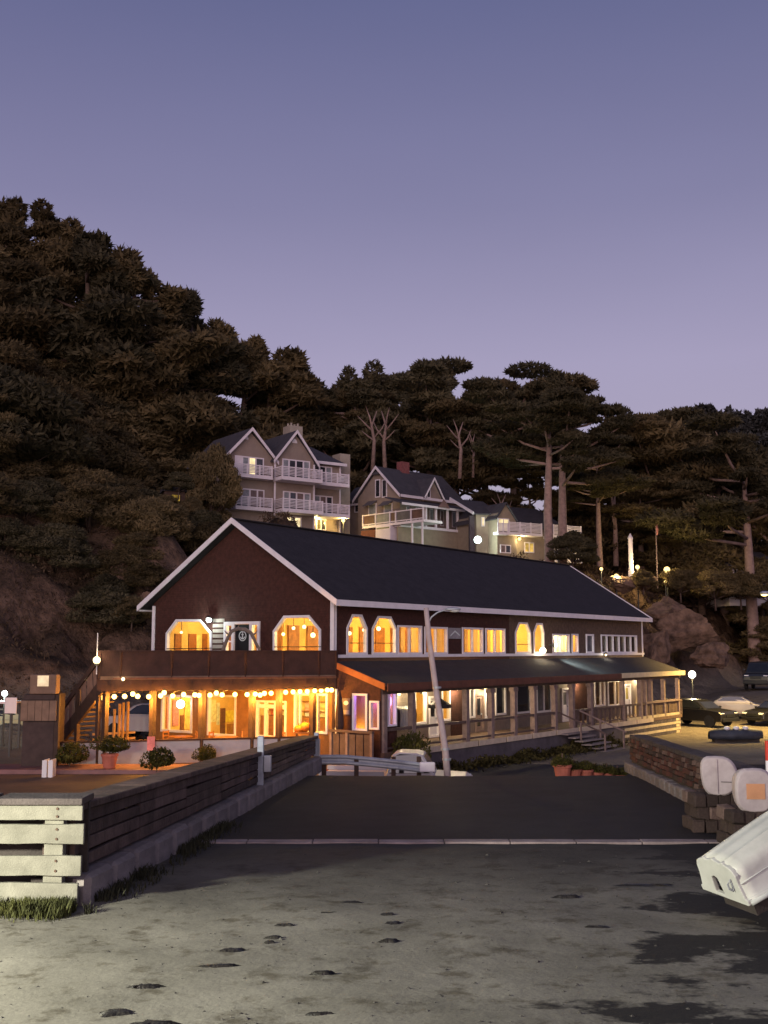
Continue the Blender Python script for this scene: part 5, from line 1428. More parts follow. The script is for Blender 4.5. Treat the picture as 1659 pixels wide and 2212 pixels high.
    for sy in (-1, 1):
        mb = MB(); mb.cbox((L * .478, sy * Wd * .36, .50 * H if kind != 'sedan' else .49 * H), (.12, .34, .15)); mb.build('headlight', emit('lit_headlamp', (1, 1, .95), 6) if lit and sy < 0 else m_headl, c, bevel=.03)
        mb = MB(); mb.cbox((-L * .495, sy * Wd * .38, .55 * H), (.06, .28, .16)); mb.build('tail_light', m_tail, c, bevel=.02)
        mb = MB(); mb.cbox((cab[-1][0] * L - .25, sy * (Wd / 2 + .08), .72 * H), (.12, .16, .12)); mb.build('mirror', paint, c, bevel=.03)
    mb = MB(); mb.box(L * .47, L * .512, -Wd * .44, Wd * .44, .22 * H, .36 * H); mb.build('bumper', paint if kind == 'sedan' else m_black, c, bevel=.03)
    mb = MB(); mb.box(-L * .512, -L * .47, -Wd * .44, Wd * .44, .22 * H, .38 * H); mb.build('bumper', paint if kind == 'sedan' else m_black, c, bevel=.03)
    mb = MB(); mb.box(L * .49, L * .505, -Wd * .22, Wd * .22, .39 * H, .50 * H); mb.build('grille', m_black, c)
    if kind == 'pickup':
        for sy in (-1, 1):
            mb = MB(); mb.box(-L * .5, -L * .07, sy * Wd / 2 - (.06 if sy > 0 else 0), sy * Wd / 2 + (.06 if sy < 0 else 0), .58 * H, .66 * H); mb.build('bed_side', paint, c)
    return c
pt_silver = M('silver_paint', (.46, .42, .35), .35, .05, 2, metal=.35, spec=.6); pt_black = M('black_paintwork', (.012, .012, .013), .25, .1, 2, spec=.6)
pt_dark = M('charcoal_paint', (.030, .034, .042), .3, .1, 2, spec=.6); pt_white = M('white_paintwork', (.46, .42, .42), .4, .05, 2, spec=.5)
pt_green = M('pale_green_paint', (.40, .42, .28), .4, .06, 2, spec=.5)
def gpt(px, Y): 
    p = at(px, 1403, Y); p.z = ground_z(p.x, p.y) + .01; return p
car('sedan', gpt(1592, 74), math.radians(-18), 'silver sedan parked on the yellow lit lot', pt_silver, 4.6, 1.8, 1.42)
car('parked_car', gpt(1503, 70), math.radians(-52), 'black car parked against the end of the porch', pt_black, 4.7, 1.85, 1.62, 'suv', lit=False)
p = gpt(1642, 88); car('van', p, math.radians(-118), 'dark van parked high on the upper road at right', pt_dark, 4.9, 1.95, 2.15, 'van', 'van')
p = at(858, 1650, 37.2); p.z = -.32; car('pickup_truck', p, math.radians(-6), 'white pickup truck cab showing above the guard rail', pt_white, 4.9, 1.85, 1.72, 'pickup', 'pickup truck')
p = gpt(330, 52); p.z = .66; car('parked_car', p, math.radians(160), 'white car seen under the deck between two posts', pt_white, 4.4, 1.8, 1.6, 'suv')
p = gpt(12, 50); p.z = .66; car('parked_car', p, math.radians(25), 'pale green car at the far left edge', pt_green, 4.3, 1.75, 1.45)
p = gpt(1672, 71); car('parked_car', p, math.radians(-150), 'dark car nosing in from the right edge of the lot', pt_black, 4.5, 1.8, 1.45)
# blue tarpaulin covered dinghy behind the right wall
p = gpt(1582, 58); tb = empty('covered_boat', p, math.radians(8), 'low boat under a blue cover on the lot', 'boat')
mb = loft([[Vector((x, y * (1 - .8 * abs(t) ** 3), .15 + z * (1 - .35 * t * t))) for y, z in ((-.55, 0), (-.58, .28), (-.35, .52), (-.12, .60), (0, .55), (.14, .6), (.36, .5), (.58, .28), (.55, 0))] for t in np.linspace(-1, 1, 11) for x in (t * 1.45,)])
mb.build('cover', M('blue_tarpaulin', (.035, .040, .055), .6, .35, 3, bump=.5, bscale=6), tb, smooth=True)
for k, x in enumerate((-.6, -.1, .4)):
    mb = MB(); mb.ball((x, -.3, .70), .16, 10, 6, .7); mb.build('fender', m_trim, tb, smooth=True)
mb = MB(); mb.box(-1.2, 1.2, -.2, .2, 0, .16); mb.build('chock', m_mort, tb)
# ================================================================== lamps that stand about
m_lantern = emit('street_lantern', (1.0, .97, .82), 12)
# post lantern left of the ramp, outside the frame: it lights planks, sand and boat
PLm = Vector((-8.6, 7.6, road_z(8.3)))
pl_ = empty('post_lantern', PLm, 0, 'post lantern standing left of the sand and the plank barrier', 'lamp post')
mb = MB(); mb.lathe([(.10, -.2), (.09, .1), (.055, .2), (.045, 2.3)], 12); mb.build('post', m_lampm, pl_)
mb = MB(); mb.ball((0, 0, 2.5), .17, 14, 9); mb.build('globe', m_lantern, pl_, smooth=True)
mb = MB(); mb.lathe([(.05, 2.77), (.22, 2.70), (.23, 2.67), (.05, 2.68)], 14); mb.build('cap', m_lampm, pl_)
lampglow('lantern_light', (.26, .05, 2.5), (1.0, 1.0, .82), 8200, .22, pl_)
# sodium street lamp at the right edge of the lot
Ps = at(1700, 1403, 66); Ps.z = ground_z(Ps.x, Ps.y)
sl2 = empty('lot_lamp', Ps, 0, 'tall sodium street lamp at the right edge of the lot', 'street lamp')
hz = at(1660, 1305, 66).z - Ps.z
mb = MB(); mb.tube([(0, 0, -.2), (0, 0, hz), (-.3, -.1, hz + .5), (-1.2, -.5, hz + .7)], [.12, .08, .06, .05], 10); mb.build('pole', m_steel, sl2, smooth=True)
mb = MB(); mb.ball((-1.4, -.6, hz + .62), .26, 12, 6, .5); mb.build('lamp_head', m_steel, sl2, smooth=True)
mb = MB(); mb.ball((-1.4, -.6, hz + .54), .20, 12, 6, .5); mb.build('lamp_glass', emit('sodium_glass', (1.0, .74, .22), 6), sl2, smooth=True)
spotglow('sodium_light', (-1.4, -.6, hz + .36), (-4.0, -1.0, -hz * .6), (1.0, .66, .19), 15000, 118, .6, .25, sl2)
# lamps on the bluff terrace
def bluff(px, py, Y): 
    p = at(px, py, Y); return p
def post_lamp(px, py, Y, label, r, mat, watts, col=(1, .75, .32)):
    p = at(px, py, Y); g = ground_z(p.x, p.y); h = p.z - g
    if h < .6: h = .6
    e_ = empty('terrace_lamp', (p.x, p.y, p.z - h), 0, label, 'lamp', 'lamps on the bluff terrace')
    mb = MB(); mb.lathe([(.06, -1.0), (.05, h - r)], 8); mb.build('post', m_lampm, e_)
    mb = MB(); mb.ball((0, 0, h), r, 12, 8); mb.build('globe', mat, e_, smooth=True)
    lampglow('lamp_light', (0, -r - .12, h), col, watts, .1, e_)
m_amb = emit('amber_globe', (1.0, .70, .24), 3.2)
post_lamp(1299, 1229, 94, 'leftmost small lamp of the bluff terrace', .14, m_amb, 120)
post_lamp(1331.5, 1245, 93, 'low bright lamp among rocks left of the white column', .21, m_amb, 450)
post_lamp(1377, 1225, 95, 'round lamp just right of the lit white column', .18, m_amb, 300)
post_lamp(1440.7, 1231, 97, 'largest glowing lamp right of the flagpole', .28, m_amb, 600)
post_lamp(1437.7, 1257, 95, 'tiny lamp below the largest glowing lamp', .13, m_amb, 60)
post_lamp(1505, 1234.6, 110, 'small yellow lamp far back right of the terrace', .22, emit('yellow_globe', (1, .85, .2), 4), 80)
post_lamp(1495, 1457, 78, 'bright lamp at the foot of the cliff beyond the porch', .26, emit('white_globe', (1, .93, .75), 8), 300)
# lit white column and flagpole
p = at(1363.7, 1243, 95); g = p.z; h = at(1363.7, 1152, 95).z - g
cl = empty('white_column', (p.x, p.y, g), 0, 'slim lit white column with a pointed top on the terrace', 'column')
mb = MB(); mb.lathe([(.26, -1), (.26, .35), (.20, .45), (.19, h * .86)], 8); mb.build('shaft', m_hwhite, cl)
mb = MB(); mb.lathe([(.24, h * .86), (.22, h * .9), (.02, h)], 8); mb.build('finial', m_hwhite, cl)
spotglow('column_light', (.1, -.9, -.1), (0, 0, h * .75), (1, .72, .3), 260, 60, .5, .08, cl)
p = at(1420, 1246, 96); h = at(1420, 1130, 96).z - p.z
fp = empty('flagpole', p, 0, 'thin flagpole with a furled flag on the terrace', 'flagpole')
mb = MB(); mb.tube([(0, 0, -1), (0, 0, h)], [.055, .04], 8); mb.build('pole', m_ppost, fp)
mb = MB(); mb.tube([(.08, 0, h * .98), (.10, 0, h * .88), (.09, 0, h * .78)], [.06, .12, .05], 8); mb.build('flag', M('furled_flag', (.45, .18, .16), .8, .4, 6), fp, smooth=True)
# flood light on the house wall
p = at(1032, 1166, 91.5)
hl = empty('flood_light', p, 0, 'dazzling cool flood light on the beige wall of the bluff house', 'flood light')
mb = MB(); mb.ball((0, 0, 0), .30, 14, 9); mb.build('globe', m_cool, hl, smooth=True)
mb = MB(); mb.tube([(0, .8, .0), (0, .2, 0)], .05, 6); mb.build('bracket', m_lampm, hl)
lampglow('flood_glow', (0, -.45, 0), (.78, 1.0, .86), 420, .15, hl)
# far left: cool lamp over a table shelter
p = at(10, 1498, 47); e_ = empty('shelter_lamp', (p.x, p.y, .66), 0, 'cool white lamp over the small shelter at the far left', 'lamp')
mb = MB(); mb.lathe([(.05, 0), (.04, p.z - .76)], 8); mb.build('post', m_lampm, e_)
mb = MB(); mb.ball((0, 0, p.z - .66), .12, 12, 8); mb.build('globe', m_cool, e_, smooth=True)
lampglow('lamp_light', (0, -.2, p.z - .75), (.8, 1, .92), 60, .08, e_)
p = at(14, 1516, 46.2); sh = empty('picnic_shelter', (p.x, p.y, .66), 0, 'small flat roofed shelter lit green white at far left', 'shelter')
h = p.z - .66
mb = MB(); mb.box(-1.2, .5, -.6, .6, h - .05, h + .03); mb.build('roof', m_hwhite, sh)
for x in (-1.1, .4):
    for y in (-.5, .5):
        mb = MB(); mb.box(x - .04, x + .04, y - .04, y + .04, 0, h - .05); mb.build('post', m_lampm, sh)
p = at(24, 1525, 43); sp_ = empty('sign_post', (p.x, p.y, .66), 0, 'small white blank sign on a post left of the wooden cabinet', 'sign')
mb = MB(); mb.box(-.03, .03, -.03, .03, 0, p.z - .66 + .2); mb.build('post', m_lampm, sp_)
mb = MB(); mb.box(-.23, .23, -.06, -.032, p.z - .66 - .28, p.z - .66 + .32); mb.build('board', m_hwhite, sp_, bevel=.04)
# wooden sign cabinet at the foot of the stair
pc = at(93, 1640, 38.4); sc_ = empty('sign_cabinet', (pc.x, pc.y, .66), 0, 'tall brown wooden cabinet with a small lit panel beside the stair', 'cabinet')
def zc_(py): return at(93, py, 38.4).z - .66
def xc(px): return at(px, 1500, 38.4).x - pc.x
m_cab = M('cabinet_wood', (.21, .125, .085), .8, .25, 3, bump=.2); m_cab2 = M('cabinet_dark', (.060, .036, .032), .8, .3, 3)
mb = MB(); mb.box(xc(68), xc(125), -.25, .25, zc_(1499), zc_(1457)); hb = mb.build('upper_box', m_cab, sc_, bevel=.04)
mb = MB(); mb.box(xc(85), xc(109), -.268, -.254, zc_(1482), zc_(1459)); mb.build('lit_panel', emit('lit_panel', (1.0, .72, .45), 1.2, .25, 6), hb)
n = 5
for i in range(n):
    a, b = lerp(50, 127, i / n) + .4, lerp(50, 127, (i + 1) / n) - .4
    mb = MB(); mb.box(xc(a), xc(b), -.22 - .006 * (i % 2), -.19, zc_(1556), zc_(1513)); mb.build('board', m_cab, sc_)
mb = MB(); mb.box(xc(50), xc(127), -.188, .25, zc_(1557), zc_(1512)); mb.build('lower_box', m_cab2, sc_)
mb = MB(); mb.box(xc(56), xc(122), -.2, .2, zc_(1511), zc_(1500)); mb.build('neck', m_cab2, sc_)
mb = MB(); mb.box(xc(54), xc(121), -.12, .2, -.1, zc_(1558)); mb.build('base', m_cab2, sc_)
mb = MB(); mb.box(xc(122), xc(131), -.14, .04, -.1, zc_(1500)); mb.build('post', m_post, sc_)
# red lit marker on the patio wall
f2 = dfront(331, -.12); P = R.world((f2.x, f2.y, .6)); rs = empty('red_sign', P, 0, 'small glowing red sign on a post before the patio wall', 'sign')
z0, z1 = at(331, 1621, P.y).z - .6, at(331, 1591, P.y).z - .6
mb = MB(); mb.box(-.05, .05, -.02, .04, -.1, z0); mb.build('post', m_post, rs)
mb = MB(); mb.box(-.13, .13, -.06, .0, z0, z1); mb.build('panel', emit('red_panel', (1.0, .24, .20), .75, .3, 9), rs)
# awning umbrella on the porch, sign, clothes rack, folded umbrella, banner
P = R.world((R.L(950, 1530, -.9)[0], -.9, PF)); um = empty('patio_umbrella', P, 0, 'open dark patio umbrella behind the leaning pole', 'umbrella')
ht = at(950, 1507, P.y).z - PF; hb_ = at(950, 1522, P.y).z - PF; rw_ = 25 / 2418 * P.y
mb = MB(); n = 8; mb.v.append((0, 0, ht)); mb.v += [(rw_ * math.cos(2 * math.pi * k / n), rw_ * math.sin(2 * math.pi * k / n), hb_) for k in range(n)]; mb.v += [(rw_ * math.cos(2 * math.pi * k / n), rw_ * math.sin(2 * math.pi * k / n), hb_ - .14) for k in range(n)]
for k in range(n): mb.f += [(0, 1 + k, 1 + (k + 1) % n), (1 + k, 1 + n + k, 1 + n + (k + 1) % n, 1 + (k + 1) % n)]
mb.build('canopy', M('navy_canvas', (.020, .018, .026), .8, .2, 4), um)
mb = MB(); mb.tube([(0, 0, 0), (0, 0, ht + .08)], .025, 8); mb.build('pole', m_lampm, um)
P = R.world((-.35, R.G(733, 1600, -.35)[0], .35)); fu = empty('folded_umbrella', P, 0, 'dark folded umbrella standing at the corner of the porch', 'umbrella')
hh = at(735, 1492, P.y).z - .35
mb = MB(); mb.tube([(0, 0, 0), (0, 0, hh)], .025, 8); mb.build('pole', m_lampm, fu)
mb = MB(); mb.lathe([(.03, hh), (.08, hh * .92), (.15, hh * .72), (.17, hh * .55), (.10, hh * .48), (.15, hh * .40)], 10); mb.build('canopy', M('brown_canvas', (.045, .026, .024), .9, .3, 5), fu)
cr = empty('clothes_rack', R.world((R.L(872, 1540, -.5)[0], -.5, PF)), R.rot, 'clothes rack with white tops between dark jackets on the porch', 'clothes rack')
mb = MB(); mb.tube([(-.75, 0, 1.45), (.75, 0, 1.45)], .02, 6); mb.build('bar', m_steel, cr)
for x in (-.72, .72):
    mb = MB(); mb.tube([(x, 0, 0), (x, 0, 1.45)], .02, 6); mb.build('leg', m_steel, cr)
m_wht = M('white_cloth', (.62, .60, .56), .9, .1, 6); m_drk = M('dark_cloth', (.07, .05, .05), .9, .3, 6)
for k in range(7):
    x = lerp(-.58, .58, k / 6); mt = m_drk if k in (0, 5, 6) else m_wht
    mb = loft([[Vector((x + .05 * a, b * w_, z)) for a, b in ((-1, -.6), (-1, .6), (0, 1), (1, .6), (1, -.6), (0, -1))] for z, w_ in ((1.42, .06), (1.34, .20), (1.15, .24), (.75, .22), (.55, .25))]); n = 6
    mb.f.append(tuple(range(n))[::-1]); mb.f.append(tuple(4 * n + q for q in range(n))); mb.build('garment', mt, cr, smooth=True)
a, z1 = R.L(967.5, 1356); b, z0 = R.L(993.8, 1380)
bn = empty('banner', R.world((a, -.03, z0)), R.rot, 'small grey patterned banner fixed between upstairs windows', 'banner')
mb = MB(); mb.box(0, b - a, -.02, .0, 0, z1 - z0); mb.build('cloth', M('banner_cloth', (.22, .20, .21), .8, .1, 2.2, col2=(.34, .32, .33)), bn)
mb = MB(); w_, h_ = b - a, z1 - z0; mb.prism([(.12 * w_, .2 * h_), (.5 * w_, .62 * h_), (.9 * w_, .25 * h_), (.9 * w_, .36 * h_), (.5 * w_, .78 * h_), (.12 * w_, .32 * h_)], lambda p, q, d: Vector((p, -.021 - d, q)), 0, .004); mb.build('wave_emblem', m_anch, bn)
y1_, zt_ = R.G(741, 1508); y0_, zb_ = R.G(758.5, 1545)
ws = empty('wall_sign', R.world((-.03, y0_, zb_)), R.rot, 'small dark sign with a pale round emblem on the porch end wall', 'sign')
w_, h_ = y1_ - y0_, zt_ - zb_
mb = MB(); mb.box(-.03, 0, 0, w_, 0, h_); mb.build('board', M('slate_board', (.10, .075, .10), .6, .2, 4), ws)
ell = [(w_ * .5 + math.cos(t) * w_ * .30, h_ * .72 + math.sin(t) * h_ * .13) for t in np.linspace(0, 2 * math.pi, 20)[:-1]]
mb = MB(); mb.prism(ell, lambda p, q, d: Vector((-.031 - d, p, q)), 0, .004); mb.build('round_emblem', m_anch, ws)
mb = MB(); mb.prism(rect(w_ * .12, h_ * .06, w_ * .88, h_ * .30), lambda p, q, d: Vector((-.031 - d, p, q)), 0, .004); mb.build('lower_plate', M('grey_plate', (.30, .24, .26), .6, .2, 6), ws)
y1_, zt_ = R.G(736, 1588); y0_, zb_ = R.G(744, 1602)
mb = MB(); mb.box(-.12, -.003, y0_, y1_, zb_, zt_); T(mb.build('meter_box', m_trim, rest, bevel=.02))
# purple neon tube in the shop window
a, z = R.L(841.5, 1515, yp + .19)
ne = empty('neon_lamp', R.world((a, yp + .19, z)), R.rot, 'violet neon lamp glowing in the shop window by the corner post', 'neon lamp')
mb = MB(); mb.ball((0, 0, 0), .075, 12, 8, 2.6); mb.build('tube', emit('violet_neon', (.62, .30, 1.0), 5), ne, smooth=True)
mb = MB(); mb.tube([(0, 0, .2), (0, 0, zp1 + .02 - z)], .012, 5); mb.build('cord', m_black, ne)
lampglow('neon_glow', (-.1, .25, -.05), (.55, .20, 1.0), 16, .06, ne)
# ================================================================== foliage
def leaf_mesh(name, C, size, mat, flat=.55, asp=.5, r=None, D=None):
    """C: (N,3) centres -> N little leaf blades, mostly lying flat"""
    r = r or rng; N = len(C)
    a = r.uniform(0, 2 * np.pi, N); tilt = r.normal(0, flat, N)
    d = np.stack([np.cos(a) * np.cos(tilt), np.sin(a) * np.cos(tilt), np.sin(tilt)], 1)
    if D is not None:
        d = D * np.array([.75, .75, .35]) + r.normal(0, .62, (N, 3)) + np.array([0, 0, .10]); d /= np.linalg.norm(d, axis=1)[:, None] + 1e-9
    b = r.normal(0, 1, (N, 3)); b[:, 2] *= (1 - flat * .6) * .6
    s = np.cross(d, np.array([0, 0, 1.0])) + .45 * b; s /= np.linalg.norm(s, axis=1)[:, None] + 1e-9
    if D is not None:
        nrm = D + np.array([0, -.25, .35]) + r.normal(0, .35, (N, 3)); s = np.cross(d, nrm); s /= np.linalg.norm(s, axis=1)[:, None] + 1e-9
    L = (np.asarray(size) * r.uniform(.55, 1.35, N))[:, None]
    w = L * asp
    V = np.empty((N, 4, 3)); V[:, 0] = C - d * L * .5; V[:, 1] = C + s * w * .5; V[:, 2] = C + d * L * .6; V[:, 3] = C - s * w * .5
    V = V.reshape(-1, 3)
    me = bpy.data.meshes.new(name)
    me.vertices.add(N * 4); me.vertices.foreach_set('co', V.ravel())
    me.loops.add(N * 4); me.loops.foreach_set('vertex_index', np.arange(N * 4, dtype=np.int32))
    me.polygons.add(N); me.polygons.foreach_set('loop_start', np.arange(0, N * 4, 4, dtype=np.int32))
    me.update(calc_edges=True); me.materials.append(mat)
    return me
m_fol = [M('cypress_foliage', (.118, .094, .048), .9, .50, .30, col2=(.235, .172, .084), rnd=.35, spec=.15, trans=.4),
         M('dark_cypress_foliage', (.080, .072, .042), .9, .50, .4, col2=(.150, .124, .068), rnd=.3, spec=.15, trans=.35),
         M('bush_foliage', (.045, .050, .012), .9, .5, 2, col2=(.115, .100, .022), rnd=.3, spec=.15),
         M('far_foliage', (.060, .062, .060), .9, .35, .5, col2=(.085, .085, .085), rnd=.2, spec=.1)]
m_bark = M('pale_bark', (.26, .175, .145), .9, .3, 3, bump=.5, bscale=9, rnd=.2)
m_bark2 = M('dark_bark', (.10, .066, .052), .9, .3, 3, bump=.5, bscale=9, rnd=.2)
def pad(c, rx, ry, rz, n, r):
    u = r.normal(0, 1, (n, 3)); u /= np.linalg.norm(u, axis=1)[:, None]
    q = r.uniform(.45, 1.0, n) ** .4
    P = u * q[:, None] * np.array([rx, ry, rz])
    P[:, 2] = np.where(P[:, 2] < 0, P[:, 2] * .45, P[:, 2])
    return np.concatenate([P + np.array(c), u], 1)
def tree_proto(seed, H, kind):
    """wind-shaped Monterey cypress: bare forked trunk, layered foliage plates; 'hill' = bushy to the ground"""
    r = np.random.default_rng(seed); pr = random.Random(seed)
    mb = MB(); centres = []
    lean = Vector((pr.uniform(-.10, .10), pr.uniform(-.06, .06), 0)) * H
    fork = H * (.45 if kind == 'tall' else .28)
    r0 = H * .022
    top = Vector((lean.x, lean.y, H * .86))
    pts = [Vector((0, 0, -1.5)), Vector((0, 0, 0)), Vector((lean.x * .3 + pr.uniform(-.2, .2), lean.y * .3, H * .3)), Vector((lean.x * .6, lean.y * .6, H * .6)), top]
    mb.tube(pts, [r0 * 1.5, r0 * 1.25, r0, r0 * .7, r0 * .2], 9)
    nl = 15 if kind == 'tall' else 20
    if kind == 'flat': nl = 16
    if kind == 'bush': nl = 0
    for i in range(34 if kind == 'bush' else 0):
        a = pr.uniform(0, 6.283); el = pr.uniform(-.05, 1.45); rr2 = H * .50 * pr.uniform(.75, 1.1)
        c = Vector((math.cos(a) * math.cos(el) * rr2, math.sin(a) * math.cos(el) * rr2, H * .28 + math.sin(el) * rr2 * 1.05)); rx = H * pr.uniform(.17, .28)
        centres.append(pad(c, rx, rx, rx * pr.uniform(.45, .8), int(430 * (rx / 1.5) ** 1.5) + 150, r))
        if i % 3 == 0: mb.tube([(0, 0, H * .1), tuple(c * .55), tuple(c)], [r0 * .5, r0 * .3, r0 * .08], 5)
    for i in range(nl):
        t = lerp({'tall': .60, 'flat': .50, 'hill': .10, 'bush': .1}[kind], .98, (i + pr.random() * .8) / nl)
        a = pr.uniform(0, 6.283) + i * 2.4
        st = pts[1].lerp(pts[2], t / .35) if t < .35 else (pts[2].lerp(pts[3], (t - .35) / .3) if t < .65 else pts[3].lerp(top, (t - .65) / .35))
        st = Vector((st.x, st.y, H * t * .86))
        if kind == 'hill': ln = H * lerp(.34, .10, t) * pr.uniform(.8, 1.25)
        elif kind == 'flat': ln = H * lerp(.22, .40, t) * pr.uniform(.7, 1.15)
        else: ln = H * lerp(.36, .15, (t - .55) / .45) * pr.uniform(.7, 1.3)
        if kind != 'hill' and i % 5 == 2: ln *= 1.5
        rise = ln * pr.uniform(.05, .55)
        en = st + Vector((math.cos(a) * ln, math.sin(a) * ln, rise))
        mid = st.lerp(en, .5) + Vector((0, 0, -rise * .15 + pr.uniform(-.2, .2)))
        mb.tube([st, mid, en], [r0 * .42 * (1.1 - t * .5), r0 * .28, r0 * .07], 6)
        k = pr.uniform(.8, 1.25)
        for s_ in range(3):
            c = mid.lerp(en, [.25, .7, 1.05][s_]) + Vector((pr.uniform(-.5, .5), pr.uniform(-.5, .5), pr.uniform(0, .5)))
            rx = ln * (pr.uniform(.34, .52) if kind == 'hill' else pr.uniform(.19, .34)) * (1.2 if kind == 'flat' else 1.0); rz = rx * (pr.uniform(.20, .34) if kind != 'hill' else pr.uniform(.35, .6))
            centres.append(pad(c, rx, rx * pr.uniform(.7, 1), rz, int((640 if kind != 'hill' else 520) * k * (rx / 1.6) ** 1.3) + 40, r))
    # spiky leader tufts
    for i in range({'flat': 2, 'bush': 0}.get(kind, 5)):
        c = top + Vector((pr.uniform(-.08, .08) * H, pr.uniform(-.08, .08) * H, pr.uniform(-.02, .10) * H))
        centres.append(pad(c, H * .045, H * .045, H * .075, 420, r))
    C = np.concatenate(centres)
    return mb, C
PROTO = []; ZTOP = []
for seed, H, kind, bark, fol in ((11, 16, 'tall', m_bark, 1), (12, 17, 'tall', m_bark, 1), (13, 15, 'flat', m_bark, 0), (21, 13, 'hill', m_bark2, 0), (22, 13, 'hill', m_bark2, 0), (23, 12, 'hill', m_bark2, 1), (24, 14, 'hill', m_bark2, 0), (14, 16, 'flat', m_bark, 1), (41, 7, 'bush', m_bark2, 0), (42, 7, 'bush', m_bark2, 0), (43, 7, 'bush', m_bark2, 1)):
    mb, C = tree_proto(seed, H, kind)
    tm = bpy.data.meshes.new('trunk'); tm.from_pydata(mb.v, [], mb.f); tm.materials.append(bark)
    tm.polygons.foreach_set('use_smooth', [True] * len(tm.polygons))
    ZTOP.append(float(np.percentile(C[:, 2], 99.7)) / H)
    PROTO.append((H, tm, leaf_mesh('crown', C[:, :3], .44 if kind == 'bush' else .50, m_fol[fol], .5, .34, np.random.default_rng(seed), C[:, 3:])))
def tree(k, P, H, rz, label, group=None, name='cypress_tree', sx=1.0):
    h, tm, cm = PROTO[k]
    e_ = empty(name, P, rz, label, 'tree', group); s = H / h; e_.scale = (s * sx, s * sx, s)
    place('trunk', tm, e_); place('crown', cm, e_)
    return e_
def tree_px(k, px, py_top, Y, rz, label, group=None, sx=1.0, name='cypress_tree', sink=0.0, base=None):
    p = at(px, py_top, Y); g = ground_z(p.x, p.y) - sink if base is None else base
    return tree(k, Vector((p.x, p.y, g)), max(3.0, (p.z - g) / ZTOP[k]), rz, label, group, name, sx)
# skyline trees, from the left edge of the picture to the right (column, height of the tip, distance)
sky_trees = [(-40, 405, 108, 3, 'spiky dark cypress at the top left corner of the hill'), (70, 430, 106, 6, 'tallest pointed cypress on the left skyline'), (150, 475, 104, 4, 'broad cypress just right of the tallest skyline tree'),
             (215, 525, 103, 5, 'dark cypress on the skyline, third from the left edge'), (300, 565, 104, 4, 'pointed cypress jutting over the skyline at left'), (375, 628, 106, 5, 'wind swept cypress with pale gaps on the left skyline'),
             (440, 698, 110, 4, 'round cypress half way down the left skyline'), (510, 738, 112, 3, 'skyline cypress above the grey hotel at left'), (580, 765, 114, 6, 'bushy cypress on the skyline above the hotel gables'), (625, 790, 118, 5, 'last steep skyline cypress before the dip'),
             (700, 780, 122, 2, 'low skyline cypress in the dip right of the hill'), (770, 785, 120, 7, 'wide cypress with two pale trunks behind the gabled house'), (830, 800, 122, 1, 'cypress over the red chimney of the gabled house'),
             (925, 805, 118, 0, 'tall flat crowned cypress behind the gabled house'), (990, 810, 116, 2, 'cypress with a straight pale trunk behind the dormer'), (1060, 825, 118, 7, 'cypress between the gabled house and the beige gable'), (1110, 830, 112, 1, 'ragged cypress left of the pair of big trunks'),
             (1180, 815, 87.5, 0, 'big cypress with the left trunk of the pair'), (1206, 838, 88, 1, 'big cypress with the right trunk of the pair'), (1285, 880, 112, 2, 'cypress with reaching branches right of the big pair'), (1345, 885, 112, 7, 'cypress with long branch pointing right on the skyline'),
             (1290, 960, 100, 1, 'leaning trunk cypress behind the terrace lamps'), (1400, 940, 112, 2, 'dark cypress above the flagpole'), (1470, 930, 118, 7, 'dense cypress over the right terrace'), (1550, 935, 110, 0, 'cypress left of the white house at right'),
             (1612, 930, 102, 1, 'thick trunked cypress before the white house'), (1690, 930, 108, 2, 'cypress at the right edge of the picture')]
for i, (px, py, Y, k, lab) in enumerate(sky_trees):
    tree_px(k, px, py, Y, i * 1.31, lab, 'cypresses along the skyline', random.uniform(.95, 1.2) if k > 2 and k < 7 else random.uniform(.9, 1.05))
for i, (px, py, Y, k, lab) in enumerate(sky_trees[:13]):
    p = at(px + 22, py, Y - 2.5); g = ground_z(p.x, p.y); tree(8 + i % 3, Vector((p.x, p.y, g - .4)), min(7.5, (p.z - g) * .55), i * 2.1, 'bushy growth under the skyline cypresses of the left hill', 'bushes under the skyline cypresses', 'hillside_tree', 1.35)
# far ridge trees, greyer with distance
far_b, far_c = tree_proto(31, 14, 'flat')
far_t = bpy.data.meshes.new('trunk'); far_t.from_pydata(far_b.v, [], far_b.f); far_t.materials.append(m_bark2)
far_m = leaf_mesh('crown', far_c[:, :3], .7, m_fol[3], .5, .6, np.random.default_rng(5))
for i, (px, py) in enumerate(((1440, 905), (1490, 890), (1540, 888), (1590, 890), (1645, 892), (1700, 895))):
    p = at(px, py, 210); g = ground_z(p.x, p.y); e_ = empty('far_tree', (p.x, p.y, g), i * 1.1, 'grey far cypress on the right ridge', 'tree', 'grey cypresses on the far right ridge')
    s = (p.z - g) / 14; e_.scale = (s * .8, s * .8, s); place('trunk', far_t, e_); place('crown', far_m, e_)
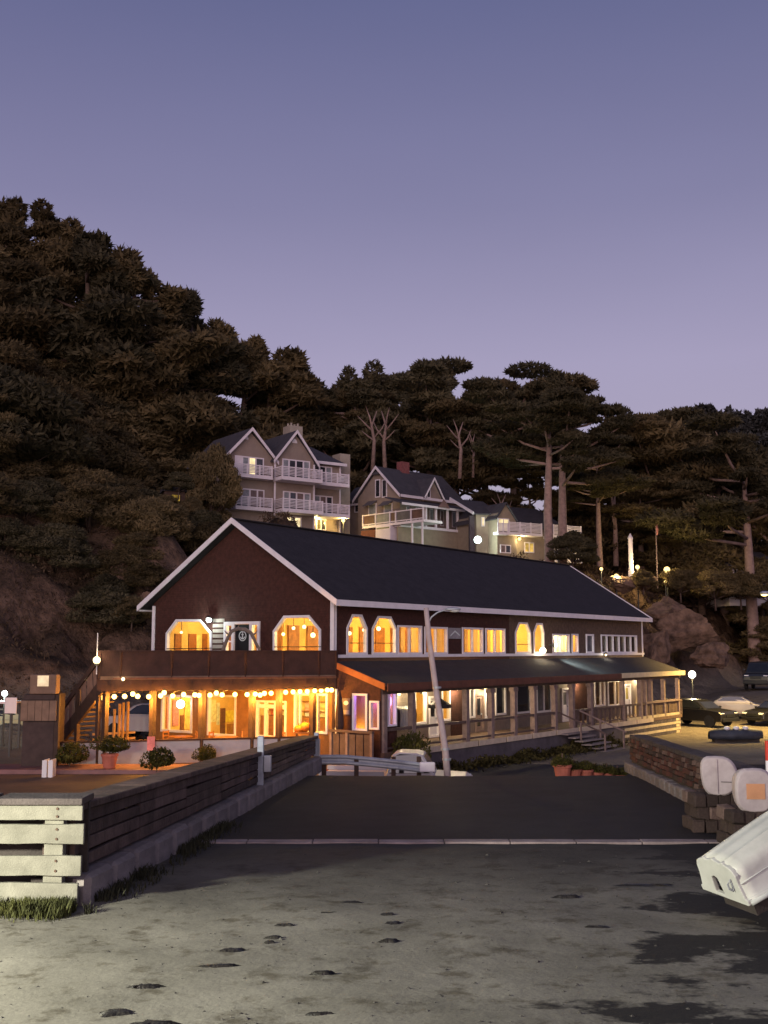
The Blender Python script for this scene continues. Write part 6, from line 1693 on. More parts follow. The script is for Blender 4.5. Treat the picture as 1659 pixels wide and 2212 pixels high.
# trees that fill the steep hillside at left and the slope behind the houses
cnt = 0; taken = []
for i in range(6000):
    if cnt >= 190: break
    px = random.uniform(-90, 660); Y = random.uniform(62, 116)
    p = at(px, 1403, Y); v, l = vl(p.x, p.y)
    g = ground_z(p.x, p.y)
    scr_y = 1403 - (g - EYE) / Y * 2418
    lim = 5.2 if scr_y < 1100 else 3.4
    # keep the hotel, its view and the rocky foot clear
    if v < 16.5 or (px > 440 and Y < 99) or (px > 315 and v < 22) or (335 < px < 425 and Y < 90) or scr_y > 1440: continue
    if scr_y > 1150 and mn.noise(Vector((p.x * .13, p.y * .13, 4))) < -.05: continue
    if any((p.x - a) ** 2 + (p.y - b) ** 2 < lim * lim * .45 for a, b in taken): continue
    taken.append((p.x, p.y)); big = scr_y < 1100
    H_ = random.uniform(5.5, 9) if big else random.uniform(2.2, 4.2)
    tree(random.choice((8, 9, 10, 8, 9, 3, 6)) if big else random.choice((8, 9, 10)), Vector((p.x, p.y, g - .6)), H_, random.uniform(0, 6.28), 'bushy olive brown cypress crowding the upper left hillside' if big else 'low brown thicket on the slope left of the restaurant', 'cypresses crowding the left hillside' if big else 'thickets on the left slope', 'hillside_tree' if big else 'thicket', random.uniform(.95, 1.25)); cnt += 1
for px, py, Y, H_, lab in ((457, 1120, 84.5, 6.6, 'dark tree hiding the left side of the hotel, upper one'), (452, 1150, 86, 3.0, 'dark shrub at the left foot of the hotel'), (418, 1120, 90, 4.5, 'dark tree between the cabin window and the hotel'), (1600, 1290, 100, 3.0, 'shrub below the white house, left one'), (1660, 1295, 99, 3.4, 'shrub below the white house, right one'), (1545, 1290, 98, 3.2, 'shrub on the cliff edge left of the white house'), (1470, 1275, 95, 2.6, 'shrub on the cliff edge under the big terrace lamp'), (1390, 1262, 93, 1.8, 'low shrub before the white column'), (388, 1124, 74.6, 1.0, 'shrub half hiding the cabin window'), (345, 1118, 74.5, 2.3, 'shrub left of the cabin window'), (412, 1112, 74.3, 1.8, 'shrub right of the cabin window'), (386, 1052, 75.8, 1.6, 'shrub overhanging the cabin window'), (300, 1215, 66, 2.6, 'thicket on the bank above the left eave'), (262, 1250, 65, 2.6, 'thicket on the bank left of the eave tip'), (318, 1265, 63.5, 2.0, 'thicket between the eave tip and the bank'), (230, 1310, 63, 2.4, 'thicket half way down the left bank'), (285, 1330, 61, 1.7, 'small thicket beside the gable corner'), (1238, 1215, 86, 3.0, 'shrub before the lowest white balcony')):
    p = at(px, py, Y); tree(8 + int(px) % 3, Vector((p.x, p.y, p.z - .5)), H_, px, lab, 'shrubs by the bluff houses', 'bluff_shrub', .5 if 430 < px < 480 else 1.0)
cnt = 0
for i in range(900):
    if cnt >= 46: break
    px = random.uniform(560, 1720); Y = random.uniform(103, 134)
    p = at(px, 1403, Y); g = ground_z(p.x, p.y)
    tree(random.choice((3, 5, 6, 2, 4)), Vector((p.x, p.y, g - .3)), random.uniform(7, 11.5), random.uniform(0, 6.28), 'shadowy cypress in the dark belt behind the bluff houses', 'cypresses in the belt behind the houses', 'belt_tree', random.uniform(1.0, 1.4)); cnt += 1
for i in range(22):
    px = lerp(960, 1720, (i + random.random()) / 22); Y = random.uniform(108, 122); p = at(px, 1403, Y); g = ground_z(p.x, p.y)
    tree(8 + i % 3, Vector((p.x, p.y, g - .4)), random.uniform(6.0, 8.5), i * 1.7, 'dense dark thicket filling the space under the bluff cypresses', 'thickets under the bluff cypresses', 'belt_thicket', 1.2)
# pale dead snags
def snag(px, py, Y, h, rz, label):
    p = at(px, py, Y); e_ = empty('bare_trunk', p, rz, label, 'tree', 'bare pale trunks')
    mb = MB(); mb.tube([(0, 0, -1), (.15, 0, h * .4), (-.1, 0, h * .7), (.4, 0, h)], [h * .045, h * .035, h * .025, h * .008], 8); mb.build('trunk', m_bark, e_, smooth=True)
    for a_, b_ in (((.1, 0, h * .45), (h * .28, 0, h * .85)), ((-.05, 0, h * .6), (-h * .3, 0, h * .9)), ((-.1, 0, h * .7), (-h * .12, .2, h * 1.05)), ((.15, 0, h * .4), (-h * .22, 0, h * .6))):
        a_, b_ = Vector(a_), Vector(b_); m_ = a_.lerp(b_, .55) + Vector((.1, 0, -.12))
        mb = MB(); mb.tube([a_, m_, b_], [h * .022, h * .015, h * .004], 6); mb.build('branch', m_bark, e_, smooth=True)
snag(805, 995, 104, 4.8, 0, 'pale forked bare trunk behind the gabled house, left one'); snag(832, 998, 105, 5.0, 2.6, 'pale forked bare trunk behind the gabled house, right one')
snag(993, 1012, 106, 4.6, .4, 'straight pale bare trunk behind the dormer roof'); snag(1022, 1010, 107, 3.4, 1.0, 'small bent bare trunk right of the straight one')
snag(1085, 1150, 101, 3.5, .3, 'bare trunk beside the beige gable'); snag(1330, 1200, 104, 6.0, 1.2, 'bare slanting trunk behind the terrace')
# undergrowth on the slopes: one mass
pts = []
while len(pts) < 150000:
    X = rng.uniform(-50, 60); Y = rng.uniform(50, 118)
    v, l = vl(X, Y)
    if v < (12.2 if l < 32 else 8): continue
    nn = mn.noise(Vector((X * .17, Y * .17, 9))) + .6 * mn.noise(Vector((X * .55, Y * .55, 2)))
    rockish = .30 * smooth(30, 20, v) if l < 25 else 1.15 * (smooth(20.5, 17, v) if l < 34 else smooth(15.5, 13, v))
    if nn < -.42 + .62 * rockish: continue
    px = CX + X / Y * 2418
    if v > 24 and 470 < px < 1300 and l < 66: continue
    h = max(0, .25 + 1.1 * max(0, nn)) * rng.uniform(.1, 1.0)
    pts.append((X, Y, ground_z(X, Y) + h))
pts = np.array(pts)
ug = place('undergrowth', leaf_mesh('undergrowth', pts, .0034 * pts[:, 1], M('undergrowth', (.080, .053, .036), .95, .5, .35, col2=(.160, .108, .066), spec=.1, trans=.3), .7, .5))
T(ug, 'low dark brush covering the slopes of the bluff', 'brush', kind='stuff')

# ================================================================== rocks on the bluff
m_rock = M('bluff_rock', (.075, .044, .029), .95, .40, 1.3, col2=(.25, .155, .104), bump=.9, bscale=3.0, detail=9)
def rock(px, py, Y, sx, sy, sz, rz, label, sd):
    p = at(px, py, Y); bm = bmesh.new(); bmesh.ops.create_icosphere(bm, subdivisions=5, radius=1.0)
    rr_ = random.Random(sd); pls = []
    for _ in range(26):
        n_ = Vector((rr_.gauss(0, 1), rr_.gauss(0, 1), rr_.gauss(0, .8))).normalized(); pls.append((n_, rr_.uniform(.55, .92)))
    for v in bm.verts:
        for n_, d_ in pls:
            q_2 = v.co.dot(n_)
            if q_2 > d_: v.co -= n_ * (q_2 - d_)
    for v in bm.verts:
        c = v.co.copy(); d = mn.fractal(c * 1.4 + Vector((sd, 0, 0)), 1.0, 2.0, 5); q = mn.cell(c * 2.1 + Vector((sd, 3, 1)))
        v.co = c * (1 + .15 * d + .12 * mn.noise(Vector((c.x * 1.3 + sd, c.y * 1.3, c.z * 4.0))) + .07 * abs(mn.noise(c * 5 + Vector((sd, 0, 2)))) + .035 * mn.noise(c * 12 + Vector((0, sd, 2)))); v.co.x *= sx; v.co.y *= sy; v.co.z *= sz
    me = bpy.data.meshes.new('rock'); bm.to_mesh(me); bm.free(); me.materials.append(m_rock)
    return T(place('rock', me, None, p, (0, 0, rz)), label, 'rock', 'rocks of the bluff')
rock(1440, 1330, 90.5, 2.6, 1.6, 1.9, .3, 'brown rock shoulder beside the roof end at right', 4.0); rock(1490, 1365, 88.5, 2.6, 1.5, 1.7, -.3, 'pale weathered rock face above the lot', 1.0); rock(1535, 1415, 86.5, 2.2, 1.3, 1.3, .5, 'low rock at the cliff foot behind the lamp', 7.0); rock(1420, 1400, 84, 1.8, 1.4, 1.8, .9, 'dark rock behind the far gable corner', 9.0)
rock(1345, 1262, 93, 1.6, 1.2, .9, .1, 'small rock under the low bright terrace lamp', 12.0); rock(1395, 1258, 95, 1.5, 1.2, .8, .9, 'rock below the white column', 15.0)
rock(205, 1352, 64, 1.2, 1.0, .8, .3, 'pale boulder on the slope left of the gable', 21.0); rock(130, 1405, 61, 1.1, 1.0, .7, 2.0, 'lower boulder on the slope at far left', 27.0); rock(325, 1312, 63, .9, .9, 1.3, .6, 'upright rock beside the left roof edge', 31.0)
rock(300, 1195, 70, .9, .9, 1.6, .2, 'tall weathered rock high above the left eave', 35.0); rock(180, 1240, 68, .8, .8, 1.7, .9, 'slender rock standing on the left slope', 39.0)

# ================================================================== shrubs, pots
def bush_mesh(seed, n, rx, rz, mat, size=.085):
    r = np.random.default_rng(seed); C = np.concatenate([pad((r.uniform(-.4, .4) * rx, r.uniform(-.4, .4) * rx, rz * r.uniform(.5, .9)), rx * .72, rx * .72, rz * .7, n // 5, r) for _ in range(5)])
    C = C[:, :3]; C[:, 2] = np.abs(C[:, 2]); return leaf_mesh('foliage', C, size, mat, .9, .6, r)
BM = [bush_mesh(i, 2200, .55, .55, m_fol[2]) for i in range(4)]
m_terra = M('terracotta', (.42, .125, .085), .8, .2, 4, bump=.15, rnd=.2)
def potmesh():
    mb = MB(); mb.lathe([(.15, 0), (.17, .02), (.225, .34), (.25, .35), (.25, .42), (.22, .42), (.21, .36)], 14); o = mb.build('pot', m_terra); me = o.data; bpy.data.objects.remove(o); return me
POT = potmesh()
def potted(P, s, label, k, pot=True, bs=1.0, grp='plants by the patio'):
    e_ = empty('potted_plant' if pot else 'shrub', P, random.uniform(0, 6), label, 'plant', grp); e_.scale = (s, s, s)
    if pot: place('pot', POT, e_)
    place('foliage', BM[k % 4], e_, (0, 0, .30 if pot else -.05), None, (bs, bs, bs * (.75 if pot else 1)))
    mb = MB(); mb.tube([(0, 0, 0), (0, 0, .7)], .02, 5); mb.build('stem', m_bark2, e_)
for px, py, s, lab, k, pot in ((84, 1645, 1.0, 'wide low plant in a pot left of the white board', 0, True), (150, 1655, 1.15, 'large round shrub in front of the left patio wall', 1, False), (236, 1660, 1.15, 'potted shrub beside the second patio post', 2, True), (338, 1668, 1.05, 'yellow green round shrub below the red sign', 3, False), (442, 1646, .8, 'small shrub at the foot of the middle patio post', 0, False)):
    p = onz(px, py, .79); potted(p, s, lab, k, pot)
for i, (px, py, s, lab) in enumerate(((1215, 1652, 1.15, 'largest terracotta pot, leftmost of the row by the road end'), (1240, 1648, .95, 'terracotta pot of the row, second from left'), (1264, 1647, 1.0, 'terracotta pot with yellow green leaves, third from left'), (1287, 1645, .95, 'terracotta pot, fourth of the row by the road end'), (1310, 1642, 1.0, 'terracotta pot, fifth of the row by the road end'), (1333, 1640, .95, 'terracotta pot nearest the right sea wall end'))):
    p = at(px, py, 34.0 + i * .25); p.z = lerp(road_z(32), .07, smooth(31.4, 37.5, p.y)) + .02; potted(p, s, lab, i, True, .62, 'terracotta pots at the road end')
# planting strip along the porch skirt
pts = []
for i in range(5200):
    a = rng.uniform(3.2, 19.5); b = yp - .25 - abs(rng.normal(0, .55)); w_ = R.world((a, b, 0)); nn = mn.noise(Vector((a * .8, b, 4)))
    pts.append((w_.x, w_.y, max(0.06, ground_z(w_.x, w_.y)) + max(0, .28 + .5 * nn) * rng.uniform(0, 1)))
hd_ = place('low_hedge', leaf_mesh('low_hedge', np.array(pts), .16, M('hedge_leaf', (.026, .026, .010), .9, .5, 1.5, col2=(.085, .068, .020), spec=.15), .9, .6)); T(hd_, 'low dark planting along the foot of the porch', 'hedge', kind='stuff')
b_ = empty('shrub', R.world((R.L(872, 1590, yp - .3)[0], yp - .35, .1)), .4, 'dark leafy shrub before the porch rail near the corner post', 'plant', 'plants by the patio'); b_.scale = (1.5, 1.5, 2.1); place('foliage', BM[1], b_); mb = MB(); mb.tube([(0, 0, -.1), (0, 0, .5)], .02, 5); mb.build('stem', m_bark2, b_)
# ================================================================== the grey hotel on the bluff
HB = at(500, 1140, 88).z - 2.0
class Facade:
    """a facade plane: t runs along it, d out of it"""
    def __init__(s, px, Y, deg, base):
        o = at(px, 1403, Y); a = math.radians(deg); s.o = Vector((o.x, o.y)); s.base = base
        s.dir = Vector((math.sin(a), math.cos(a))); s.n = Vector((math.cos(a), -math.sin(a))); s.rot = math.pi / 2 - a
    def q(s, px, py, d=0.0):
        r = ray(px, py); r2 = Vector((r.x, r.y)); o = s.o + s.n * d
        t = o.dot(s.n) / r2.dot(s.n); p = CAM + r * t
        return (Vector((p.x, p.y)) - o).dot(s.dir), p.z - s.base
    def poly(s, pts, d=0.0): return [s.q(*p, d) for p in pts]
    def rc(s, x0, y0, x1, y1, d=0.0):
        a, z1 = s.q(x0, y0, d); b, z0 = s.q(x1, y1, d); return rect(a, min(z0, z1), b, max(z0, z1))
HF = Facade(489, 88, 55, HB)
mpH = lambda a, z, d: Vector((a, -d, z))       # local: x along the facade, -y towards the viewer
hotel = empty('hotel', (HF.o.x, HF.o.y, HB), HF.rot, 'three storey grey hotel with white gables and white balconies on the bluff', 'hotel')
def hx(cx_): return 460.8 + cx_ * .19608
def hy(cy_): return 894.6 + cy_ * .19608
def Hq(cx_, cy_, d=0.0): return HF.q(hx(cx_), hy(cy_), d)
# bays: left (gable), middle (gable), right (set back under a hip roof)
t0 = Hq(135, 700)[0]; t1 = Hq(660, 700)[0]; t2 = Hq(1090, 700)[0]; t3 = Hq(1395, 700, -1.2)[0]
zl, zlr = Hq(135, 430)[1], Hq(375, 150)[1]; zm, zmr = Hq(660, 470)[1], Hq(890, 190)[1]; DEP = 6.5
zr_e = Hq(1400, 555, -1.2)[1]
ztop = zr_e
mb = MB(); mb.prism([(t0, 0), (t1 - .01, 0), (t1 - .01, zl), ((t0 + t1) / 2 - .1, zlr - .25), (t0, zl)], mpH, -DEP, 0); mb.build('wall', m_taupe, hotel)
mb = MB(); mb.prism([(t1, 0), (t2, 0), (t2, zm), ((t1 + t2) / 2, zmr - .25), (t1, zm)], mpH, -DEP, .25); mb.build('wall', m_taupe, hotel)
mb = MB(); mb.prism(rect(t2 + .01, 0, t3, zr_e), mpH, -DEP + .5, -1.2); mb.build('wall', m_taupe, hotel)
def gable_roof(par, a0, a1, ze, zp, d0, d1, mat, trim, ov=.3, bw=.26, name='roof'):
    am = (a0 + a1) / 2; sl = (zp - ze) / (am - a0)
    for sg in (-1, 1):
        e0 = a0 - ov if sg < 0 else a1 + ov; ze0 = ze - ov * sl
        mb = MB(); P4 = [(e0, ze0), (am, zp)]
        vs = [mpH(e0, ze0, d0), mpH(e0, ze0, d1), mpH(am, zp, d1), mpH(am, zp, d0)]
        mb.add(vs + [v_ + Vector((0, 0, -.12)) for v_ in vs], [(0, 1, 2, 3), (7, 6, 5, 4), (0, 4, 5, 1), (1, 5, 6, 2), (2, 6, 7, 3), (3, 7, 4, 0)]); mb.build(name, mat, par)
        mb = MB(); mb.prism([(e0, ze0 - bw), (am, zp - bw), (am, zp + .03), (e0, ze0 + .03)], mpH, d1, d1 + .07); mb.build('barge_board', trim, par)
gable_roof(hotel, t0, t1, zl, zlr, -DEP - .2, .35, m_hroof, m_hwhite)
gable_roof(hotel, t1, t2, zm, zmr, -DEP - .2, .62, m_hroof, m_hwhite)
zrr = Hq(1000, 225)[1]
mb = MB(); p = [mpH(t2 - 1.2, zr_e, -.75), mpH(t3 + .35, zr_e, -.75), mpH(t3 - .9, zrr, -4.6), mpH(t2 - 2.6, zrr, -4.6), mpH(t3 + .35, zr_e, -8.6), mpH(t2 - 1.2, zr_e, -8.6)]
mb.add(p, [(0, 1, 2, 3), (1, 4, 2), (4, 5, 3, 2), (0, 3, 5), (0, 5, 4, 1)]); mb.build('hip_roof', m_hroof, hotel)
mb = MB(); mb.prism(rect(t2 + .05, zr_e - .22, t3 + .4, zr_e + .02), mpH, -.76, -.68); mb.build('eave_board', m_hwhite, hotel)
for a in (t0 + .06, t1, t2): mb = MB(); mb.prism(rect(a - .08, 0, a + .08, zl - .2), mpH, .26 if a > t0 + .1 else .0, .31 if a > t0 + .1 else .05); mb.build('corner_board', m_hwhite, hotel)
mb = MB(); mb.prism(rect(t3 - .08, 0, t3 + .06, zr_e - .2), mpH, -1.25, -1.14); mb.build('corner_board', m_hwhite, hotel)
# chimneys
m_chim = M('chimney_stucco', (.32, .27, .22), .9, .15, 2)
a0, z1 = Hq(845, 120, -3); a1, _ = Hq(985, 120, -3); mb = MB(); mb.prism(rect(a0, zr_e, a1, z1), mpH, -4.2, -3.0); ch = mb.build('chimney', m_chim, hotel)
for k in range(4): mb = MB(); mb.lathe([(.10, 0), (.09, .22 + .1 * (k % 2)), (.12, .25 + .1 * (k % 2))], 8, tuple(mpH(lerp(a0 + .15, a1 - .15, k / 3), z1, -3.6))); mb.build('chimney_pot', m_chim, ch)
a0, z1 = Hq(1405, 430, -1.8); a1, _ = Hq(1515, 430, -1.8); mb = MB(); mb.prism(rect(a0, 0, a1, z1), mpH, -3.2, -1.9); mb.build('chimney', m_chim, hotel)
# half round vents
for cx_, cy_ in ((355, 278), (877, 325)):
    a, z = Hq(cx_, cy_); d = .0 if cx_ < 500 else .25
    arc = [(a + math.cos(t) * .24, z + math.sin(t) * .36) for t in np.linspace(0, math.pi, 10)]
    mb = MB(); mb.prism(arc, mpH, d + .005, d + .05); mb.build('vent', m_hwhite, hotel)
# door and window groups behind the balconies
m_hdark = M('night_pane', (.030, .028, .034), .1, .3, 3, spec=.8); m_hmid = M('curtained_pane', (.22, .23, .24), .3, .35, 3, spec=.5); m_hred = M('brown_pane', (.16, .11, .10), .3, .3, 3)
def group(cx0, cy0, cx1, cy1, d, cols, panes):
    a, z1 = Hq(cx0, cy0, d); b, _ = Hq(cx1, cy0, d); _, z0 = Hq((cx0 + cx1) / 2, cy1, d)
    mp_ = lambda A, Z, D: Vector((A, -(d + D), Z))
    window(hotel, mp_, rect(a, z0, b, z1), .10, [lerp(a, b, c) for c in cols], (), m_hwhite, panes, .005, .07, 'window', .03, .14)
group(235, 452, 555, 690, 0, (.26, .48, .72), (m_hwhite, m_hmid, m_litpane, m_hdark))
group(240, 808, 560, 1040, 0, (.22, .5, .76), (m_hdark, m_hmid, m_hred, m_hred))
group(758, 488, 1062, 740, .25, (.24, .49, .76), (m_hmid, m_hdark, m_hdark, m_hmid))
group(765, 845, 1068, 1080, .25, (.24, .49, .76), (m_hmid, m_hdark, m_hred, m_hmid))
group(1100, 562, 1305, 780, -1.2, (.33, .66), (m_hdark, m_hdark, m_hmid))
group(1105, 890, 1312, 1120, -1.2, (.33, .66), (m_hmid, m_hred, m_hdark))
group(798, 1122, 968, 1260, .25, (.5,), (m_litpane, m_litpane))
group(1130, 1150, 1240, 1280, -1.2, (.5,), (m_litwarm, m_hdark))
# balconies: floor, end posts, rails, each slat a sub-part
def balcony(cxa, cya, cxb, cyb, d, dep, hgt, label=None):
    """front lower edge from (cxa,cya) to (cxb,cyb)"""
    a, z = Hq(cxa, cya, d + dep); b, z2 = Hq(cxb, cyb, d + dep); z = (z + z2) / 2
    mb = MB(); mb.prism(rect(a, z, b, z + .30), mpH, d + .01, d + dep); bl = mb.build('balcony', m_hwhite, hotel)
    n = max(2, round((b - a) / 1.15)); 
    for i in range(n + 1):
        x = lerp(a + .05, b - .05, i / n); mb = MB(); mb.prism(rect(x - .05, z + .30, x + .05, z + hgt), mpH, d + dep - .11, d + dep - .02); mb.build('post', m_hwhite, bl)
    for k in range(6):
        zz = z + .42 + k * (hgt - .42) / 6; th = .055 if k < 5 else .09
        mb = MB(); mb.prism(rect(a, zz, b, zz + th), mpH, d + dep - .09, d + dep - .04); mb.build('slat', m_hwhite, bl)
        for x in (a + .03, b - .03):
            mb = MB(); mb.prism(rect(x - .025, zz, x + .025, zz + th), mpH, d + .02, d + dep - .115); mb.build('slat', m_hwhite, bl)
    return bl
balcony(232, 690, 655, 715, 0, .9, 1.12); balcony(245, 1050, 655, 1070, 0, .9, 1.12)
balcony(756, 728, 1205, 752, .25, 1.5, 1.15); balcony(765, 1080, 1212, 1102, .25, 1.5, 1.15)
balcony(1115, 775, 1500, 805, -1.2, 1.9, 1.15); balcony(1120, 1120, 1505, 1142, -1.2, 1.9, 1.15)
a, z = Hq(1445, 1170, .2); lp = empty('hotel_lamp', (0, 0, 0), 0, 'warm wall lamp at the right foot of the hotel', 'lamp'); w_ = HF.o + HF.dir * a + HF.n * .0; lp.location = (w_.x, w_.y, z + HB)
mb = MB(); mb.ball((0, 0, 0), .16, 10, 7); mb.build('globe', m_amb, lp, smooth=True); mb = MB(); mb.tube([(0, 0, -1.6), (0, 0, -.15)], .04, 6); mb.build('post', m_lampm, lp); lampglow('lamp_light', (.05, -.3, 0), (1, .70, .2), 260, .1, lp)
a, z = Hq(1125, 1130, -.9); w_ = HF.o + HF.dir * a + HF.n * -.85; lp = empty('hotel_lamp', (w_.x, w_.y, z + HB), 0, 'warm ceiling lamp under the lowest right balcony of the hotel', 'lamp')
mb = MB(); mb.ball((0, 0, 0), .12, 10, 7); mb.build('globe', m_amb, lp, smooth=True); mb = MB(); mb.lathe([(.08, .1), (.05, .18)], 8); mb.build('mount', m_lampm, lp); lampglow('lamp_light', (.0, -.1, -.25), (1, .82, .35), 120, .1, lp)

# ================================================================== gabled house with a porch
V = Frame(865, 95.0, 47.0, at(865, 1185, 95).z - 1.5)
house = empty('gabled_house', V.world((0, 0, 0)), V.rot, 'cream gabled house with a dormer, pillared porch and red chimney', 'house')
def sx_(c): return 704.8 + c * .22876
def sy_(c): return 975.9 + c * .22876
def VG(cx_, cy_, x0=0.0): return V.G(sx_(cx_), sy_(cy_), x0)
def VL(cx_, cy_, y0=0.0): return V.L(sx_(cx_), sy_(cy_), y0)
vw = VG(300, 400)[0]; vze = VL(700, 375)[1]; vzr = VG(495, 140)[1]; vlen = VL(1270, 455)[0]; vy = vw / 2
mG = mpG(0.0); mL = mpL(0.0)
mb = MB(); mb.prism([(0, 0), (0, vze), (vy, vzr - .2), (vw, vze), (vw, 0)], mG, -.2, 0); mb.build('gable_wall', m_taupe, house)
mb = MB(); mb.box(.2, vlen, 0, vw, 0, vze); mb.build('wall', m_taupe, house)
sl = (vzr - vze) / vy
for y0, y1 in ((-.35, vy), (vw + .35, vy)):
    ze0 = vze - .35 * sl; vs = [Vector((-.35, y0, ze0)), Vector((vlen + .3, y0, ze0)), Vector((vlen + .3, y1, vzr)), Vector((-.35, y1, vzr))]
    mb = MB(); mb.add(vs + [v_ - Vector((0, 0, .12)) for v_ in vs], [(0, 1, 2, 3), (7, 6, 5, 4), (0, 4, 5, 1), (1, 5, 6, 2), (2, 6, 7, 3), (3, 7, 4, 0)]); mb.build('roof', m_hroof, house)
    mb = MB(); mb.prism([(y0, ze0 - .22), (y1, vzr - .22), (y1, vzr + .04), (y0, ze0 + .04)], mpG(-.36), 0, .06); mb.build('barge_board', m_hwhite, house)
mb = MB(); mb.box(-.3, vlen + .3, -.42, -.36, vze - .35 * sl - .2, vze - .35 * sl + .03); mb.build('eave_board', m_hwhite, house)
mb = MB(); mb.prism([(vy - .45, vzr - .75), (vy + .45, vzr - .75), (vy + .35, vzr - .62), (vy, vzr - .45), (vy - .35, vzr - .62)], mpG(-.30), 0, .06); mb.build('gable_bracket', m_hroof, house)
# dormer on the long side
da, dz = VL(920, 397, -.3); db, _ = VL(1085, 430, -.3); dap, dzp = VL(995, 245, -.3)
mb = MB(); mb.prism([(da, vze - .6), (db, vze - .6), (db, vze - .1), ((da + db) / 2, dzp - .15), (da, vze - .1)], mpL(-.30), -2.4, 0); dm_ = mb.build('dormer', m_taupe, house)
for a0, a1 in ((da - .15, (da + db) / 2), (db + .15, (da + db) / 2)):
    vs = [Vector((a0, -.55, vze - .3)), Vector((a1, -.55, dzp)), Vector((a1, vy, dzp)), Vector((a0, vy - .4, vze - .3))]
    mb = MB(); mb.add(vs + [v_ - Vector((0, 0, .1)) for v_ in vs], [(0, 1, 2, 3), (7, 6, 5, 4), (0, 4, 5, 1), (1, 5, 6, 2), (2, 6, 7, 3), (3, 7, 4, 0)]); mb.build('dormer_roof', m_hroof, dm_)
    mb = MB(); mb.prism([(a0, vze - .5), (a1, dzp - .2), (a1, dzp + .03), (a0, vze - .27)], mpL(-.56), 0, .05); mb.build('barge_board', m_hwhite, dm_)
window(house, mpL(-.30), [VL(950, 435, -.3), VL(982, 435, -.3), VL(982, 350, -.3), VL(950, 350, -.3)], .07, frame=m_hwhite, pane=m_hdark, d0=.005, d1=.05, pd=.03)
# twin gable windows
for c0, c1 in ((465, 512), (528, 575)):
    y1_, z1_ = VG(c0, 265); y0_, _ = VG(c1, 265); _, z0_ = VG((c0 + c1) / 2, 432)
    window(house, mG, rect(y0_, z0_, y1_, z1_), .09, (), (lerp(z0_, z1_, .52), lerp(z0_, z1_, .2)), m_hwhite, m_hdark, .005, .06, pd=.03)
# chimney
a, z1 = VL(690, 95, vy); b, _ = VL(760, 95, vy); mb = MB(); mb.box(a, b, vy - .35, vy + .35, vzr - .8, z1); mb.build('chimney', M('red_brick', (.20, .065, .065), .9, .3, 6, bump=.3), house)
# left wing
mb = MB(); mb.box(.6, 4.5, vw + .01, vw + 3.0, 0, vze - .5); wg = mb.build('left_wing', m_taupe, house)
vs = [Vector((.3, vw - .1, vze + .2)), Vector((.3, vw + 3.3, vze - .55)), Vector((2.6, vw + 3.3, vze + 1.5)), Vector((2.6, vw - .1, vze + 1.6)), Vector((4.9, vw + 3.3, vze - .55)), Vector((4.9, vw - .1, vze + .2))]
mb = MB(); mb.add(vs, [(0, 1, 2, 3), (2, 4, 5, 3), (1, 4, 2), (0, 3, 5)]); mb.build('wing_roof', m_hroof, wg)
mb = MB(); mb.box(.24, .30, vw, vw + 3.3, vze - .62, vze - .42); mb.build('eave_board', m_hwhite, wg)
window(house, mpG(.6), [VG(325, 575, .6), VG(270, 575, .6), VG(270, 420, .6), VG(325, 420, .6)], .09, frame=m_hwhite, pane=m_hdark, d0=.005, d1=.06, pd=.03)
# porch along the long side: lean-to roof, columns, deck
zd = VL(1000, 715, -1.8)[1]; zpr = VL(1000, 525, -1.8)[1]; pa, pb = VL(690, 600, -1.8)[0], VL(1345, 700, -1.8)[0]
mb = MB(); vs = [Vector((pa, .0, zpr + .75)), Vector((pb, .0, zpr + .75)), Vector((pb, -2.1, zpr + .05)), Vector((pa, -2.1, zpr + .05))]
mb.add(vs + [v_ - Vector((0, 0, .1)) for v_ in vs], [(0, 1, 2, 3), (7, 6, 5, 4), (0, 4, 5, 1), (1, 5, 6, 2), (2, 6, 7, 3), (3, 7, 4, 0)]); mb.build('porch_roof', m_hroof, house)
mb = MB(); mb.box(pa, pb, -2.16, -2.105, zpr - .12, zpr + .08); mb.build('porch_fascia', m_hwhite, house)
pc_, pcz = VL(1110, 455, -2.2)
mb = MB(); mb.prism([(pc_ - .7, zpr + .02), (pc_ + .7, zpr + .02), (pc_, zpr + .72)], mpL(-2.17), 0, .1); mb.build('porch_pediment', M('pediment', (.17, .10, .09), .8, .2, 3), house)
mb = MB(); mb.box(pa, pb, -1.95, .0, zd - .22, zd); mb.build('porch_deck', m_hwhite, house)
for c in (940, 1035, 1145, 1240, 1340):
    a = VL(c, 600, -1.8)[0]; mb = MB(); mb.box(a - .08, a + .08, -1.88, -1.72, zd, zpr - .05); mb.build('porch_column', m_hwhite, house)
mb = MB(); mb.box(VL(1255, 600, -1.6)[0], pb - .1, -1.65, -1.6, zd, zpr - .1); mb.build('screen', M('dark_screen', (.05, .045, .055), .5, .2, 3), house)
mb = MB(); mb.box(pa - .2, pb + .2, -1.85, -1.70, 0, zd - .221); mb.build('foundation', m_beige, house)
for i, c in enumerate((430, 555, 640, 700, 770, 860, 990, 1090, 1200)):
    a, z1_ = VL(c, 500 + i * 4, 0); 
    if a < .25: continue
    mb = MB(); mb.prism(rect(a - .22, zd + .5, a + .22, zd + 1.9), mL, .005, .05); w9 = mb.build('window', m_hwhite, house); mb = MB(); mb.prism(rect(a - .16, zd + .56, a + .16, zd + 1.84), mL, .051, .06); mb.build('pane', m_litwarm if c == 640 else (m_hred if i % 2 else m_hmid), w9)
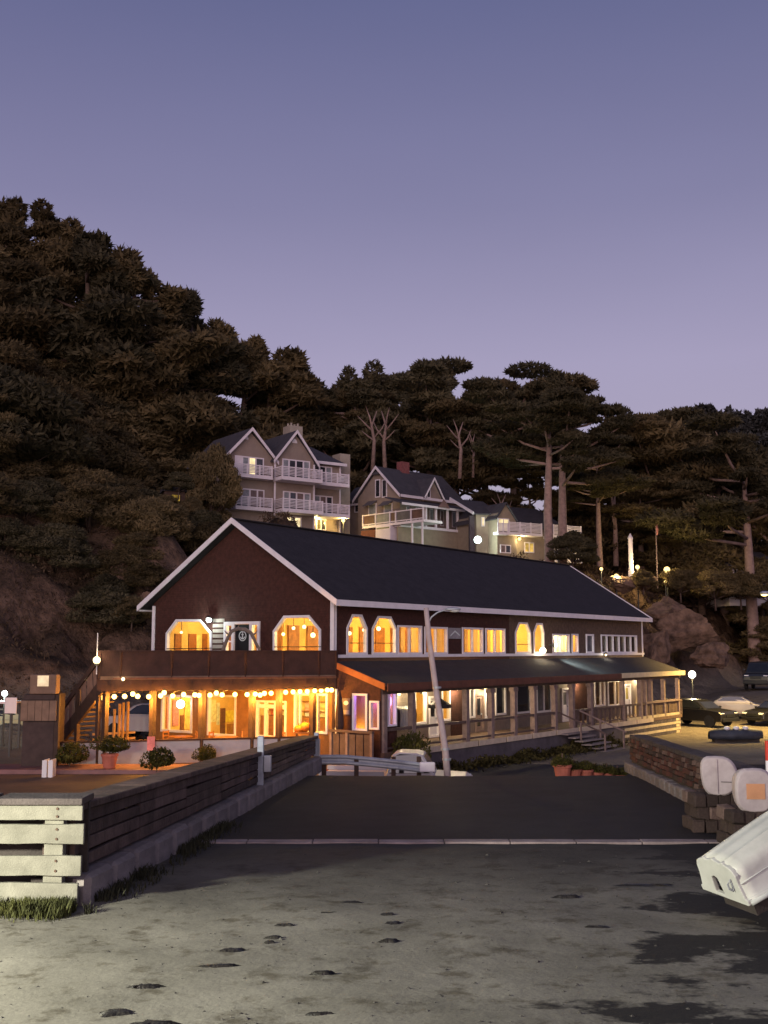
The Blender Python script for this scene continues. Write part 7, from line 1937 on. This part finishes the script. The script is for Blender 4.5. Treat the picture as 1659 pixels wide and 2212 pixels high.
# deck in front of the gable with rails and awnings
gz = VG(470, 690, -2.2)[1]; gy0, gy1 = VG(920, 690, -2.2)[0], VG(340, 690, -2.2)[0]
mb = MB(); mb.box(-2.2, -.01, gy0, gy1, gz - .2, gz); dk = mb.build('sun_deck', m_hwhite, house)
for c in (345, 465, 600, 655, 800, 915):
    y_ = VG(c, 640, -2.15)[0]; mb = MB(); mb.box(-2.19, -2.09, y_ - .05, y_ + .05, gz, gz + 1.0); mb.build('post', m_hwhite, dk)
for z_ in (.92, .12):
    mb = MB(); mb.box(-2.17, -2.11, gy0, gy1, gz + z_ - .04, gz + z_ + .04); mb.build('rail', m_hwhite, dk)
for i, (c0, c1, mt) in enumerate(((350, 460, 'a'), (470, 595, 'b'), (605, 650, 'a'), (660, 795, 'c'), (805, 910, 'a'))):
    y1_, y0_ = VG(c0, 640, -2.1)[0], VG(c1, 640, -2.1)[0]; col_ = {'a': (.10, .05, .042), 'b': (.20, .20, .19), 'c': (.10, .09, .10)}[mt]
    mb = MB(); mb.box(-2.13, -2.11, y0_ + .06, y1_ - .06, gz + .17, gz + .86); mb.build('rail_panel', M('deck_panel%d' % i, col_, .6, .3, 3), dk)
y1_, y0_ = VG(470, 700, -2.25)[0], VG(608, 700, -2.25)[0]
mb = MB(); mb.box(-2.3, -.5, y0_, y1_, -.5, gz - .21); T(mb.build('retaining_wall', m_hwhite, house))
mb = MB(); mb.box(-2.31, -2.301, y0_ + .12, y1_ - .12, gz - .42, gz - .30); mb.build('slot', m_black, house)
mb = MB(); mb.box(-2.0, -.5, y1_ + .01, y1_ + 2.2, -.5, gz - .35); mb.build('red_base', M('red_base', (.13, .05, .036), .85, .25, 3), house)
for c in (812, 908):
    y_ = VG(c, 740, -2.1)[0]; mb = MB(); mb.box(-2.15, -2.05, y_ - .07, y_ + .07, -.5, gz - .21); mb.build('deck_post', m_hwhite, house)
for c0, c1 in ((390, 480), (535, 630)):
    y1_, z_ = VG(c0, 495, -.05); y0_, _ = VG(c1, 480, -.05)
    mb = MB(); vs = [Vector((-.01, y0_, z_ + .25)), Vector((-.01, y1_, z_ + .25)), Vector((-.7, y1_ + .05, z_ - .25)), Vector((-.7, y0_ - .05, z_ - .25))]; mb.add(vs, [(0, 1, 2, 3)]); mb.build('awning', M('awning_cloth', (.11, .095, .10), .8, .2, 3), house)
    mb = MB(); mb.prism(rect(y0_ + .1, gz + .1, y1_ - .1, z_), mG, .005, .05); w9 = mb.build('window', m_hwhite, house); mb = MB(); mb.prism(rect(y0_ + .2, gz + .2, y1_ - .2, z_ - .1), mG, .051, .06); mb.build('pane', m_hmid, w9)

# ================================================================== beige annex and the balcony block behind the big trunks
def ax(c): return 1003 + c * .19608
def ay(c): return 1003 + c * .19608
AN = Facade(1030, 93.0, 80, at(1050, 1195, 93).z - 2.0)
annex = empty('annex_house', (AN.o.x, AN.o.y, AN.base), AN.rot, 'beige annex with a grey roof beside the gabled house', 'house')
a0 = AN.q(1029, 1150)[0]; a1 = AN.q(1075, 1150)[0]; ze = AN.q(1045, 1110)[1]
mb = MB(); mb.prism(rect(a0, 0, a1 + .1, ze), mpH, -4.5, 0); mb.build('wall', m_beige, annex)
zr_ = AN.q(1010, 1070)[1]
mb = MB(); vs = [mpH(a0 - .3, ze, .3), mpH(a1 + .1, ze, .3), mpH(a1 - .3, zr_, -3.6), mpH(a0 - 1.4, zr_ + .2, -3.6)]; mb.add(vs + [v_ - Vector((0, 0, .12)) for v_ in vs], [(0, 1, 2, 3), (7, 6, 5, 4), (0, 4, 5, 1), (1, 5, 6, 2), (2, 6, 7, 3), (3, 7, 4, 0)]); mb.build('roof', m_hroof, annex)
mb = MB(); mb.beam(mpH(a0 - .32, ze, .33), mpH(a0 - 1.42, zr_ + .2, -3.6), .07, .24); mb.build('barge_board', m_hwhite, annex)
mb = MB(); mb.prism(rect(AN.q(1015, 1150, -.5)[0], 0, a0 - .01, ze - .1), mpH, -.9, -.5); mb.build('dark_side_wall', M('dark_side', (.07, .055, .062), .8, .2, 3), annex)
window(annex, mpH, [AN.q(1040, 1137), AN.q(1047, 1137), AN.q(1047, 1117), AN.q(1040, 1117)], .06, frame=m_hwhite, pane=m_litpane, d0=.005, d1=.05, pd=.03)
BK = Facade(1076, 92.0, 60, at(1100, 1205, 92).z - 2.5)
block = empty('balcony_block', (BK.o.x, BK.o.y, BK.base), BK.rot, 'beige block with a steep lit gable and white balconies behind two trunks', 'building')
b0 = BK.q(1074, 1150)[0]; b1 = BK.q(1116, 1150)[0]; bze = BK.q(1076, 1112)[1]; bzr = BK.q(1090, 1087)[1]; b2 = BK.q(1236, 1170)[0]
mb = MB(); mb.prism([(b0, 0), (b1, 0), (b1, bze - .5), (lerp(b0, b1, .42), bzr), (b0, bze)], mpH, -6, 0); mb.build('gable_wall', m_beige, block)
mb = MB(); mb.prism(rect(b1 + .01, 0, b2, bze - .9), mpH, -6, -.6); mb.build('wall', m_beige, block)
rp_ = (lerp(b0, b1, .42), bzr + .08)
for e0, ez in ((b0 - .25, bze - .35), (b1 + .4, bze - .95)):
    mb = MB(); vs = [mpH(e0, ez, .25), mpH(rp_[0], rp_[1], .25), mpH(rp_[0], rp_[1], -6.2), mpH(e0, ez, -6.2)]; mb.add(vs + [v_ - Vector((0, 0, .1)) for v_ in vs], [(0, 1, 2, 3), (7, 6, 5, 4), (0, 4, 5, 1), (1, 5, 6, 2), (2, 6, 7, 3), (3, 7, 4, 0)]); mb.build('roof', m_hroof, block)
mb = MB(); vs = [mpH(b1 - .2, bze - .85, -.3), mpH(b2 + .3, bze - .85, -.3), mpH(b2 - 1, bze + 1.3, -3.6), mpH(b1 - .6, bze + 1.3, -3.6)]; mb.add(vs + [v_ - Vector((0, 0, .1)) for v_ in vs], [(0, 1, 2, 3), (7, 6, 5, 4), (0, 4, 5, 1), (1, 5, 6, 2), (2, 6, 7, 3), (3, 7, 4, 0)]); mb.build('roof', m_hroof, block)
def bwin(x0, y0, x1, y1, d, mt, cols=(.5,)):
    a, z1 = BK.q(x0, y0, d); b, _ = BK.q(x1, y0, d); _, z0 = BK.q((x0 + x1) / 2, y1, d)
    window(block, lambda A, Z, D: Vector((A, -(d + D), Z)), rect(a, z0, b, z1), .08, [lerp(a, b, c) for c in cols], (), m_hwhite, mt, .005, .06, 'window', .03, .1)
bwin(1075, 1119, 1099, 1148, 0, (m_litpane, m_litpane)); bwin(1132, 1171, 1153, 1194, -.6, (m_litwarm, m_litwarm)); bwin(1118, 1132, 1135, 1150, -.6, (m_hmid, m_hdark)); bwin(1080, 1176, 1103, 1195, 0, (m_hred, m_hdark)); bwin(1215, 1140, 1232, 1160, -.6, (m_hdark, m_hmid)); bwin(1216, 1175, 1232, 1195, -.6, (m_hmid, m_hdark))
def bbalc(x0, y0, x1, y1, d, dep, h):
    a, z = BK.q(x0, y0, d + dep); b, z2 = BK.q(x1, y1, d + dep); z = (z + z2) / 2
    mb = MB(); mb.prism(rect(a, z, b, z + .22), mpH, d + .01, d + dep); bl = mb.build('balcony', m_hwhite, block)
    n = max(2, round((b - a) / 1.3))
    for i in range(n + 1):
        x = lerp(a + .05, b - .05, i / n); mb = MB(); mb.prism(rect(x - .05, z + .22, x + .05, z + h), mpH, d + dep - .11, d + dep - .02); mb.build('post', m_hwhite, bl)
    for k in range(7):
        zz = z + .30 + k * (h - .30) / 7; mb = MB(); mb.prism(rect(a, zz, b, zz + .075), mpH, d + dep - .09, d + dep - .04); mb.build('slat', m_hwhite, bl)
bbalc(1076, 1154, 1100, 1156, 0, .7, 1.0); bbalc(1100, 1153, 1172, 1160, -.6, 1.4, 1.1); bbalc(1196, 1160, 1257, 1166, -.6, 1.4, 1.15); bbalc(1196, 1212, 1258, 1218, -.6, 1.4, 1.15)
a, z = BK.q(1122, 1164, 0); w_ = BK.o + BK.dir * a; lp = empty('block_lamp', (w_.x, w_.y, z + BK.base), 0, 'warm lamp under the balcony of the beige block', 'lamp')
mb = MB(); mb.ball((0, 0, 0), .14, 10, 7); mb.build('globe', m_amb, lp, smooth=True); mb = MB(); mb.lathe([(.08, .12), (.05, .2)], 8); mb.build('mount', m_lampm, lp); lampglow('lamp_light', (.1, -.15, -.2), (1, .8, .4), 90, .1, lp)
# ================================================================== white house at right, cabin window in the hillside trees
WH = Facade(1570, 104, 80, at(1600, 1285, 104).z - 1.0)
wh = empty('white_house', (WH.o.x, WH.o.y, WH.base), WH.rot, 'white house half hidden by a trunk at the right edge', 'house')
c0 = WH.q(1574, 1250)[0]; c1 = WH.q(1680, 1250)[0]; cz = WH.q(1600, 1222)[1]
mb = MB(); mb.prism(rect(c0, 0, c1, cz), mpH, -6, 0); mb.build('wall', m_hwhite, wh)
mb = MB(); vs = [mpH(c0 - .4, cz, .4), mpH(c1 + .4, cz, .4), mpH(c1, cz + 1.6, -3), mpH(c0 + .3, cz + 1.6, -3)]; mb.add(vs + [v_ - Vector((0, 0, .12)) for v_ in vs], [(0, 1, 2, 3), (7, 6, 5, 4), (0, 4, 5, 1), (1, 5, 6, 2), (2, 6, 7, 3), (3, 7, 4, 0)]); mb.build('roof', m_hroof, wh)
for x0, x1 in ((1583, 1592), (1638, 1650), (1656, 1668)):
    a, z1_ = WH.q(x0, 1222); b, z0_ = WH.q(x1, 1240); window(wh, mpH, rect(a, min(z0_, z1_), b, max(z0_, z1_)), .08, (), (), m_hwhite, m_hdark, .005, .06, pd=.03)
p = at(378, 1108, 76); cb_ = empty('hill_cabin', (p.x, p.y, p.z - 1.6), .3, 'small cabin with an amber lit window among the hillside trees', 'cabin')
mb = MB(); mb.box(-.75, .65, 0, 1.6, -1.5, 3.1); mb.build('wall', m_post, cb_)
mb = MB(); vs = [Vector((-.9, -.15, 3.1)), Vector((.8, -.15, 3.1)), Vector((.8, .8, 3.5)), Vector((-.9, .8, 3.5)), Vector((.8, 1.8, 3.1)), Vector((-.9, 1.8, 3.1))]; mb.add(vs, [(0, 1, 2, 3), (3, 2, 4, 5), (0, 3, 5), (1, 4, 2)]); mb.build('roof', m_hroof, cb_)
window(cb_, lambda a, z, d: Vector((a, -d, z)), rect(-.30, 1.5, .35, 2.9), .05, (.03,), (2.0, 2.4), m_post, emit('dim_amber', (1.0, .62, .10), .45, .7, 5), .005, .05, pd=.03)
